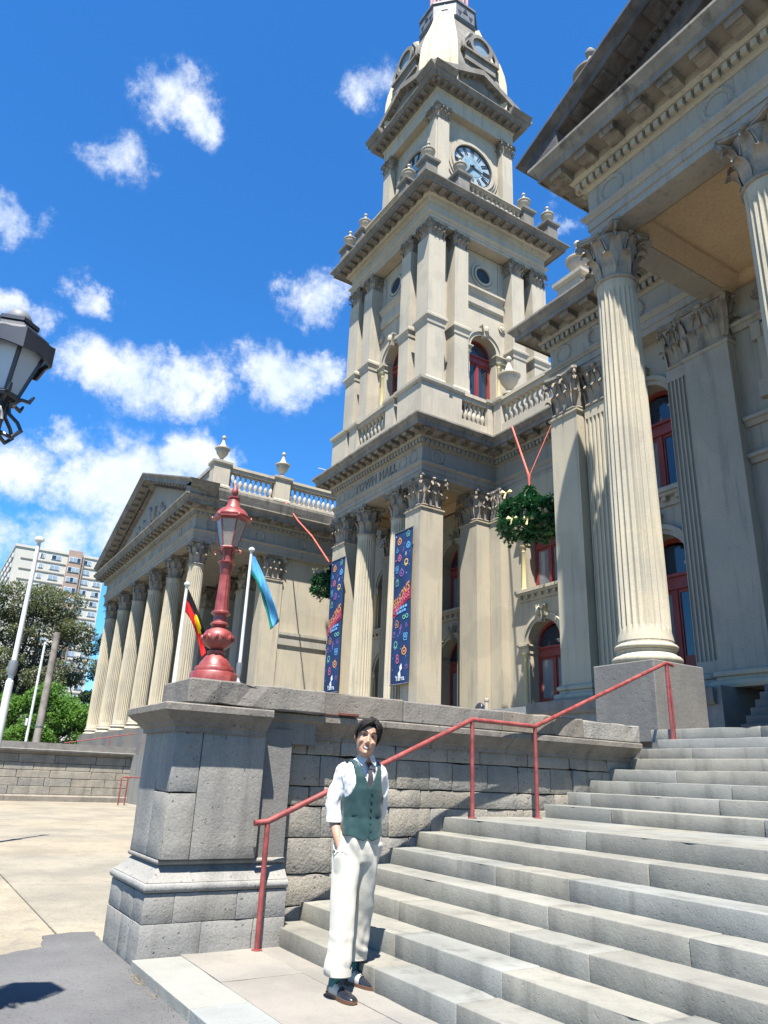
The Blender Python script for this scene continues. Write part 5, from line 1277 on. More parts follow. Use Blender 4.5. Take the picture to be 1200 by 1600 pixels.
for k in range(6):
    t = k*pi/3; a = (LX+rb*cos(t), LY+rb*sin(t), zb0); b = (LX+rt*cos(t), LY+rt*sin(t), zt0)
    add('frame_bar', MB().tube([a, b], 0.0085, 6).mesh('frame_bar', 'red_paint'), lf)
    t2 = t+pi/3; a2 = (LX+rb*cos(t2), LY+rb*sin(t2), zb0); b2 = (LX+rt*cos(t2), LY+rt*sin(t2), zt0)
    q = [Vector(a), Vector(a2), Vector(b2), Vector(b)]; cc = sum(q, Vector())/4; n = (q[1]-q[0]).cross(q[3]-q[0]).normalized()*0.003
    q = [p+(cc-p)*0.03 for p in q]
    lpart('pane', MB().add([p+n for p in q]+[p-n for p in q], [(0, 1, 2, 3), (7, 6, 5, 4), (0, 4, 5, 1), (1, 5, 6, 2), (2, 6, 7, 3), (3, 7, 4, 0)]), 'lantern_glass', None)
lpart('burner', MB().lathe([(0.03, zb0), (0.035, zb0+0.05), (0.02, zb0+0.07), (0.045, zb0+0.12), (0.045, zb0+0.19), (0.02, zb0+0.22)], 12, c), 'lamp_inside')
rf = MB().lathe([(rt+0.012, zt0+0.022), (rt+0.018, zt0+0.045), (rt-0.005, zt0+0.085), (0.115, zt0+0.115), (0.08, zt0+0.13), (0.062, zt0+0.17), (0.052, zt0+0.225), (0.062, zt0+0.232), (0.062, zt0+0.245), (0.03, zt0+0.25)], 24, c)
rf_ = lpart('lantern_roof', rf, 'red_paint')
for k in range(6):
    t = k*pi/3; o = Vector((LX+(rt+0.04)*cos(t), LY+(rt+0.04)*sin(t), zt0+0.015))
    add('eave_knob', MB().lathe([(0.002, -0.01), (0.014, 0.0), (0.014, 0.012), (0.002, 0.03)], 8).xform(T(*o)).mesh('eave_knob', 'red_paint', 40), rf_)
fz = zt0+0.25
lpart('finial', MB().lathe([(0.02, fz), (0.018, fz+0.02), (0.032, fz+0.035), (0.036, fz+0.06), (0.026, fz+0.09), (0.012, fz+0.125), (0.002, fz+0.15)], 14, c), 'red_paint')

# ================================================================== BLACK LAMP at the left edge
BX, BY = -4.55, 0.085
bl = thing('street_lamp', (BX, BY, -0.07), 'black lantern street lamp with frosted panes and scrolled bracket at the left edge', 'street lamp')
def bpart(n, mb, mat, sm=40): return add(n, mb.mesh(n, mat, sm), bl)
c = (BX, BY); e0 = 3.38
bpart('post', MB().lathe([(0.16, -0.07), (0.16, 0.25), (0.10, 0.32), (0.075, 0.9), (0.09, 0.95), (0.06, 1.0), (0.045, 2.85), (0.06, 2.9), (0.045, 2.95), (0.045, e0)], 20, c), 'black_paint')
for k in range(6):
    t = k*pi/3+0.2; d = Vector((cos(t), sin(t), 0)); o = Vector((BX, BY, e0))
    pts = [o+d*0.04+Vector((0, 0, -0.22)), o+d*0.11+Vector((0, 0, -0.25)), o+d*0.155+Vector((0, 0, -0.20)), o+d*0.125+Vector((0, 0, -0.15)), o+d*0.07+Vector((0, 0, -0.10)), o+d*0.06+Vector((0, 0, -0.04)), o+d*0.12+Vector((0, 0, 0.0)), o+d*0.165+Vector((0, 0, -0.01)), o+d*0.185+Vector((0, 0, 0.03))]
    bpart('bracket', MB().tube(pts, [0.014, 0.013, 0.014, 0.012, 0.012, 0.012, 0.012, 0.014, 0.008], 7), 'black_paint')
rb, rt, zb0, zt0 = 0.092, 0.19, e0, e0+0.32
bpart('lantern_seat', MB().lathe([(rb+0.02, zb0-0.02), (rb+0.03, zb0), (rb+0.01, zb0+0.02)], 6, c, 0.2), 'black_paint', None)
lf = bpart('lantern_frame', MB().lathe([(rt, zt0-0.02), (rt+0.02, zt0), (rt, zt0+0.02)], 6, c, 0.2), 'black_paint', None)
for k in range(6):
    t = k*pi/3+0.2; a = (BX+rb*cos(t), BY+rb*sin(t), zb0); b = (BX+rt*cos(t), BY+rt*sin(t), zt0)
    add('frame_bar', MB().tube([a, b], 0.013, 6).mesh('frame_bar', 'black_paint'), lf)
    t2 = t+pi/3; a2 = (BX+rb*cos(t2), BY+rb*sin(t2), zb0); b2 = (BX+rt*cos(t2), BY+rt*sin(t2), zt0)
    q = [Vector(a), Vector(a2), Vector(b2), Vector(b)]; n = (q[1]-q[0]).cross(q[3]-q[0]).normalized()*0.003
    bpart('pane', MB().add([p+n for p in q]+[p-n for p in q], [(0, 1, 2, 3), (7, 6, 5, 4), (0, 4, 5, 1), (1, 5, 6, 2), (2, 6, 7, 3), (3, 7, 4, 0)]), 'lantern_glass_grey', None)
    # flared eave plate above every pane, with a turned-up ear at the corner
    E1 = [(BX+(rt+0.02)*cos(t), BY+(rt+0.02)*sin(t)), (BX+(rt+0.02)*cos(t2), BY+(rt+0.02)*sin(t2)), (BX+(rt+0.02)*cos(t2), BY+(rt+0.02)*sin(t2)), (BX+(rt+0.02)*cos(t), BY+(rt+0.02)*sin(t))]
    sc = MB(); pts = []
    for i in range(7):
        u = i/6; x = E1[0][0]+(E1[1][0]-E1[0][0])*u; y = E1[0][1]+(E1[1][1]-E1[0][1])*u; h = 0.05+0.035*abs(2*u-1)**2
        nx, ny = x-BX, y-BY; l = sqrt(nx*nx+ny*ny); pts.append((x+nx/l*0.035, y+ny/l*0.035, zt0-0.045-0.03*abs(2*u-1), h))
    for k2, (x, y, z, h) in enumerate(pts): sc.v += [(x, y, z), (x, y, z+h+0.05), (x-(x-BX)*0.06, y-(y-BY)*0.06, z+h+0.05), (x-(x-BX)*0.06, y-(y-BY)*0.06, z)]
    for i in range(6):
        for j in range(4): sc.f.append((i*4+j, (i+1)*4+j, (i+1)*4+(j+1) % 4, i*4+(j+1) % 4))
    bpart('eave_plate', sc, 'black_paint', None)
bpart('lantern_roof', MB().lathe([(rt+0.03, zt0+0.01), (rt+0.02, zt0+0.04), (0.20, zt0+0.09), (0.15, zt0+0.13), (0.115, zt0+0.155), (0.13, zt0+0.16), (0.13, zt0+0.185), (0.08, zt0+0.19)], 6, c, 0.2), 'black_paint', None)
bpart('finial', MB().lathe([(0.075, zt0+0.19), (0.08, zt0+0.22), (0.06, zt0+0.26), (0.025, zt0+0.285), (0.004, zt0+0.30)], 16, c), 'iron_grey')
bpart('burner', MB().lathe([(0.07, zb0), (0.08, zb0+0.06), (0.05, zb0+0.09), (0.05, zb0+0.22), (0.02, zb0+0.25)], 14, c), 'lamp_inside')

# ================================================================== FLAGPOLES and flags
def flagpole(x, y, h, r, label, joint=None):
    t = thing('flagpole', (x, y, -0.075), label, 'flagpole')
    add('pole', MB().lathe([(r*1.15, -0.075), (r*1.1, h*0.5), (r*0.8, h*0.5+0.02), (r*0.62, h)], 14, (x, y)).mesh('pole', 'pole_white', 40), t)
    add('truck', MB().lathe([(r*0.9, h), (r*1.5, h+0.03), (r*1.4, h+0.08), (r*0.3, h+0.12)], 12, (x, y)).mesh('truck', 'pole_white', 40), t)
    add('cleat', MB().lathe([(r*1.25, h*0.52), (r*1.35, h*0.53), (r*1.35, h*0.56), (r*1.2, h*0.57)], 12, (x, y)).mesh('cleat', 'iron_grey', 40), t)
    return t
flagpole(-16.15, 1.62, 5.66, 0.065, 'bare white flagpole in front of the trees at the left edge')
#FLAGS
def flag(name, x, y, ztop, wdir, cols, label, drop, wide):
    """cloth hanging limp from a hoist at the pole: grid bent in folds; cols(u,v) -> slot"""
    nu, nv = 22, 14; vs = []; d = Vector((wdir[0], wdir[1], 0)).normalized(); g = Vector((-d.y, d.x, 0))
    for j in range(nv+1):
        v = j/nv
        for i in range(nu+1):
            u = i/nu
            p = Vector((x, y, ztop)) + d*(wide*u*(0.96-0.25*v*u) + 0.04) + Vector((0, 0, -drop*(u**1.15)*0.92 - (0.62*v*(1-0.55*u))))
            p += g*(0.07*sin(7*u+3.5*v)*(0.3+u) + 0.035*sin(13*u-5*v))
            vs.append(p)
    n = nu+1; fs = []; ms = []
    for j in range(nv):
        for i in range(nu):
            fs.append((j*n+i, j*n+i+1, (j+1)*n+i+1, (j+1)*n+i)); ms.append(cols((i+0.5)/nu, (j+0.5)/nv))
    me = bpy.data.meshes.new(name); me.from_pydata(vs, [], fs)
    for m in ('flag_black', 'flag_red', 'flag_yellow', 'flag_blue', 'flag_green'): me.materials.append(MATS[m])
    me.polygons.foreach_set('material_index', ms); me.shade_smooth(); me.update()
    o = add(name, me); so2 = o.modifiers.new('thick', 'SOLIDIFY'); so2.thickness = 0.006
    return tag(o, label, 'flag')
FA = (-18.65, 7.23); FB = (-19.17, 5.71)
flagpole(FA[0], FA[1], 7.15, 0.06, 'white flagpole with a blue flag right of the red lamp')
flagpole(FB[0], FB[1], 6.0, 0.055, 'white flagpole with a black red and yellow flag left of the red lamp')
flag('flag', FA[0], FA[1], 7.12, (0.30, 1.0), lambda u, v: 4 if v > 0.80 else (0 if 0.70 < v < 0.80 and u > 0.35 else 3), 'limp blue and green flag hanging from its white pole', 2.0, 0.95)
flag('flag', FB[0], FB[1], 5.92, (0.35, 1.0), lambda u, v: 2 if ((u-0.52)**2*2.2+(v-0.5)**2) < 0.052 else (0 if v < 0.5 else 1), 'limp flag with black and red halves and a yellow disc', 1.65, 0.80)

# ================================================================== BANNERS on the tower porch
def star_poly(n, r0, r1): return [((r0 if k % 2 == 0 else r1)*cos(pi/2+k*pi/n), (r0 if k % 2 == 0 else r1)*sin(pi/2+k*pi/n)) for k in range(2*n)]
def banner(xc, y, z0, z1, w, label):
    t = thing('banner', (xc, y, z0), label, 'banner', 'festive banners on the tower porch')
    # sheet with a slight billow
    nu, nv = 6, 24; vs = []
    def bow(u, v): return -0.045*sin(pi*u)*sin(pi*min(1, max(0, v)))-0.012*sin(9*v+2*u)
    def pos(u, v, off=0.0): return Vector((xc-w/2+w*u, y+bow(u, v)-off, z0+(z1-z0)*v))
    for j in range(nv+1):
        for i in range(nu+1): vs.append(pos(i/nu, j/nv))
    n = nu+1
    m = MB(); m.v = [tuple(p) for p in vs]; m.f = [(j*n+i, j*n+i+1, (j+1)*n+i+1, (j+1)*n+i) for j in range(nv) for i in range(nu)]
    k0 = len(m.v); m.v += [(p[0], p[1]+0.006, p[2]) for p in m.v[:k0]]; m.f += [tuple(q+k0 for q in f)[::-1] for f in m.f[:]]
    sheet = add('banner_sheet', m.mesh('banner_sheet', 'banner_navy', 60), t)
    add('rod', MB().tube([pos(-0.03, 1.0), pos(1.03, 1.0)], 0.02, 8).mesh('rod', 'iron_grey'), t)
    add('rod', MB().tube([pos(-0.03, 0.0), pos(1.03, 0.0)], 0.02, 8).mesh('rod', 'iron_grey'), t)
    H = z1-z0
    def place(mb2d, u, v, s, mat, name='printed_motif', rot=0.0):
        """mb2d: list of closed polygons (x,z) in unit size"""
        mb = MB()
        for pl in mb2d:
            pts = []
            for x, z in pl:
                xx, zz = x*cos(rot)-z*sin(rot), x*sin(rot)+z*cos(rot)
                q = pos(u+xx*s/w, v+zz*s/H, 0.010); pts.append(tuple(q))
            mb.add(pts, [tuple(range(len(pts)))])
        add(name, mb.mesh(name, mat), sheet)
    def ring(r0, r1, n=14, cx=0, cz=0):
        out = []
        for k in range(n):
            a, b = 2*pi*k/n, 2*pi*(k+1)/n
            out.append([(cx+r0*cos(a), cz+r0*sin(a)), (cx+r1*cos(a), cz+r1*sin(a)), (cx+r1*cos(b), cz+r1*sin(b)), (cx+r0*cos(b), cz+r0*sin(b))])
        return out
    def bar(x0, z0_, x1, z1_, t_=0.14):
        d = Vector((x1-x0, z1_-z0_)); d.normalize(); g = Vector((-d.y, d.x))*t_/2
        return [[(x0+g.x, z0_+g.y), (x0-g.x, z0_-g.y), (x1-g.x, z1_-g.y), (x1+g.x, z1_+g.y)]]
    bauble = ring(0.62, 0.9)+[star_poly(5, 0.4, 0.2)]+bar(0, 0.9, 0, 1.2, 0.3)
    house = bar(-0.8, 0, 0, 0.8)+bar(0, 0.8, 0.8, 0)+bar(-0.6, 0, -0.6, -0.8)+bar(0.6, 0, 0.6, -0.8)+bar(-0.6, -0.8, 0.6, -0.8)+ring(0.12, 0.28, 8, 0, -0.2)
    cup = bar(-0.7, 0.6, 0.7, 0.6)+bar(-0.6, 0.6, -0.45, -0.8)+bar(0.6, 0.6, 0.45, -0.8)+bar(-0.45, -0.8, 0.45, -0.8)+ring(0.2, 0.36, 10, 0, 0)
    tree = bar(-0.7, -0.6, 0, 0.9)+bar(0.7, -0.6, 0, 0.9)+bar(-0.7, -0.6, 0.7, -0.6)+bar(0, -0.6, 0, -1.0, 0.2)+bar(-0.4, 0, 0.4, 0)
    gift = bar(-0.7, 0.4, 0.7, 0.4)+bar(-0.7, -0.7, 0.7, -0.7)+bar(-0.7, -0.7, -0.7, 0.4)+bar(0.7, -0.7, 0.7, 0.4)+bar(0, -0.7, 0, 0.4)+ring(0.15, 0.3, 8, -0.25, 0.65)+ring(0.15, 0.3, 8, 0.25, 0.65)
    bell = ring(0.5, 0.72, 14, 0, 0.1)+bar(-0.8, -0.6, 0.8, -0.6)+ring(0.08, 0.22, 8, 0, -0.85)
    eight = ring(0.28, 0.46, 12, 0, 0.45)+ring(0.34, 0.54, 12, 0, -0.4)
    glass_ = ring(0.3, 0.5, 10, -0.5, 0)+ring(0.3, 0.5, 10, 0.5, 0)+bar(-0.2, 0.1, 0.2, 0.1)
    leaf_ = bar(-0.1, -1, 0.15, 1.0, 0.25)+bar(-0.4, 0.3, 0.05, -0.2)+bar(0.5, 0.5, 0.05, 0.0)
    dot = [star_poly(4, 0.5, 0.2)]
    mot = [(bauble, .30, .930, 'p_orange', .135), (house, .76, .968, 'p_green', .13), (bauble, .80, .885, 'p_cyan', .12), (dot, .10, .972, 'p_white', .07), (tree, .20, .872, 'p_cyan', .095), (leaf_, .55, .862, 'p_purple', .085),
           (bauble, .36, .812, 'p_pink', .125), (leaf_, .70, .830, 'p_white', .07), (dot, .13, .803, 'p_white', .06), (cup, .22, .742, 'p_cyan', .15), (bell, .74, .772, 'p_yellow', .135), (bauble, .52, .706, 'p_purple', .14), (dot, .08, .690, 'p_white', .055), (dot, .78, .697, 'p_cyan', .075),
           (gift, .26, .648, 'p_green', .14), (glass_, .76, .415, 'p_green', .15), (dot, .12, .424, 'p_cyan', .06), (house, .30, .380, 'p_orange', .15), (tree, .82, .362, 'p_purple', .09), (leaf_, .52, .338, 'p_purple', .16), (gift, .15, .312, 'p_purple', .11), (cup, .78, .290, 'p_cyan', .15), (dot, .40, .300, 'p_cyan', .065),
           (bell, .28, .245, 'p_green', .15), (bauble, .74, .198, 'p_orange', .14), (eight, .40, .155, 'p_pink', .16), (dot, .14, .163, 'p_cyan', .06), (dot, .58, .215, 'p_cyan', .06), (dot, .84, .165, 'p_cyan', .06), (gift, .88, .100, 'p_purple', .085), (dot, .12, .092, 'p_purple', .10), (dot, .60, .905, 'p_purple', .06), (dot, .90, .838, 'p_cyan', .05), (dot, .90, .750, 'p_cyan', .045)]
    for g_, u, v, mat, s in mot: place(g_, u, v, s, mat, rot=random.uniform(-0.25, 0.25))
    # ribbon behind the words: dark red waved band
    def band(v0, th, mat, off, sl=0.105):
        mb = MB(); n2 = 16; pv_ = []
        for i in range(n2+1):
            u = i/n2; vv = v0+sl*(u-0.5)+0.012*sin(2*pi*u+2.6)
            pv_.append((tuple(pos(u, vv-th/2, off)), tuple(pos(u, vv+th/2, off))))
        for i in range(n2): mb.add([pv_[i][0], pv_[i+1][0], pv_[i+1][1], pv_[i][1]], [(0, 1, 2, 3)])
        add('printed_ribbon', mb.mesh('printed_ribbon', mat), sheet)
    band(0.537, 0.020, 'p_red', 0.009); band(0.505, 0.075, 'p_red', 0.0085)
    def words(txt, v0, hgt, mat, sl, u0=0.05, u1=0.95):
        cu = bpy.data.curves.new('lettering', 'FONT'); cu.body = txt; cu.size = 1.0; cu.offset = 0.018
        to = bpy.data.objects.new('lettering', cu); COL.objects.link(to); dg = bpy.context.evaluated_depsgraph_get()
        me = bpy.data.meshes.new_from_object(to.evaluated_get(dg)); bpy.data.objects.remove(to)
        xs = [v.co.x for v in me.vertices]; xa, xb = min(xs), max(xs)
        for v in me.vertices:
            u = u0+(u1-u0)*(v.co.x-xa)/(xb-xa); vv = v0+sl*(u-0.5)+0.012*sin(2*pi*u+2.6)*(1 if sl > 0.05 else 0)+(v.co.y-0.35)*hgt/H
            v.co = pos(u, vv, 0.016)
        me.materials.clear(); me.materials.append(MATS[mat]); me.name = 'lettering'
        add('lettering', me, sheet)
    words("SEASON'S", 0.556, 0.40, 'p_orange', 0.105); words('GREETINGS', 0.512, 0.34, 'p_pink', 0.105)
    for v0, us in ((0.476, (0.22, 0.34, 0.37, 0.45, 0.48, 0.60, 0.63, 0.70, 0.73, 0.84)), (0.452, (0.28, 0.40, 0.43, 0.55, 0.58, 0.64, 0.67, 0.78))):   # two lines of blue small print, too small to read
        for a, b in zip(us[::2], us[1::2]):
            hgt = 0.0085; q = [tuple(pos(a, v0+0.03*(a-0.5)-hgt, 0.012)), tuple(pos(b, v0+0.03*(b-0.5)-hgt, 0.012)), tuple(pos(b, v0+0.03*(b-0.5)+hgt*0.7, 0.012)), tuple(pos(a, v0+0.03*(a-0.5)+hgt, 0.012))]
            add('printed_line', MB().add(q, [(0, 1, 2, 3)]).mesh('printed_line', 'p_cyan'), sheet)
    # white emblem and name at the foot
    bird = [[(-0.25, -0.9), (0.15, -0.7), (0.05, 0.0), (0.45, 0.3), (0.30, 1.0), (-0.15, 0.55), (-0.05, 0.1), (-0.5, -0.3)]]
    place(bird, 0.56, 0.078, 0.24, 'p_white', 'emblem')
    words('Yarra', 0.036, 0.22, 'p_white', 0.0, 0.30, 0.80)
banner(-19.62, 12.93, 4.15, 9.24, 1.04, "navy SEASON'S GREETINGS banner on the fluted column beside the tower's corner pier")
banner(-24.15, 12.93, 4.2, 9.25, 1.04, "navy SEASON'S GREETINGS banner on the far left pier of the tower porch")

# ================================================================== HANGING GREENERY and red straps
def strap(pts, label, r=0.035, name='strap'):
    return tag(add(name, MB().tube(pts, r, 6).mesh(name, 'strap_red')), label, 'strap')
def garland_ball(x, y, z, s, label, bows, M=None):
    """festive hanging greenery: small cone on top of a wide open wreath basket, made of many needles tufts"""
    t = thing('hanging_wreath', (x, y, z), label, 'wreath', 'green festive wreaths hung from the parapets')
    mb = MB(); rnd = random.Random(5)
    def tuft(c, r):
        c = Vector(c)
        for k in range(14):
            d = Vector((rnd.gauss(0, 1), rnd.gauss(0, 1), rnd.gauss(0, 1))).normalized(); g = d.cross(Vector((0.3, 0.5, 0.8))).normalized()*r*0.16
            a = c+d*r*0.1; b = c+d*r
            mb.add([a-g*0.5, a+g*0.5, c+d*r*0.65+g, b, c+d*r*0.65-g], [(0, 1, 2, 3, 4)])
    for i in range(300):      # the two wide hoops
        a = rnd.uniform(0, 2*pi); lvl = rnd.choice((0, 0, 0, 1, 1)); R = 0.78 if lvl else 0.80
        zz = -1.25 if lvl == 0 else -0.75
        tuft((R*cos(a)*s+rnd.gauss(0, 0.06), R*sin(a)*s+rnd.gauss(0, 0.06), (zz+rnd.gauss(0, 0.09))*s), 0.17*s)
    for i in range(260):      # ribs up to the crown
        k = rnd.randrange(6); u = rnd.random(); a = k*pi/3; R = 0.80*(1-u)**1.6+0.05
        tuft((R*cos(a)*s+rnd.gauss(0, 0.05), R*sin(a)*s+rnd.gauss(0, 0.05), (-0.8+0.72*u)*s), 0.13*s)
    for i in range(60):      # centre trail and bottom bowl
        u = rnd.random(); a = rnd.uniform(0, 2*pi); R = 0.5*rnd.random()
        tuft((R*cos(a)*s, R*sin(a)*s, (-1.45-0.1*rnd.random()+0.3*R)*s), 0.16*s)
    for i in range(130):
        u = rnd.random(); tuft((rnd.gauss(0, 0.05)*s, rnd.gauss(0, 0.05)*s, (-1.4+1.4*u)*s), (0.16-0.05*u)*s)
    mb.v = [(p[0]+x, p[1]+y, p[2]+z) for p in mb.v]
    o = add('greenery', mb.mesh('greenery', 'leaf_garland'), t); o['kind'] = 'stuff'
    fr = MB()
    for zz in (-1.25, -0.75): fr.tube([(x+0.8*s*cos(2*pi*k/24), y+0.8*s*sin(2*pi*k/24), z+zz*s) for k in range(25)], 0.03, 6)
    for k in range(6): fr.tube([(x+0.8*s*cos(k*pi/3), y+0.8*s*sin(k*pi/3), z-1.25*s), (x+0.8*s*cos(k*pi/3), y+0.8*s*sin(k*pi/3), z-0.75*s), (x+0.45*s*cos(k*pi/3), y+0.45*s*sin(k*pi/3), z-0.35*s), (x, y, z)], 0.02, 5)
    add('hoop_frame', fr.mesh('hoop_frame', 'leaf_dark'), t)
    for bx_, by_, bz_ in bows:
        b = MB()
        for sgn in (-1, 1): b.loft([[(sgn*0.02, 0, 0.02), (sgn*0.02, 0, -0.02), (sgn*0.02, -0.03, 0)], [(sgn*0.10, -0.02, 0.08), (sgn*0.10, -0.02, -0.05), (sgn*0.10, -0.07, 0)], [(sgn*0.15, 0, 0.04), (sgn*0.15, 0, -0.02), (sgn*0.15, -0.03, 0)]])
        b.loft([[(-0.02, -0.03, 0), (0.02, -0.03, 0), (0, 0, 0.01)], [(-0.07, -0.05, -0.16), (-0.02, -0.05, -0.18), (-0.03, -0.02, -0.16)]])
        b.xform(T(x+bx_*s, y+by_*s, z+bz_*s, 0.6, 1.1*s)); add('bow', b.mesh('bow', 'gold_bow'), t)
    return t
WX, WY, WZ = -15.3, 14.6, 9.86
#WREATHPOS
garland_ball(WX, WY, WZ, 1.06, 'large hanging green festive wreath on red straps before the upper window', [(-0.75, -0.35, -0.62), (-0.1, -0.8, -0.35), (0.15, -0.82, -1.2), (0.55, -0.6, -1.25), (-0.55, -0.6, -1.3)])
strap([(-17.0, 15.5, 12.85), (WX-0.03, WY, WZ+0.42), (WX, WY, WZ+0.05)], 'red strap from the tower parapet down to the big wreath', 0.03)
strap([(-14.7, 15.55, 12.9), (WX+0.06, WY, WZ+0.42), (WX, WY, WZ+0.05)], 'thin red strap running right from the big wreath to the recess cornice', 0.014)
add('strap_tail', MB().tube([(WX, WY, WZ+0.42), (WX, WY, WZ-0.05)], 0.03, 6).mesh('strap_tail', 'strap_red'), bpy.data.objects['strap'])
VX, VY, VZ = -26.75, 14.0, 9.75
garland_ball(VX, VY, VZ, 0.88, 'hanging green festive wreath half hidden by the left edge of the tower porch', [(-0.1, -0.8, -0.3), (0.5, -0.5, -0.35), (-0.6, -0.5, -0.6)])
strap([(-31.4, 13.65, 13.95), (-29.9, 13.7, 12.6), (-28.3, 13.75, 11.4), (VX, VY, VZ)], 'red strap slanting down from the left wing balustrade to the tower porch', 0.032)
# little wreath with gilded twigs inside the porch
sw_ = thing('door_wreath', (-20.35, 14.8, 5.6), 'small dark wreath with pale twigs hanging in the tower porch', 'wreath')
mb = MB(); rnd = random.Random(3)
for i in range(420):
    a = rnd.uniform(0, 2*pi); c = Vector((-20.35+0.36*cos(a)+rnd.gauss(0, 0.05), 14.8+rnd.gauss(0, 0.06), 5.6+0.36*sin(a)+rnd.gauss(0, 0.05)))
    d = Vector((rnd.gauss(0, 1), rnd.gauss(0, 1), rnd.gauss(0, 1))).normalized()*0.12; g = d.cross(Vector((0.3, 0.5, 0.8))).normalized()*0.03
    mb.add([c-g, c+g, c+d], [(0, 1, 2)])
o = add('greenery', mb.mesh('greenery', 'leaf_dark'), sw_); o['kind'] = 'stuff'
mb = MB()
for i in range(80):
    a = rnd.uniform(0, 2*pi); c = Vector((-20.35+0.38*cos(a)+rnd.gauss(0, 0.06), 14.74+rnd.gauss(0, 0.05), 5.6+0.38*sin(a)+rnd.gauss(0, 0.06)))
    d = Vector((rnd.gauss(0, 1), rnd.gauss(0, .5), rnd.gauss(0, 1))).normalized()*0.11; g = d.cross(Vector((0.3, 0.5, 0.8))).normalized()*0.02
    mb.add([c-g, c+g, c+d], [(0, 1, 2)])
o = add('twigs', mb.mesh('twigs', 'gold_bow'), sw_); o['kind'] = 'stuff'
add('hanging_cord', MB().tube([(-20.35, 14.8, 5.95), (-20.35, 14.8, 11.2)], 0.008, 5).mesh('hanging_cord', 'iron_grey'), sw_)
# small fittings
bo_ = thing('bollard_light', (-14.3, 12.0, 2.0), 'short pale cylinder light on the podium edge left of the door', 'light')
add('body', MB().lathe([(0.05, 2.0), (0.05, 3.2), (0.045, 3.22)], 14, (-14.3, 12.0)).mesh('body', 'render_grey', 40), bo_)
add('cap', MB().lathe([(0.06, 3.22), (0.06, 3.27), (0.03, 3.29)], 14, (-14.3, 12.0)).mesh('cap', 'render_grey', 40), bo_)
sg = thing('door_sign', (-15.9, 16.1, ZB), 'small blue and white sign box at the foot of the ground floor door', 'sign')
add('sign_box', MB().cbox(-16.25, -15.75, 16.0, 16.25, ZB+0.02, ZB+0.42, 0.02).mesh('sign_box', 'pole_white'), sg)
add('sign_face', MB().box(-16.21, -15.79, 15.985, 15.999, ZB+0.06, ZB+0.34).mesh('sign_face', 'sign_blue'), sg)
fl = thing('flood_light', (-18.6, 13.4, 3.2), 'small round dark floodlight at the foot of the rear tower pier', 'light')
add('lamp_head', MB().lathe([(0.02, -0.14), (0.15, -0.12), (0.17, 0.05), (0.15, 0.08), (0.13, 0.09)], 16).xform(T(-18.55, 15.3, 3.55) @ Matrix.Rotation(pi/2.6, 4, 'X')).mesh('lamp_head', 'black_paint', 40), fl)
add('stand', MB().tube([(-18.55, 15.3, 3.1), (-18.55, 15.3, 3.45)], 0.03, 8).mesh('stand', 'black_paint'), fl)

# ================================================================== LEFT STAIR WALL
lw = thing('low_wall', (-35.4, 7, -0.1), 'long low bluestone stair wall across the forecourt in front of the left portico', 'wall')
WX0 = -35.0
add('wall_core', MB().box(WX0-0.9, WX0-0.1, -14, 9.2, -0.1, 1.75).mesh('wall_core', 'bluestone_plinth'), lw)
zs_ = [0.18, 0.5, 0.82, 1.12, 1.42, 1.75]
for r in range(5):
    y = -13.9+random.uniform(0, 1)
    while y < 9.1:
        l = random.uniform(0.8, 1.7); y2 = min(9.15, y+l)
        if y2 > -6: add('stone', MB().cbox(WX0-0.3, WX0+random.uniform(-0.01, 0.01), y+0.008, y2-0.008, zs_[r]+0.006, zs_[r+1]-0.006, 0.015).mesh('stone', 'bluestone_wall'), lw)
        y = y2
add('plinth_course', MB().sweep([(-0.2, -0.1), (0.16, -0.1), (0.16, 0.12), (0.05, 0.18), (-0.2, 0.18)], [(WX0, -14), (WX0, 9.2)]).mesh('plinth_course', 'bluestone_coping'), lw)
add('coping', MB().sweep([(-1.1, 1.75), (0.0, 1.75), (0.05, 1.78), (0.22, 1.86), (0.24, 1.93), (0.08, 1.96), (0.08, 2.22), (-1.1, 2.24)], [(WX0, -14), (WX0, 9.25)]).mesh('coping', 'bluestone_coping'), lw)
hb = thing('low_handrail', (-32.5, 8.6, -0.07), 'small red tube guard rail standing by the far low wall', 'handrail')
add('rail', MB().tube([(-32.6, 8.1, -0.07), (-32.6, 8.1, 0.95), (-32.6, 8.15, 1.0), (-32.6, 9.4, 1.0), (-32.6, 9.45, -0.07)], 0.03, 8).mesh('rail', 'red_rail'), hb)
add('post', MB().tube([(-32.6, 8.35, -0.07), (-32.6, 8.35, 1.0)], 0.03, 8).mesh('post', 'red_rail'), hb)
hs = thing('handrail', (-36.2, 8.5, 1.6), 'thin red handrail rising beside the far portico steps behind the low wall', 'handrail')
add('rail', MB().tube([(-36.2, 6.3, 2.28), (-36.2, 10.0, 3.0)], 0.022, 8).mesh('rail', 'red_rail'), hs)
for y, z in ((6.5, 2.3), (8.2, 2.63), (9.9, 2.97)): add('post', MB().tube([(-36.2, y, z-1.0), (-36.2, y, z)], 0.022, 8).mesh('post', 'red_rail'), hs)
ls = thing('stone_steps', (-42, 6, 0), 'flight of steps to the left portico mostly hidden by the low wall', 'steps')
for k in range(10): add('step_stone', MB().box(-47, WX0-0.9, 4.6+0.36*k, 4.6+0.36*(k+1)+0.4, -0.1, 0.19*(k+1)).mesh('step_stone', 'step_stone'), ls)

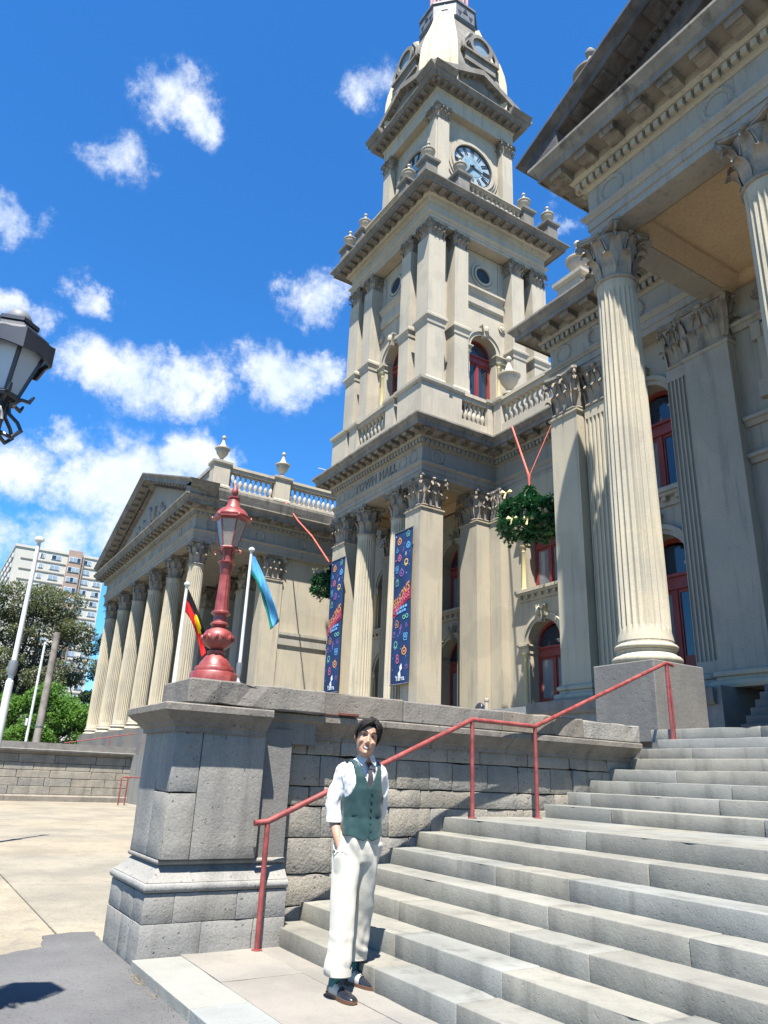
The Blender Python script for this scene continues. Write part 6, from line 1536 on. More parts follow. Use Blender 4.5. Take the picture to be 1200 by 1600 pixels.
# ================================================================== POLES and TREES, TOWER BLOCK
tp = thing('timber_pole', (-39.6, 5.6, -0.1), 'weathered grey timber pole leaning before the bushes', 'pole')
add('pole', MB().tube([(-39.6, 5.62, -0.1), (-39.6, 5.66, 7.55)], [0.19, 0.16], 12).mesh('pole', 'pole_timber', 40), tp)
add('pole_band', MB().lathe([(0.18, 3.0), (0.19, 3.02), (0.19, 3.10), (0.18, 3.12)], 12, (-39.6, 5.63)).mesh('pole_band', 'iron_grey'), tp)
wp = thing('thin_pole', (-43.5, 5.2, -0.1), 'thin white metal pole behind the timber pole', 'pole')
add('pole', MB().lathe([(0.07, -0.1), (0.06, 7.4), (0.08, 7.42), (0.02, 7.5)], 8, (-43.0, 5.62)).mesh('pole', 'pole_white'), wp)
add('meter_box', MB().cbox(-43.1, -42.9, 5.42, 5.52, 3.2, 3.55, 0.01).mesh('meter_box', 'pole_white'), wp)

def leaf_cloud(centres, n, size, mat, name, parent, rnd, flat=0.6):
    mb = MB()
    tot = sum(r[3]**2 for r in centres)
    for cx, cy, cz, r in centres:
        k = int(n*r*r/tot)
        for i in range(k):
            d = Vector((rnd.gauss(0, 1), rnd.gauss(0, 1), rnd.gauss(0, 1))).normalized(); rr = r*(0.45+0.6*rnd.random()**0.6)
            p = Vector((cx+d.x*rr, cy+d.y*rr, cz+d.z*rr*flat))
            a = Vector((rnd.gauss(0, 1), rnd.gauss(0, 1), rnd.gauss(0, 0.7))).normalized(); b = a.cross(Vector((rnd.random()-.5, rnd.random()-.5, 1))).normalized()
            s = size*rnd.uniform(0.6, 1.3)
            mb.add([p-a*s, p+b*s*0.42, p+a*s, p-b*s*0.42], [(0, 1, 2, 3)])
    return mb
def tree(x, y, h, crown, mat, label, n=9000, size=0.16, trunk=0.35, seed=1, lean=0.0, clumps=34, cz=0.62, name='gum_tree', flat=0.55, zr=0.38):
    rnd = random.Random(seed); t = thing(name, (x, y, -0.1), label, 'tree')
    cl = []
    for i in range(clumps):
        a = rnd.uniform(0, 2*pi); q = sqrt(rnd.random()); v = rnd.uniform(-1, 1); lim = sqrt(max(0.05, 1-v*v*0.9))
        cl.append((x+lean+crown*q*lim*cos(a), y+crown*q*lim*sin(a), h*cz+v*h*zr, crown*rnd.uniform(0.16, 0.30)))
    add('crown', leaf_cloud(cl, n, size, mat, 'crown', t, rnd, flat).mesh('crown', mat), t)['kind'] = 'stuff'
    tb = MB(); base = Vector((x, y, -0.1)); fork = Vector((x+lean*0.5, y, h*0.34))
    tb.tube([base, base.lerp(fork, 0.5)+Vector((0.05*h*rnd.uniform(-.3, .3), 0.04*h*rnd.uniform(-.3, .3), 0)), fork], [trunk*1.25, trunk, trunk*0.85], 10)
    tk = add('trunk', tb.mesh('trunk', 'bark', 50), t)
    for c in rnd.sample(cl, min(16, len(cl))):
        e = Vector(c[:3]); mid = fork.lerp(e, 0.5)+Vector((rnd.gauss(0, 0.3), rnd.gauss(0, 0.3), -0.05*h))
        add('limb', MB().tube([fork-Vector((0, 0, 0.2)), mid, e], [trunk*0.5, trunk*0.28, trunk*0.08], 7).mesh('limb', 'bark', 50), tk)
    return t
#TREES
tree(-70.0, 7.4, 16.0, 5.8, 'leaf_dull', 'big dull green gum tree with open crown before the tower block', 38000, 0.16, 0.45, 3, 0.6, 80, 0.62, zr=0.36)
tree(-66.0, 1.0, 13.8, 5.2, 'leaf_dull', 'dull green gum tree at the left edge behind the flagpole', 20000, 0.17, 0.4, 8, 0.0, 50, 0.60, zr=0.36)
tree(-72.0, 14.2, 13.0, 3.6, 'leaf_dark', 'dark green tree next to the left portico columns', 12000, 0.17, 0.35, 12, 0.0, 36, 0.60, zr=0.36)
tree(-66.0, 13.2, 7.2, 2.6, 'leaf_dark', 'small dark tree low beside the portico plinths', 7000, 0.15, 0.25, 21, 0.0, 24, 0.6, zr=0.36)
tree(-58.0, 8.0, 6.4, 3.8, 'leaf_bright', 'bright green leafy bush behind the low wall', 20000, 0.15, 0.2, 5, 0.0, 44, 0.6, name='leafy_bush', flat=0.8, zr=0.36)
tree(-56.0, 3.0, 5.6, 3.2, 'leaf_bright', 'lower bright green bush at the left edge behind the low wall', 14000, 0.14, 0.2, 6, 0.0, 34, 0.6, name='leafy_bush', flat=0.8, zr=0.36)
tree(-88.0, -4.0, 10.5, 7.0, 'leaf_dark', 'dark background tree far left behind the gum trees', 12000, 0.24, 0.4, 31, 0.0, 40, 0.55, zr=0.4)
tree(-92.0, 10.0, 9.5, 8.0, 'leaf_dark', 'dark background tree low between the gum tree and the tower block', 18000, 0.24, 0.4, 33, 0.0, 40, 0.55, zr=0.4)
tree(-92.0, 22.0, 10.0, 7.0, 'leaf_dark', 'dark background tree behind the left portico', 10000, 0.24, 0.4, 32, 0.0, 36, 0.55, zr=0.4)

ab = thing('apartment_tower', (-235, 28, 0), 'tall pale apartment tower block with brown panel strip beyond the trees', 'apartment building')
AX0, AX1, AY0, AY1, AH = -262, -219, 16.6, 40.6, 57.8
add('wall', MB().box(AX0, AX1, AY0, AY1, 0, AH).mesh('wall', 'tower_block_white'), ab)
add('roof_parapet', MB().box(AX0-0.2, AX1+0.25, AY0-0.2, AY1+0.2, AH, AH+0.7).mesh('roof_parapet', 'tower_block_white'), ab)
strip = add('panel_strip', MB().box(AX1, AX1+0.8, 30.2, 33.9, 0, AH+1.4).mesh('panel_strip', 'tower_block_brown'), ab)
add('pipe', MB().box(AX1, AX1+0.5, 34.2, 34.6, 0, AH).mesh('pipe', 'tower_block_band'), ab)
NF = 20; FH = AH/NF
for f in range(6, NF):
    z = f*FH
    for a, b in ((AY0+1.6, 30.0), (34.8, AY1-0.3)):
        add('floor_band', MB().box(AX1, AX1+0.18, a, b, z-0.22, z+0.02).mesh('floor_band', 'tower_block_band'), ab)
    add('floor_band', MB().box(AX0, AX1-0.5, AY0-0.18, AY0, z-0.22, z+0.02).mesh('floor_band', 'tower_block_band'), ab)
    for y, w in ((23.6, 1.0), (27.2, 2.4), (35.6, 1.9), (39.0, 2.0)):
        fr = add('window', MB().box(AX1, AX1+0.14, y-w/2-0.12, y+w/2+0.12, z+0.88, z+2.12).mesh('window', 'pole_white'), ab)
        for q in range(2):
            a = y-w/2+q*w/2; add('pane', MB().box(AX1+0.14, AX1+0.17, a+0.05, a+w/2-0.05, z+0.95, z+2.05).mesh('pane', 'far_glass' if (f*3+q+int(y)) % 4 else 'window_glass'), fr)
    fr = add('window', MB().box(AX1+0.8, AX1+0.95, 30.5, 33.6, z+0.85, z+2.25).mesh('window', 'pole_white'), ab)
    for q in range(3): add('pane', MB().box(AX1+0.95, AX1+0.99, 30.62+q*1.0, 31.5+q*1.0, z+0.95, z+2.15).mesh('pane', 'far_glass' if (f+q) % 3 else 'window_glass'), fr)
    for k in range(6):
        x = AX0+5+k*6.4
        fr = add('window', MB().box(x-0.9, x+0.9, AY0-0.14, AY0, z+0.88, z+2.12).mesh('window', 'pole_white'), ab)
        add('pane', MB().box(x-0.8, x+0.8, AY0-0.17, AY0-0.14, z+0.95, z+2.05).mesh('pane', 'far_glass'), fr)
# ================================================================== PERSON
PM = Matrix.Translation((-4.86, 2.84, 0.0)) @ Matrix.Rotation(radians(59.67), 4, 'Z')   # local: X image right, -Y towards the camera, Z up
YAW = radians(24)      # the chest turns a little towards image right
def bodyring(c, w, d, n=48, yaw=YAW, p=2.3, zf=None, front=1.0, back=1.0):
    """horizontal super-ellipse ring; angle 0 = chest forward"""
    out = []
    fx, fy = sin(yaw), -cos(yaw); lx, ly = cos(yaw), sin(yaw)
    for k in range(n):
        t = 2*pi*k/n; cs, sn = cos(t), sin(t)
        a = (abs(cs)**(2/p))*(1 if cs > 0 else -1)*d*(front if cs > 0 else back); b = (abs(sn)**(2/p))*(1 if sn > 0 else -1)*w
        out.append(Vector((c[0]+fx*a+lx*b, c[1]+fy*a+ly*b, c[2]+(zf(t) if zf else 0))))
    return out
def limb(pts, rad, n=20, sub=4):
    """smooth tapering tube through joints; rad: radius or (rx, ry)"""
    P = [Vector(p) for p in pts]; out = []; R = []
    for i in range(len(P)-1):
        for s in range(sub):
            u = s/sub; p0, p1, p2, p3 = P[max(i-1, 0)], P[i], P[i+1], P[min(i+2, len(P)-1)]
            q = 0.5*((2*p1)+(p2-p0)*u+(2*p0-5*p1+4*p2-p3)*u*u+(3*p1-p0-3*p2+p3)*u**3)
            out.append(q); R.append(rad[i]+(rad[i+1]-rad[i])*(u*u*(3-2*u)))
    out.append(P[-1]); R.append(rad[-1])
    return out, R
def skin_limb(mb, pts, rad, n=20, sub=4):
    a, b = limb(pts, rad, n, sub); mb.tube(a, b, n)
def remeshed(mb, voxel, name, mat, smooth_it=4, disp=None, sm=True):
    me = mb.mesh(name+'_src', mat); o = bpy.data.objects.new(name+'_src', me); COL.objects.link(o)
    md = o.modifiers.new('r', 'REMESH'); md.mode = 'VOXEL'; md.voxel_size = voxel; md.adaptivity = 0
    if smooth_it:
        ms = o.modifiers.new('s', 'SMOOTH'); ms.iterations = smooth_it; ms.factor = 0.5
    dg = bpy.context.evaluated_depsgraph_get(); out = bpy.data.meshes.new_from_object(o.evaluated_get(dg)); bpy.data.objects.remove(o)
    out.name = name; out.materials.clear(); out.materials.append(MATS[mat])
    if disp:
        nr = [v.normal.copy() for v in out.vertices]
        for v, n in zip(out.vertices, nr): v.co = disp(v.co.copy(), n)
        out.update()
    if sm: out.shade_smooth()
    return out
# ---- skin: head, neck, forearm with hand, and the hidden body under the clothes: one continuous mesh
HC_ = Vector((0.080, -0.030, 1.607)); HR = Matrix.Translation(HC_) @ Matrix.Rotation(radians(11), 4, 'Y') @ Matrix.Rotation(radians(-5), 4, 'X') @ Matrix.Rotation(radians(6), 4, 'Z')
HEADP = [(-0.137, 0.016, 0.070, 0.00), (-0.130, 0.030, 0.085, 0.02), (-0.110, 0.047, 0.091, 0.045), (-0.085, 0.058, 0.091, 0.062), (-0.055, 0.066, 0.089, 0.072), (-0.02, 0.071, 0.087, 0.083), (0.01, 0.074, 0.085, 0.092),
         (0.035, 0.075, 0.088, 0.097), (0.065, 0.072, 0.083, 0.096), (0.09, 0.063, 0.068, 0.083), (0.110, 0.045, 0.046, 0.06), (0.122, 0.02, 0.02, 0.03)]
body = MB()
hb_ = MB()
hb_.loft([[Vector((w*sin(2*pi*k/32), (-f if cos(2*pi*k/32) > 0 else -b)*cos(2*pi*k/32), z)) for k in range(32)] for z, w, f, b in HEADP])
hb_.tube([(0, -0.080, 0.012), (0, -0.096, -0.015), (0, -0.109, -0.036), (0, -0.100, -0.048), (0, -0.086, -0.050)], [0.008, 0.010, 0.013, 0.013, 0.008], 10)
for s in (-1, 1):
    hb_.tube([(s*0.011, -0.090, -0.044), (s*0.015, -0.092, -0.042)], 0.009, 8)
    hb_.tube([(s*0.071, 0.012, 0.022), (s*0.081, 0.018, 0.012), (s*0.080, 0.016, -0.018), (s*0.071, 0.008, -0.036)], [0.012, 0.013, 0.012, 0.008], 8)
    hb_.tube([(s*0.012, -0.086, 0.026), (s*0.034, -0.083, 0.030), (s*0.056, -0.066, 0.024)], [0.008, 0.010, 0.008], 8)
    hb_.tube([(s*0.030, -0.076, -0.030), (s*0.046, -0.066, -0.036), (s*0.050, -0.056, -0.06)], [0.016, 0.018, 0.012], 8)
hb_.tube([(0, -0.088, -0.098), (0, -0.092, -0.112), (0, -0.082, -0.124)], [0.013, 0.017, 0.012], 8)
body.merge(hb_, HR)
body.tube([(0.070, 0.03, 1.36), (0.072, 0.02, 1.44), (0.078, -0.005, 1.50), (0.08, -0.015, 1.55)], [0.068, 0.055, 0.051, 0.054], 20)
body.loft([bodyring((0.065, 0.03, z), w, d, 32) for z, w, d in ((0.98, 0.125, 0.085), (1.15, 0.12, 0.085), (1.30, 0.14, 0.095), (1.39, 0.13, 0.08), (1.43, 0.06, 0.05))])
ARM = [(-0.06, 0.045, 1.385), (-0.118, 0.055, 1.22), (-0.130, 0.045, 1.065), (-0.100, -0.020, 0.960), (-0.076, -0.058, 0.880)]
skin_limb(body, ARM, [0.034, 0.040, 0.040, 0.035, 0.026], 16)
skin_limb(body, [(0.19, 0.07, 1.385), (0.192, 0.13, 1.20), (0.185, 0.19, 1.08), (0.10, 0.20, 1.00)], [0.042, 0.04, 0.036, 0.03], 14)
# hand: palm slipping into the pocket, four fingers inside, thumb outside
body.tube([(-0.076, -0.056, 0.888), (-0.064, -0.064, 0.852), (-0.050, -0.064, 0.805)], [0.025, 0.033, 0.035], 14)
for i, (dx, ln) in enumerate(((-0.026, 0.060), (-0.009, 0.070), (0.009, 0.066), (0.025, 0.052))):
    b0 = Vector((-0.048+dx*0.55, -0.062-dx*0.6, 0.802)); skin_limb(body, [b0, b0+Vector((0.012, 0.0, -ln*0.5)), b0+Vector((0.022, 0.01, -ln))], [0.010, 0.009, 0.007], 8, 3)
skin_limb(body, [(-0.070, -0.070, 0.872), (-0.056, -0.086, 0.848), (-0.046, -0.090, 0.824), (-0.040, -0.086, 0.802)], [0.014, 0.0125, 0.011, 0.008], 10, 3)
def headdent(co, n):
    q = HR.inverted() @ co
    for s in (-1, 1):
        dd = ((q.x-s*0.031)/0.021)**2+((q.z-0.008)/0.013)**2
        if q.y < -0.03: co = co+n*(-0.007*math.exp(-dd))
    if q.y < -0.05: co = co+n*(-0.004*math.exp(-((q.x/0.030)**2+((q.z+0.074)/0.010)**2)))
    return co
sk = remeshed(body, 0.0048, 'person', 'skin', 3, headdent)
person = tag(add('person', sk, None, PM), 'smiling young man in green waistcoat, white shirt and cream trousers standing below the steps', 'person')
def wear(name, me, parent=None, mat=None, smooth=40): return add(name, me.mesh(name, mat, smooth) if isinstance(me, MB) else me, parent or person, PM)
# ---- face
for s in (-1, 1):
    e = MB().lathe([(0.001, -0.006), (0.009, -0.004), (0.0125, 0), (0.009, 0.004), (0.001, 0.006)], 12).xform(HR @ T(s*0.031, -0.0765, 0.006) @ Matrix.Diagonal((1.05, 0.55, 0.75, 1)) )
    wear('eye', e, None, 'eye_dark')
    br = MB().tube([HR @ Vector(p) for p in ((s*0.015, -0.0955, 0.030), (s*0.033, -0.0935, 0.037), (s*0.054, -0.076, 0.030))], [0.0035, 0.0045, 0.002], 6)
    wear('eyebrow', br, None, 'hair_black')
te = MB(); n = 12; up_, lo_ = [], []
for i in range(n+1):
    u = -1+2*i/n; x = 0.029*u; y = -0.0945+0.016*u*u
    up_.append((x, y, -0.070+0.006*u*u)); lo_.append((x, y-0.001, -0.070-0.013*(1-u*u)+0.006*u*u))
te.add(up_+lo_, [(i, i+1, n+1+i+1, n+1+i) for i in range(n)]); te.xform(HR); wear('teeth', te, None, 'teeth')
lp_ = MB().tube([HR @ (Vector(p)+Vector((0, -0.001, 0.002))) for p in up_], [0.001]+[0.0022]*(n-1)+[0.001], 6).tube([HR @ (Vector(p)+Vector((0, -0.001, -0.003))) for p in lo_], [0.001]+[0.003]*(n-1)+[0.001], 6)
wear('lips', lp_, None, 'lip')
# ---- hair: cap plus many curved locks
hr_ = MB(); rnd = random.Random(17)
cap = []
for z, w, f, b in HEADP[5:]:
    k = 1.10; cap.append([HR @ Vector((w*k*1.02*sin(2*pi*j/32), ((-f*0.98 if z > 0.05 else -f*0.30) if cos(2*pi*j/32) > 0 else -b*1.12)*cos(2*pi*j/32), z+0.010)) for j in range(32)])
hr_.loft(cap)
def scalp(t, ph, off):
    """point over the head: t azimuth (0 = face), ph elevation 0..pi/2"""
    c = cos(ph); f = 0.092 if cos(t) > 0 else 0.104
    return Vector(((0.082+off)*c*sin(t), -(f+off)*c*cos(t), 0.020+(0.108+off)*sin(ph)))
def lock(t0, ph0, t1, ph1, off, rad, wav, lift=0.010):
    pts = []
    for j in range(8):
        u = j/7; t = t0+(t1-t0)*u; ph = ph0+(ph1-ph0)*u**1.15
        pts.append(HR @ scalp(t+wav*sin(6*u+off*900), ph, off+lift*sin(pi*min(1, u*1.1))))
    hr_.tube(pts, [rad*0.6, rad, rad, rad, rad*0.9, rad*0.75, rad*0.5, rad*0.15], 6)
for i in range(170):      # back and sides, lying down
    t0 = rnd.choice((-1, 1))*rnd.uniform(0.9, pi); lock(t0*0.8, rnd.uniform(0.9, 1.4), t0+rnd.uniform(-.15, .15), rnd.uniform(-0.55, 0.15) if abs(t0) > 1.35 else rnd.uniform(-0.18, 0.3), rnd.uniform(0.002, 0.010), rnd.uniform(0.006, 0.009), 0.05, 0.007)
for i in range(120):      # top, swept from a parting on image right over to both sides
    side = -1 if i % 3 else 1
    t0 = 0.35+rnd.uniform(-0.10, 0.10); ph0 = rnd.uniform(0.72, 1.45)
    t1 = side*rnd.uniform(0.55, 1.35) if side < 0 else rnd.uniform(0.75, 1.3)
    lock(t0, ph0, t1, rnd.uniform(0.22, 0.62) if abs(t1) < 0.8 else rnd.uniform(-0.02, 0.5), rnd.uniform(0.004, 0.014), rnd.uniform(0.006, 0.010), rnd.uniform(0.03, 0.12), rnd.uniform(0.010, 0.022))
for t1, p1 in ((-0.15, 0.50), (-0.35, 0.42), (-0.55, 0.30), (-0.75, 0.22), (-0.02, 0.56), (0.72, 0.30), (0.85, 0.20)):
    for q in range(4): lock(0.32, 0.85+0.1*q, t1+rnd.uniform(-.06, .06), p1+rnd.uniform(-.05, .05), 0.008+0.003*q, 0.008, 0.08, 0.016)
wear('hair', hr_, None, 'hair_black', 60)
# ---- shirt
def fold(co, n, amp, fr, seed):
    q = co*fr; return co+n*amp*(mnoise.noise(Vector((q.x*1.0+seed, q.y, q.z*0.55)))+0.5*mnoise.noise(Vector((q.x*2.3, q.y*2.3+seed, q.z*1.4))))
st = MB()
st.loft([bodyring((cx, cy, z), w, d, 40) for z, cx, cy, w, d in ((0.97, 0.062, 0.03, 0.135, 0.098), (1.10, 0.062, 0.03, 0.130, 0.094), (1.25, 0.066, 0.03, 0.148, 0.104), (1.35, 0.066, 0.034, 0.160, 0.100), (1.40, 0.064, 0.036, 0.152, 0.085), (1.445, 0.066, 0.034, 0.10, 0.068), (1.465, 0.072, 0.028, 0.062, 0.060))])
skin_limb(st, [(-0.040, 0.04, 1.405), (-0.080, 0.045, 1.365), (-0.115, 0.050, 1.25), (-0.136, 0.052, 1.13), (-0.124, 0.030, 1.058)], [0.052, 0.060, 0.056, 0.060, 0.052], 22)
skin_limb(st, [(0.16, 0.05, 1.395), (0.193, 0.075, 1.34), (0.196, 0.12, 1.22), (0.190, 0.17, 1.10), (0.14, 0.20, 1.02)], [0.055, 0.058, 0.054, 0.052, 0.045], 20)
shirt = remeshed(st, 0.0065, 'shirt', 'shirt_white', 3, lambda c, n: fold(c, n, 0.012, 16, 3.0))
so_ = wear('shirt', shirt)
cf = MB().loft([[Vector((-0.124, 0.030, 1.060))+Vector((r*cos(2*pi*k/24), r*sin(2*pi*k/24)+dy, dz)) for k in range(24)] for r, dz, dy in ((0.050, 0.022, 0.006), (0.058, 0.020, 0.006), (0.060, 0.0, 0.0), (0.058, -0.026, -0.008), (0.050, -0.030, -0.008), (0.044, -0.02, -0.006))], False)
add('rolled_cuff', cf.mesh('rolled_cuff', 'shirt_white', 50), so_, PM)
# collar: stand and two pointed flaps
NB = Matrix.Translation((0.076, 0.006, 1.452)) @ Matrix.Rotation(YAW*0.7, 4, 'Z') @ Matrix.Rotation(radians(-9), 4, 'X')
cl_ = MB(); stand = []
for z, r in ((-0.005, 0.066), (0.034, 0.060), (0.036, 0.056), (0.0, 0.061)): stand.append([NB @ Vector((r*sin(a), -r*cos(a)*1.0, z-0.012*cos(a))) for a in [0.30+(2*pi-0.60)*k/28 for k in range(29)]])
for i in range(3): cl_.add(stand[i]+stand[i+1], [(k, k+1, 29+k+1, 29+k) for k in range(28)])
for s in (-1, 1):
    fl_ = [(s*0.006, -0.062, 0.022), (s*0.034, -0.056, 0.032), (s*0.060, -0.020, 0.036), (s*0.062, 0.01, 0.036), (s*0.074, 0.006, -0.004), (s*0.070, -0.034, -0.014), (s*0.050, -0.078, -0.050), (s*0.014, -0.074, -0.008)]
    P_ = [NB @ Vector(p) for p in fl_]; Q_ = [NB @ (Vector(p)*0.97) for p in fl_]
    cl_.add(P_+Q_, [tuple(range(8)), tuple(range(8, 16))[::-1]]+[(k, (k+1) % 8, 8+(k+1) % 8, 8+k) for k in range(8)])
add('collar', cl_.mesh('collar', 'shirt_white', 30), so_, PM)
# tie
def chest(b, z, off=0.0):
    """point on the shirt front: b lateral, z height"""
    a = 0.104 if z < 1.35 else 0.104-(z-1.35)*0.34
    a = a*sqrt(max(0.05, 1-(b/0.16)**2))+off
    cx, cy = 0.066, 0.032
    return Vector((cx+sin(YAW)*a+cos(YAW)*b, cy-cos(YAW)*a+sin(YAW)*b, z))
tb_ = MB(); L_, R__ = [], []
for i in range(9):
    z = 1.412-0.165*i/8; w = 0.013+0.014*min(1, i/7)
    L_.append(chest(-w+0.006, z, 0.010)); R__.append(chest(w+0.006, z, 0.010))
k9 = len(L_); tb_.add(L_+R__+[p+Vector((0, 0.006, 0)) for p in L_]+[p+Vector((0, 0.006, 0)) for p in R__], [(i, i+1, k9+i+1, k9+i) for i in range(k9-1)]+[(2*k9+i, 3*k9+i, 3*k9+i+1, 2*k9+i+1) for i in range(k9-1)])
kn = [chest(x, z, o) for x, z, o in ((-0.018, 1.436, 0.012), (0.028, 1.436, 0.012), (0.020, 1.398, 0.016), (-0.008, 1.398, 0.016))]; kb = [p+Vector((0, 0.02, 0)) for p in kn]
tb_.add(kn+kb, [(0, 1, 2, 3), (7, 6, 5, 4), (0, 4, 5, 1), (1, 5, 6, 2), (2, 6, 7, 3), (3, 7, 4, 0)])
wear('tie', tb_, None, 'tie_grey')
# ---- waistcoat: shell with V neck, arm holes and a pointed hem
NA, NZ = 192, 100
prof = [(0.925, 0.066, 0.028, 0.158, 0.120), (0.98, 0.064, 0.028, 0.152, 0.116), (1.07, 0.063, 0.03, 0.142, 0.106), (1.16, 0.064, 0.03, 0.148, 0.109), (1.26, 0.066, 0.03, 0.160, 0.116), (1.34, 0.066, 0.034, 0.168, 0.110), (1.40, 0.064, 0.036, 0.158, 0.094), (1.435, 0.065, 0.035, 0.118, 0.078), (1.462, 0.070, 0.030, 0.078, 0.070)]
def pint(z):
    for a, b in zip(prof[:-1], prof[1:]):
        if a[0] <= z <= b[0]:
            u = (z-a[0])/(b[0]-a[0]); return [a[i]+(b[i]-a[i])*u for i in range(1, 5)]
    return prof[-1][1:]
vv = []; 
for j in range(NZ+1):
    v = j/NZ
    for k in range(NA):
        t = 2*pi*k/NA; tt = t if t <= pi else t-2*pi
        hem = 0.955 - 0.030*max(0, 1-abs(abs(tt)-0.16)/0.62) + (0.016*max(0, 1-abs(tt)/0.11))
        z = hem+(1.462-hem)*v; cx, cy, w, d = pint(max(0.925, z))
        cs, sn = cos(t), sin(t); p = 2.3
        a = (abs(cs)**(2/p))*(1 if cs > 0 else -1)*d; b = (abs(sn)**(2/p))*(1 if sn > 0 else -1)*w
        fl = 0.004*sin(6*t+z*20)*(1-v)+0.004*mnoise.noise(Vector((sin(t)*3, z*14, cos(t)*3)))
        nx = Vector((sin(YAW)*cs+cos(YAW)*sn, -cos(YAW)*cs+sin(YAW)*sn, 0))
        q = Vector((cx+sin(YAW)*a+cos(YAW)*b, cy-cos(YAW)*a+sin(YAW)*b, z))+nx*fl
        vv.append((q, a, b, z))
ff = []
for j in range(NZ):
    for k in range(NA):
        idx = (j*NA+k, j*NA+(k+1) % NA, (j+1)*NA+(k+1) % NA, (j+1)*NA+k)
        a = sum(vv[i][1] for i in idx)/4; b = sum(vv[i][2] for i in idx)/4; z = sum(vv[i][3] for i in idx)/4
        if a > 0 and z > 1.262 and abs(b-0.004) < 0.092*(z-1.262)/0.19+0.001: continue
        ah = (z-1.205)/0.25
        if z > 1.205 and abs(b) > 0.150-0.052*max(0, min(1, ah*2.6))**0.5+0.020*max(0, ah-0.45): continue
        if a < 0 and z > 1.45: continue
        ff.append(idx)
me = bpy.data.meshes.new('waistcoat'); me.from_pydata([tuple(x[0]) for x in vv], [], ff); bm = bmesh.new(); bm.from_mesh(me)
bmesh.ops.delete(bm, geom=[v for v in bm.verts if not v.link_faces], context='VERTS'); bmesh.ops.recalc_face_normals(bm, faces=bm.faces); bm.to_mesh(me); bm.free()
me.materials.append(MATS['vest_green']); me.shade_smooth()
vest = add('waistcoat', me, person, PM); vm = vest.modifiers.new('thick', 'SOLIDIFY'); vm.thickness = 0.007; vm.offset = 0.3
def vfront(b, z, off=0.0):
    cx, cy, w, d = pint(max(0.925, z)); p = 2.3
    sn = min(1, abs(b)/w); a = d*(max(0.0, 1-sn**p))**(1/p)+off
    return Vector((cx+sin(YAW)*a+cos(YAW)*b, cy-cos(YAW)*a+sin(YAW)*b, z))
sm_ = MB().tube([vfront(0.006+0.004*i/10, 0.955+(1.262-0.955)*i/10, 0.008) for i in range(11)], 0.0016, 5)
add('front_seam', sm_.mesh('front_seam', 'vest_satin'), vest, PM)
for z in (1.235, 1.185, 1.135, 1.085, 1.035, 0.99):
    c0 = vfront(0.020, z, 0.009); add('button', MB().lathe([(0.001, -0.003), (0.0075, -0.002), (0.0075, 0.002), (0.001, 0.003)], 10).xform(Matrix.Translation(c0) @ Matrix.Rotation(YAW, 4, 'Z') @ Matrix.Rotation(pi/2, 4, 'X')).mesh('button', 'vest_satin', 40), vest, PM)
for b0, b1, z in ((-0.112, -0.045, 1.085), (0.06, 0.115, 1.085)):
    top = [vfront(b0+(b1-b0)*i/5, z+0.004*i/5*(1 if b0 < 0 else -1)+0.012, 0.0085) for i in range(6)]; bot = [vfront(b0+(b1-b0)*i/5, z+0.004*i/5*(1 if b0 < 0 else -1), 0.0085) for i in range(6)]
    add('pocket_welt', MB().add(top+bot+[p+Vector((0, 0.004, 0)) for p in top+bot], [(i, i+1, 7+i, 6+i) for i in range(5)]+[(12+i, 18+i, 19+i, 13+i) for i in range(5)]+[(6+i, 7+i, 19+i, 18+i) for i in range(5)]).mesh('pocket_welt', 'vest_satin'), vest, PM)
# ---- trousers
tr_ = MB()
tr_.loft([bodyring((cx, cy, z), w, d, 40, yaw=YAW*0.8) for z, cx, cy, w, d in ((1.02, 0.062, 0.03, 0.142, 0.102), (0.96, 0.058, 0.032, 0.150, 0.112), (0.90, 0.050, 0.035, 0.160, 0.122), (0.84, 0.048, 0.04, 0.160, 0.122), (0.78, 0.048, 0.045, 0.142, 0.11))])
def leg(c, sec):
    tr_.loft([bodyring((x, y, z), w, d, 32, yaw=YAW*0.9, p=2.15) for (x, y, z), (w, d) in zip(c, sec)])
leg([(-0.022, 0.020, 0.90), (-0.026, -0.010, 0.76), (-0.030, -0.050, 0.60), (-0.030, -0.085, 0.47), (-0.036, -0.110, 0.33), (-0.042, -0.132, 0.22), (-0.043, -0.145, 0.138)],
    [(0.096, 0.112), (0.093, 0.108), (0.086, 0.098), (0.080, 0.090), (0.078, 0.088), (0.080, 0.088), (0.082, 0.090)])
leg([(0.118, 0.055, 0.90), (0.112, 0.075, 0.76), (0.104, 0.105, 0.60), (0.094, 0.135, 0.47), (0.078, 0.165, 0.33), (0.064, 0.19, 0.22), (0.055, 0.205, 0.165)],
    [(0.092, 0.108), (0.086, 0.104), (0.080, 0.098), (0.078, 0.092), (0.080, 0.092), (0.084, 0.094), (0.086, 0.096)])
tr_.tube([(-0.062, -0.036, 0.872), (-0.054, -0.046, 0.82), (-0.042, -0.046, 0.74), (-0.032, -0.040, 0.62), (-0.03, -0.05, 0.52)], [0.050, 0.064, 0.070, 0.066, 0.04], 16)
def trouser_fold(co, n):
    z = co.z; top = max(0, min(1, (z-0.62)/0.25))
    a = 0.011*mnoise.noise(Vector((co.x*11+z*2, co.y*11, z*3.6)))+0.005*mnoise.noise(Vector((co.x*24+4, co.y*24, z*9)))
    a += 0.011*top*sin(co.x*66+2.0*sin(z*7))*(1 if co.y < 0.05 else 0.4)                    # pleats under the waistcoat
    low = max(0, min(1, (0.42-z)/0.2)); a += 0.003*low*sin(z*58+co.x*14+5*mnoise.noise(co*6))  # breaks above the cuff
    return co+n*a
tm = remeshed(tr_, 0.0075, 'trousers', 'trouser_cream', 4, trouser_fold)
tro = wear('trousers', tm)
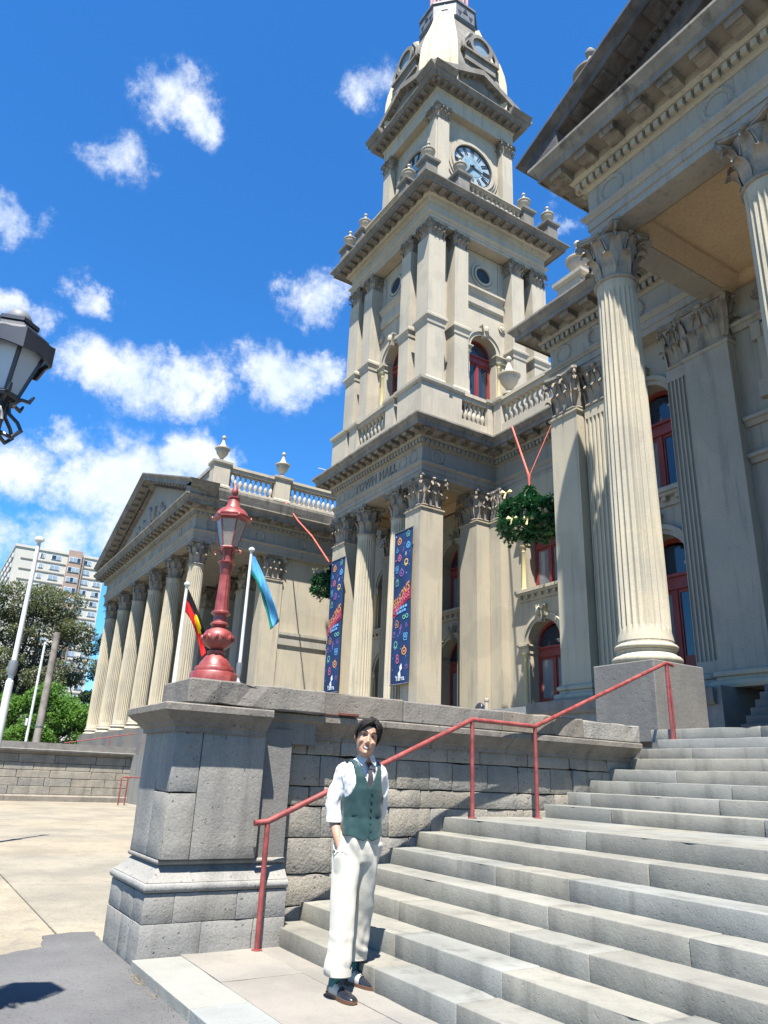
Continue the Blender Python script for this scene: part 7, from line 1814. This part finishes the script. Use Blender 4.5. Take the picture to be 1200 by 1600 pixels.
for (x, y, z), w, d in (((-0.043, -0.145, 0.138), 0.085, 0.093), ((0.055, 0.205, 0.165), 0.088, 0.098)):
    add('turn_up', MB().loft([bodyring((x, y, zz), w*k, d*k, 32, yaw=YAW*0.9, p=2.15) for zz, k in ((z+0.036, 1.0), (z+0.038, 1.035), (z-0.002, 1.05), (z-0.006, 1.0), (z+0.01, 0.93))], False).mesh('turn_up', 'trouser_cream', 50), tro, PM)
pk = MB().tube([(-0.122, -0.02, 0.895), (-0.112, -0.075, 0.862), (-0.070, -0.108, 0.846), (-0.022, -0.112, 0.872)], [0.002, 0.0035, 0.0035, 0.002], 6)
add('pocket_edge', pk.mesh('pocket_edge', 'trouser_cream', 50), tro, PM)
# ---- shoes and socks
def shoe(heel, ang, name='shoe'):
    F_ = Matrix.Translation(heel) @ Matrix.Rotation(ang, 4, 'Z')      # local: toe along +X
    secs = [(-0.004, 0.024, 0.060), (0.015, 0.033, 0.074), (0.05, 0.036, 0.086), (0.09, 0.036, 0.090), (0.125, 0.038, 0.078), (0.165, 0.043, 0.060), (0.205, 0.045, 0.050), (0.24, 0.041, 0.044), (0.268, 0.030, 0.038), (0.282, 0.014, 0.030)]
    def ring(x, w, h, k=1.0, o=0.0):
        n = 20; out = []
        for i in range(n):
            t = 2*pi*i/n; c, s = cos(t), sin(t)
            out.append(F_ @ Vector((x, w*k*(abs(c)**0.8)*(1 if c > 0 else -1), 0.022+(h-0.022)*k*max(0, s)**0.8 if s > 0 else 0.022+0.006*s)))
        return out
    sh_ = wear(name, MB().loft([ring(*s) for s in secs]), None, 'shoe_navy', 50)
    sl_ = []
    for zz, g in ((0.0, 0.0), (0.018, 0.003), (0.024, 0.004)):
        sl_.append([F_ @ Vector((x, sgn*(w+g), zz+(0.006 if x > 0.25 and zz == 0 else 0))) for sgn, rng in ((1, secs), (-1, secs[::-1])) for x, w, h in rng])
    add('sole', MB().loft(sl_).mesh('sole', 'shoe_sole', 40), sh_, PM)
    add('heel', MB().loft([[F_ @ Vector((x, y, z)) for x, y in ((-0.003, -0.022), (0.06, -0.034), (0.06, 0.034), (-0.003, 0.022))] for z in (-0.0005, 0.012)]).mesh('heel', 'shoe_sole'), sh_, PM)
    add('pale_panel', MB().loft([ring(x, w, h, 1.03) for x, w, h in ((0.040, 0.0355, 0.084), (0.06, 0.036, 0.088), (0.09, 0.036, 0.090), (0.122, 0.038, 0.079), (0.140, 0.040, 0.070))]).mesh('pale_panel', 'shoe_white', 50), sh_, PM)
    for x, z in ((0.102, 0.088), (0.118, 0.081), (0.134, 0.074), (0.150, 0.067)):
        add('lace', MB().tube([F_ @ Vector((x, -0.022, z-0.005)), F_ @ Vector((x+0.004, 0, z+0.004)), F_ @ Vector((x, 0.022, z-0.005))], 0.0032, 6).mesh('lace', 'shoe_navy'), sh_, PM)
    add('toe_cap', MB().loft([ring(x, w, h, 1.02) for x, w, h in ((0.196, 0.0449, 0.0515), (0.204, 0.045, 0.0502))]).mesh('toe_cap', 'shoe_navy', 50), sh_, PM)
    return sh_
shoe((-0.092, -0.055, 0.0), radians(-54)); shoe((0.020, 0.245, 0.0), radians(-42))
for p0, p1 in (((-0.062, -0.098, 0.065), (-0.046, -0.135, 0.22)), ((0.048, 0.218, 0.065), (0.056, 0.207, 0.24))):
    wear('sock', MB().tube([p0, Vector(p0).lerp(Vector(p1), 0.5), p1], [0.040, 0.039, 0.044], 16), None, 'sock_teal')
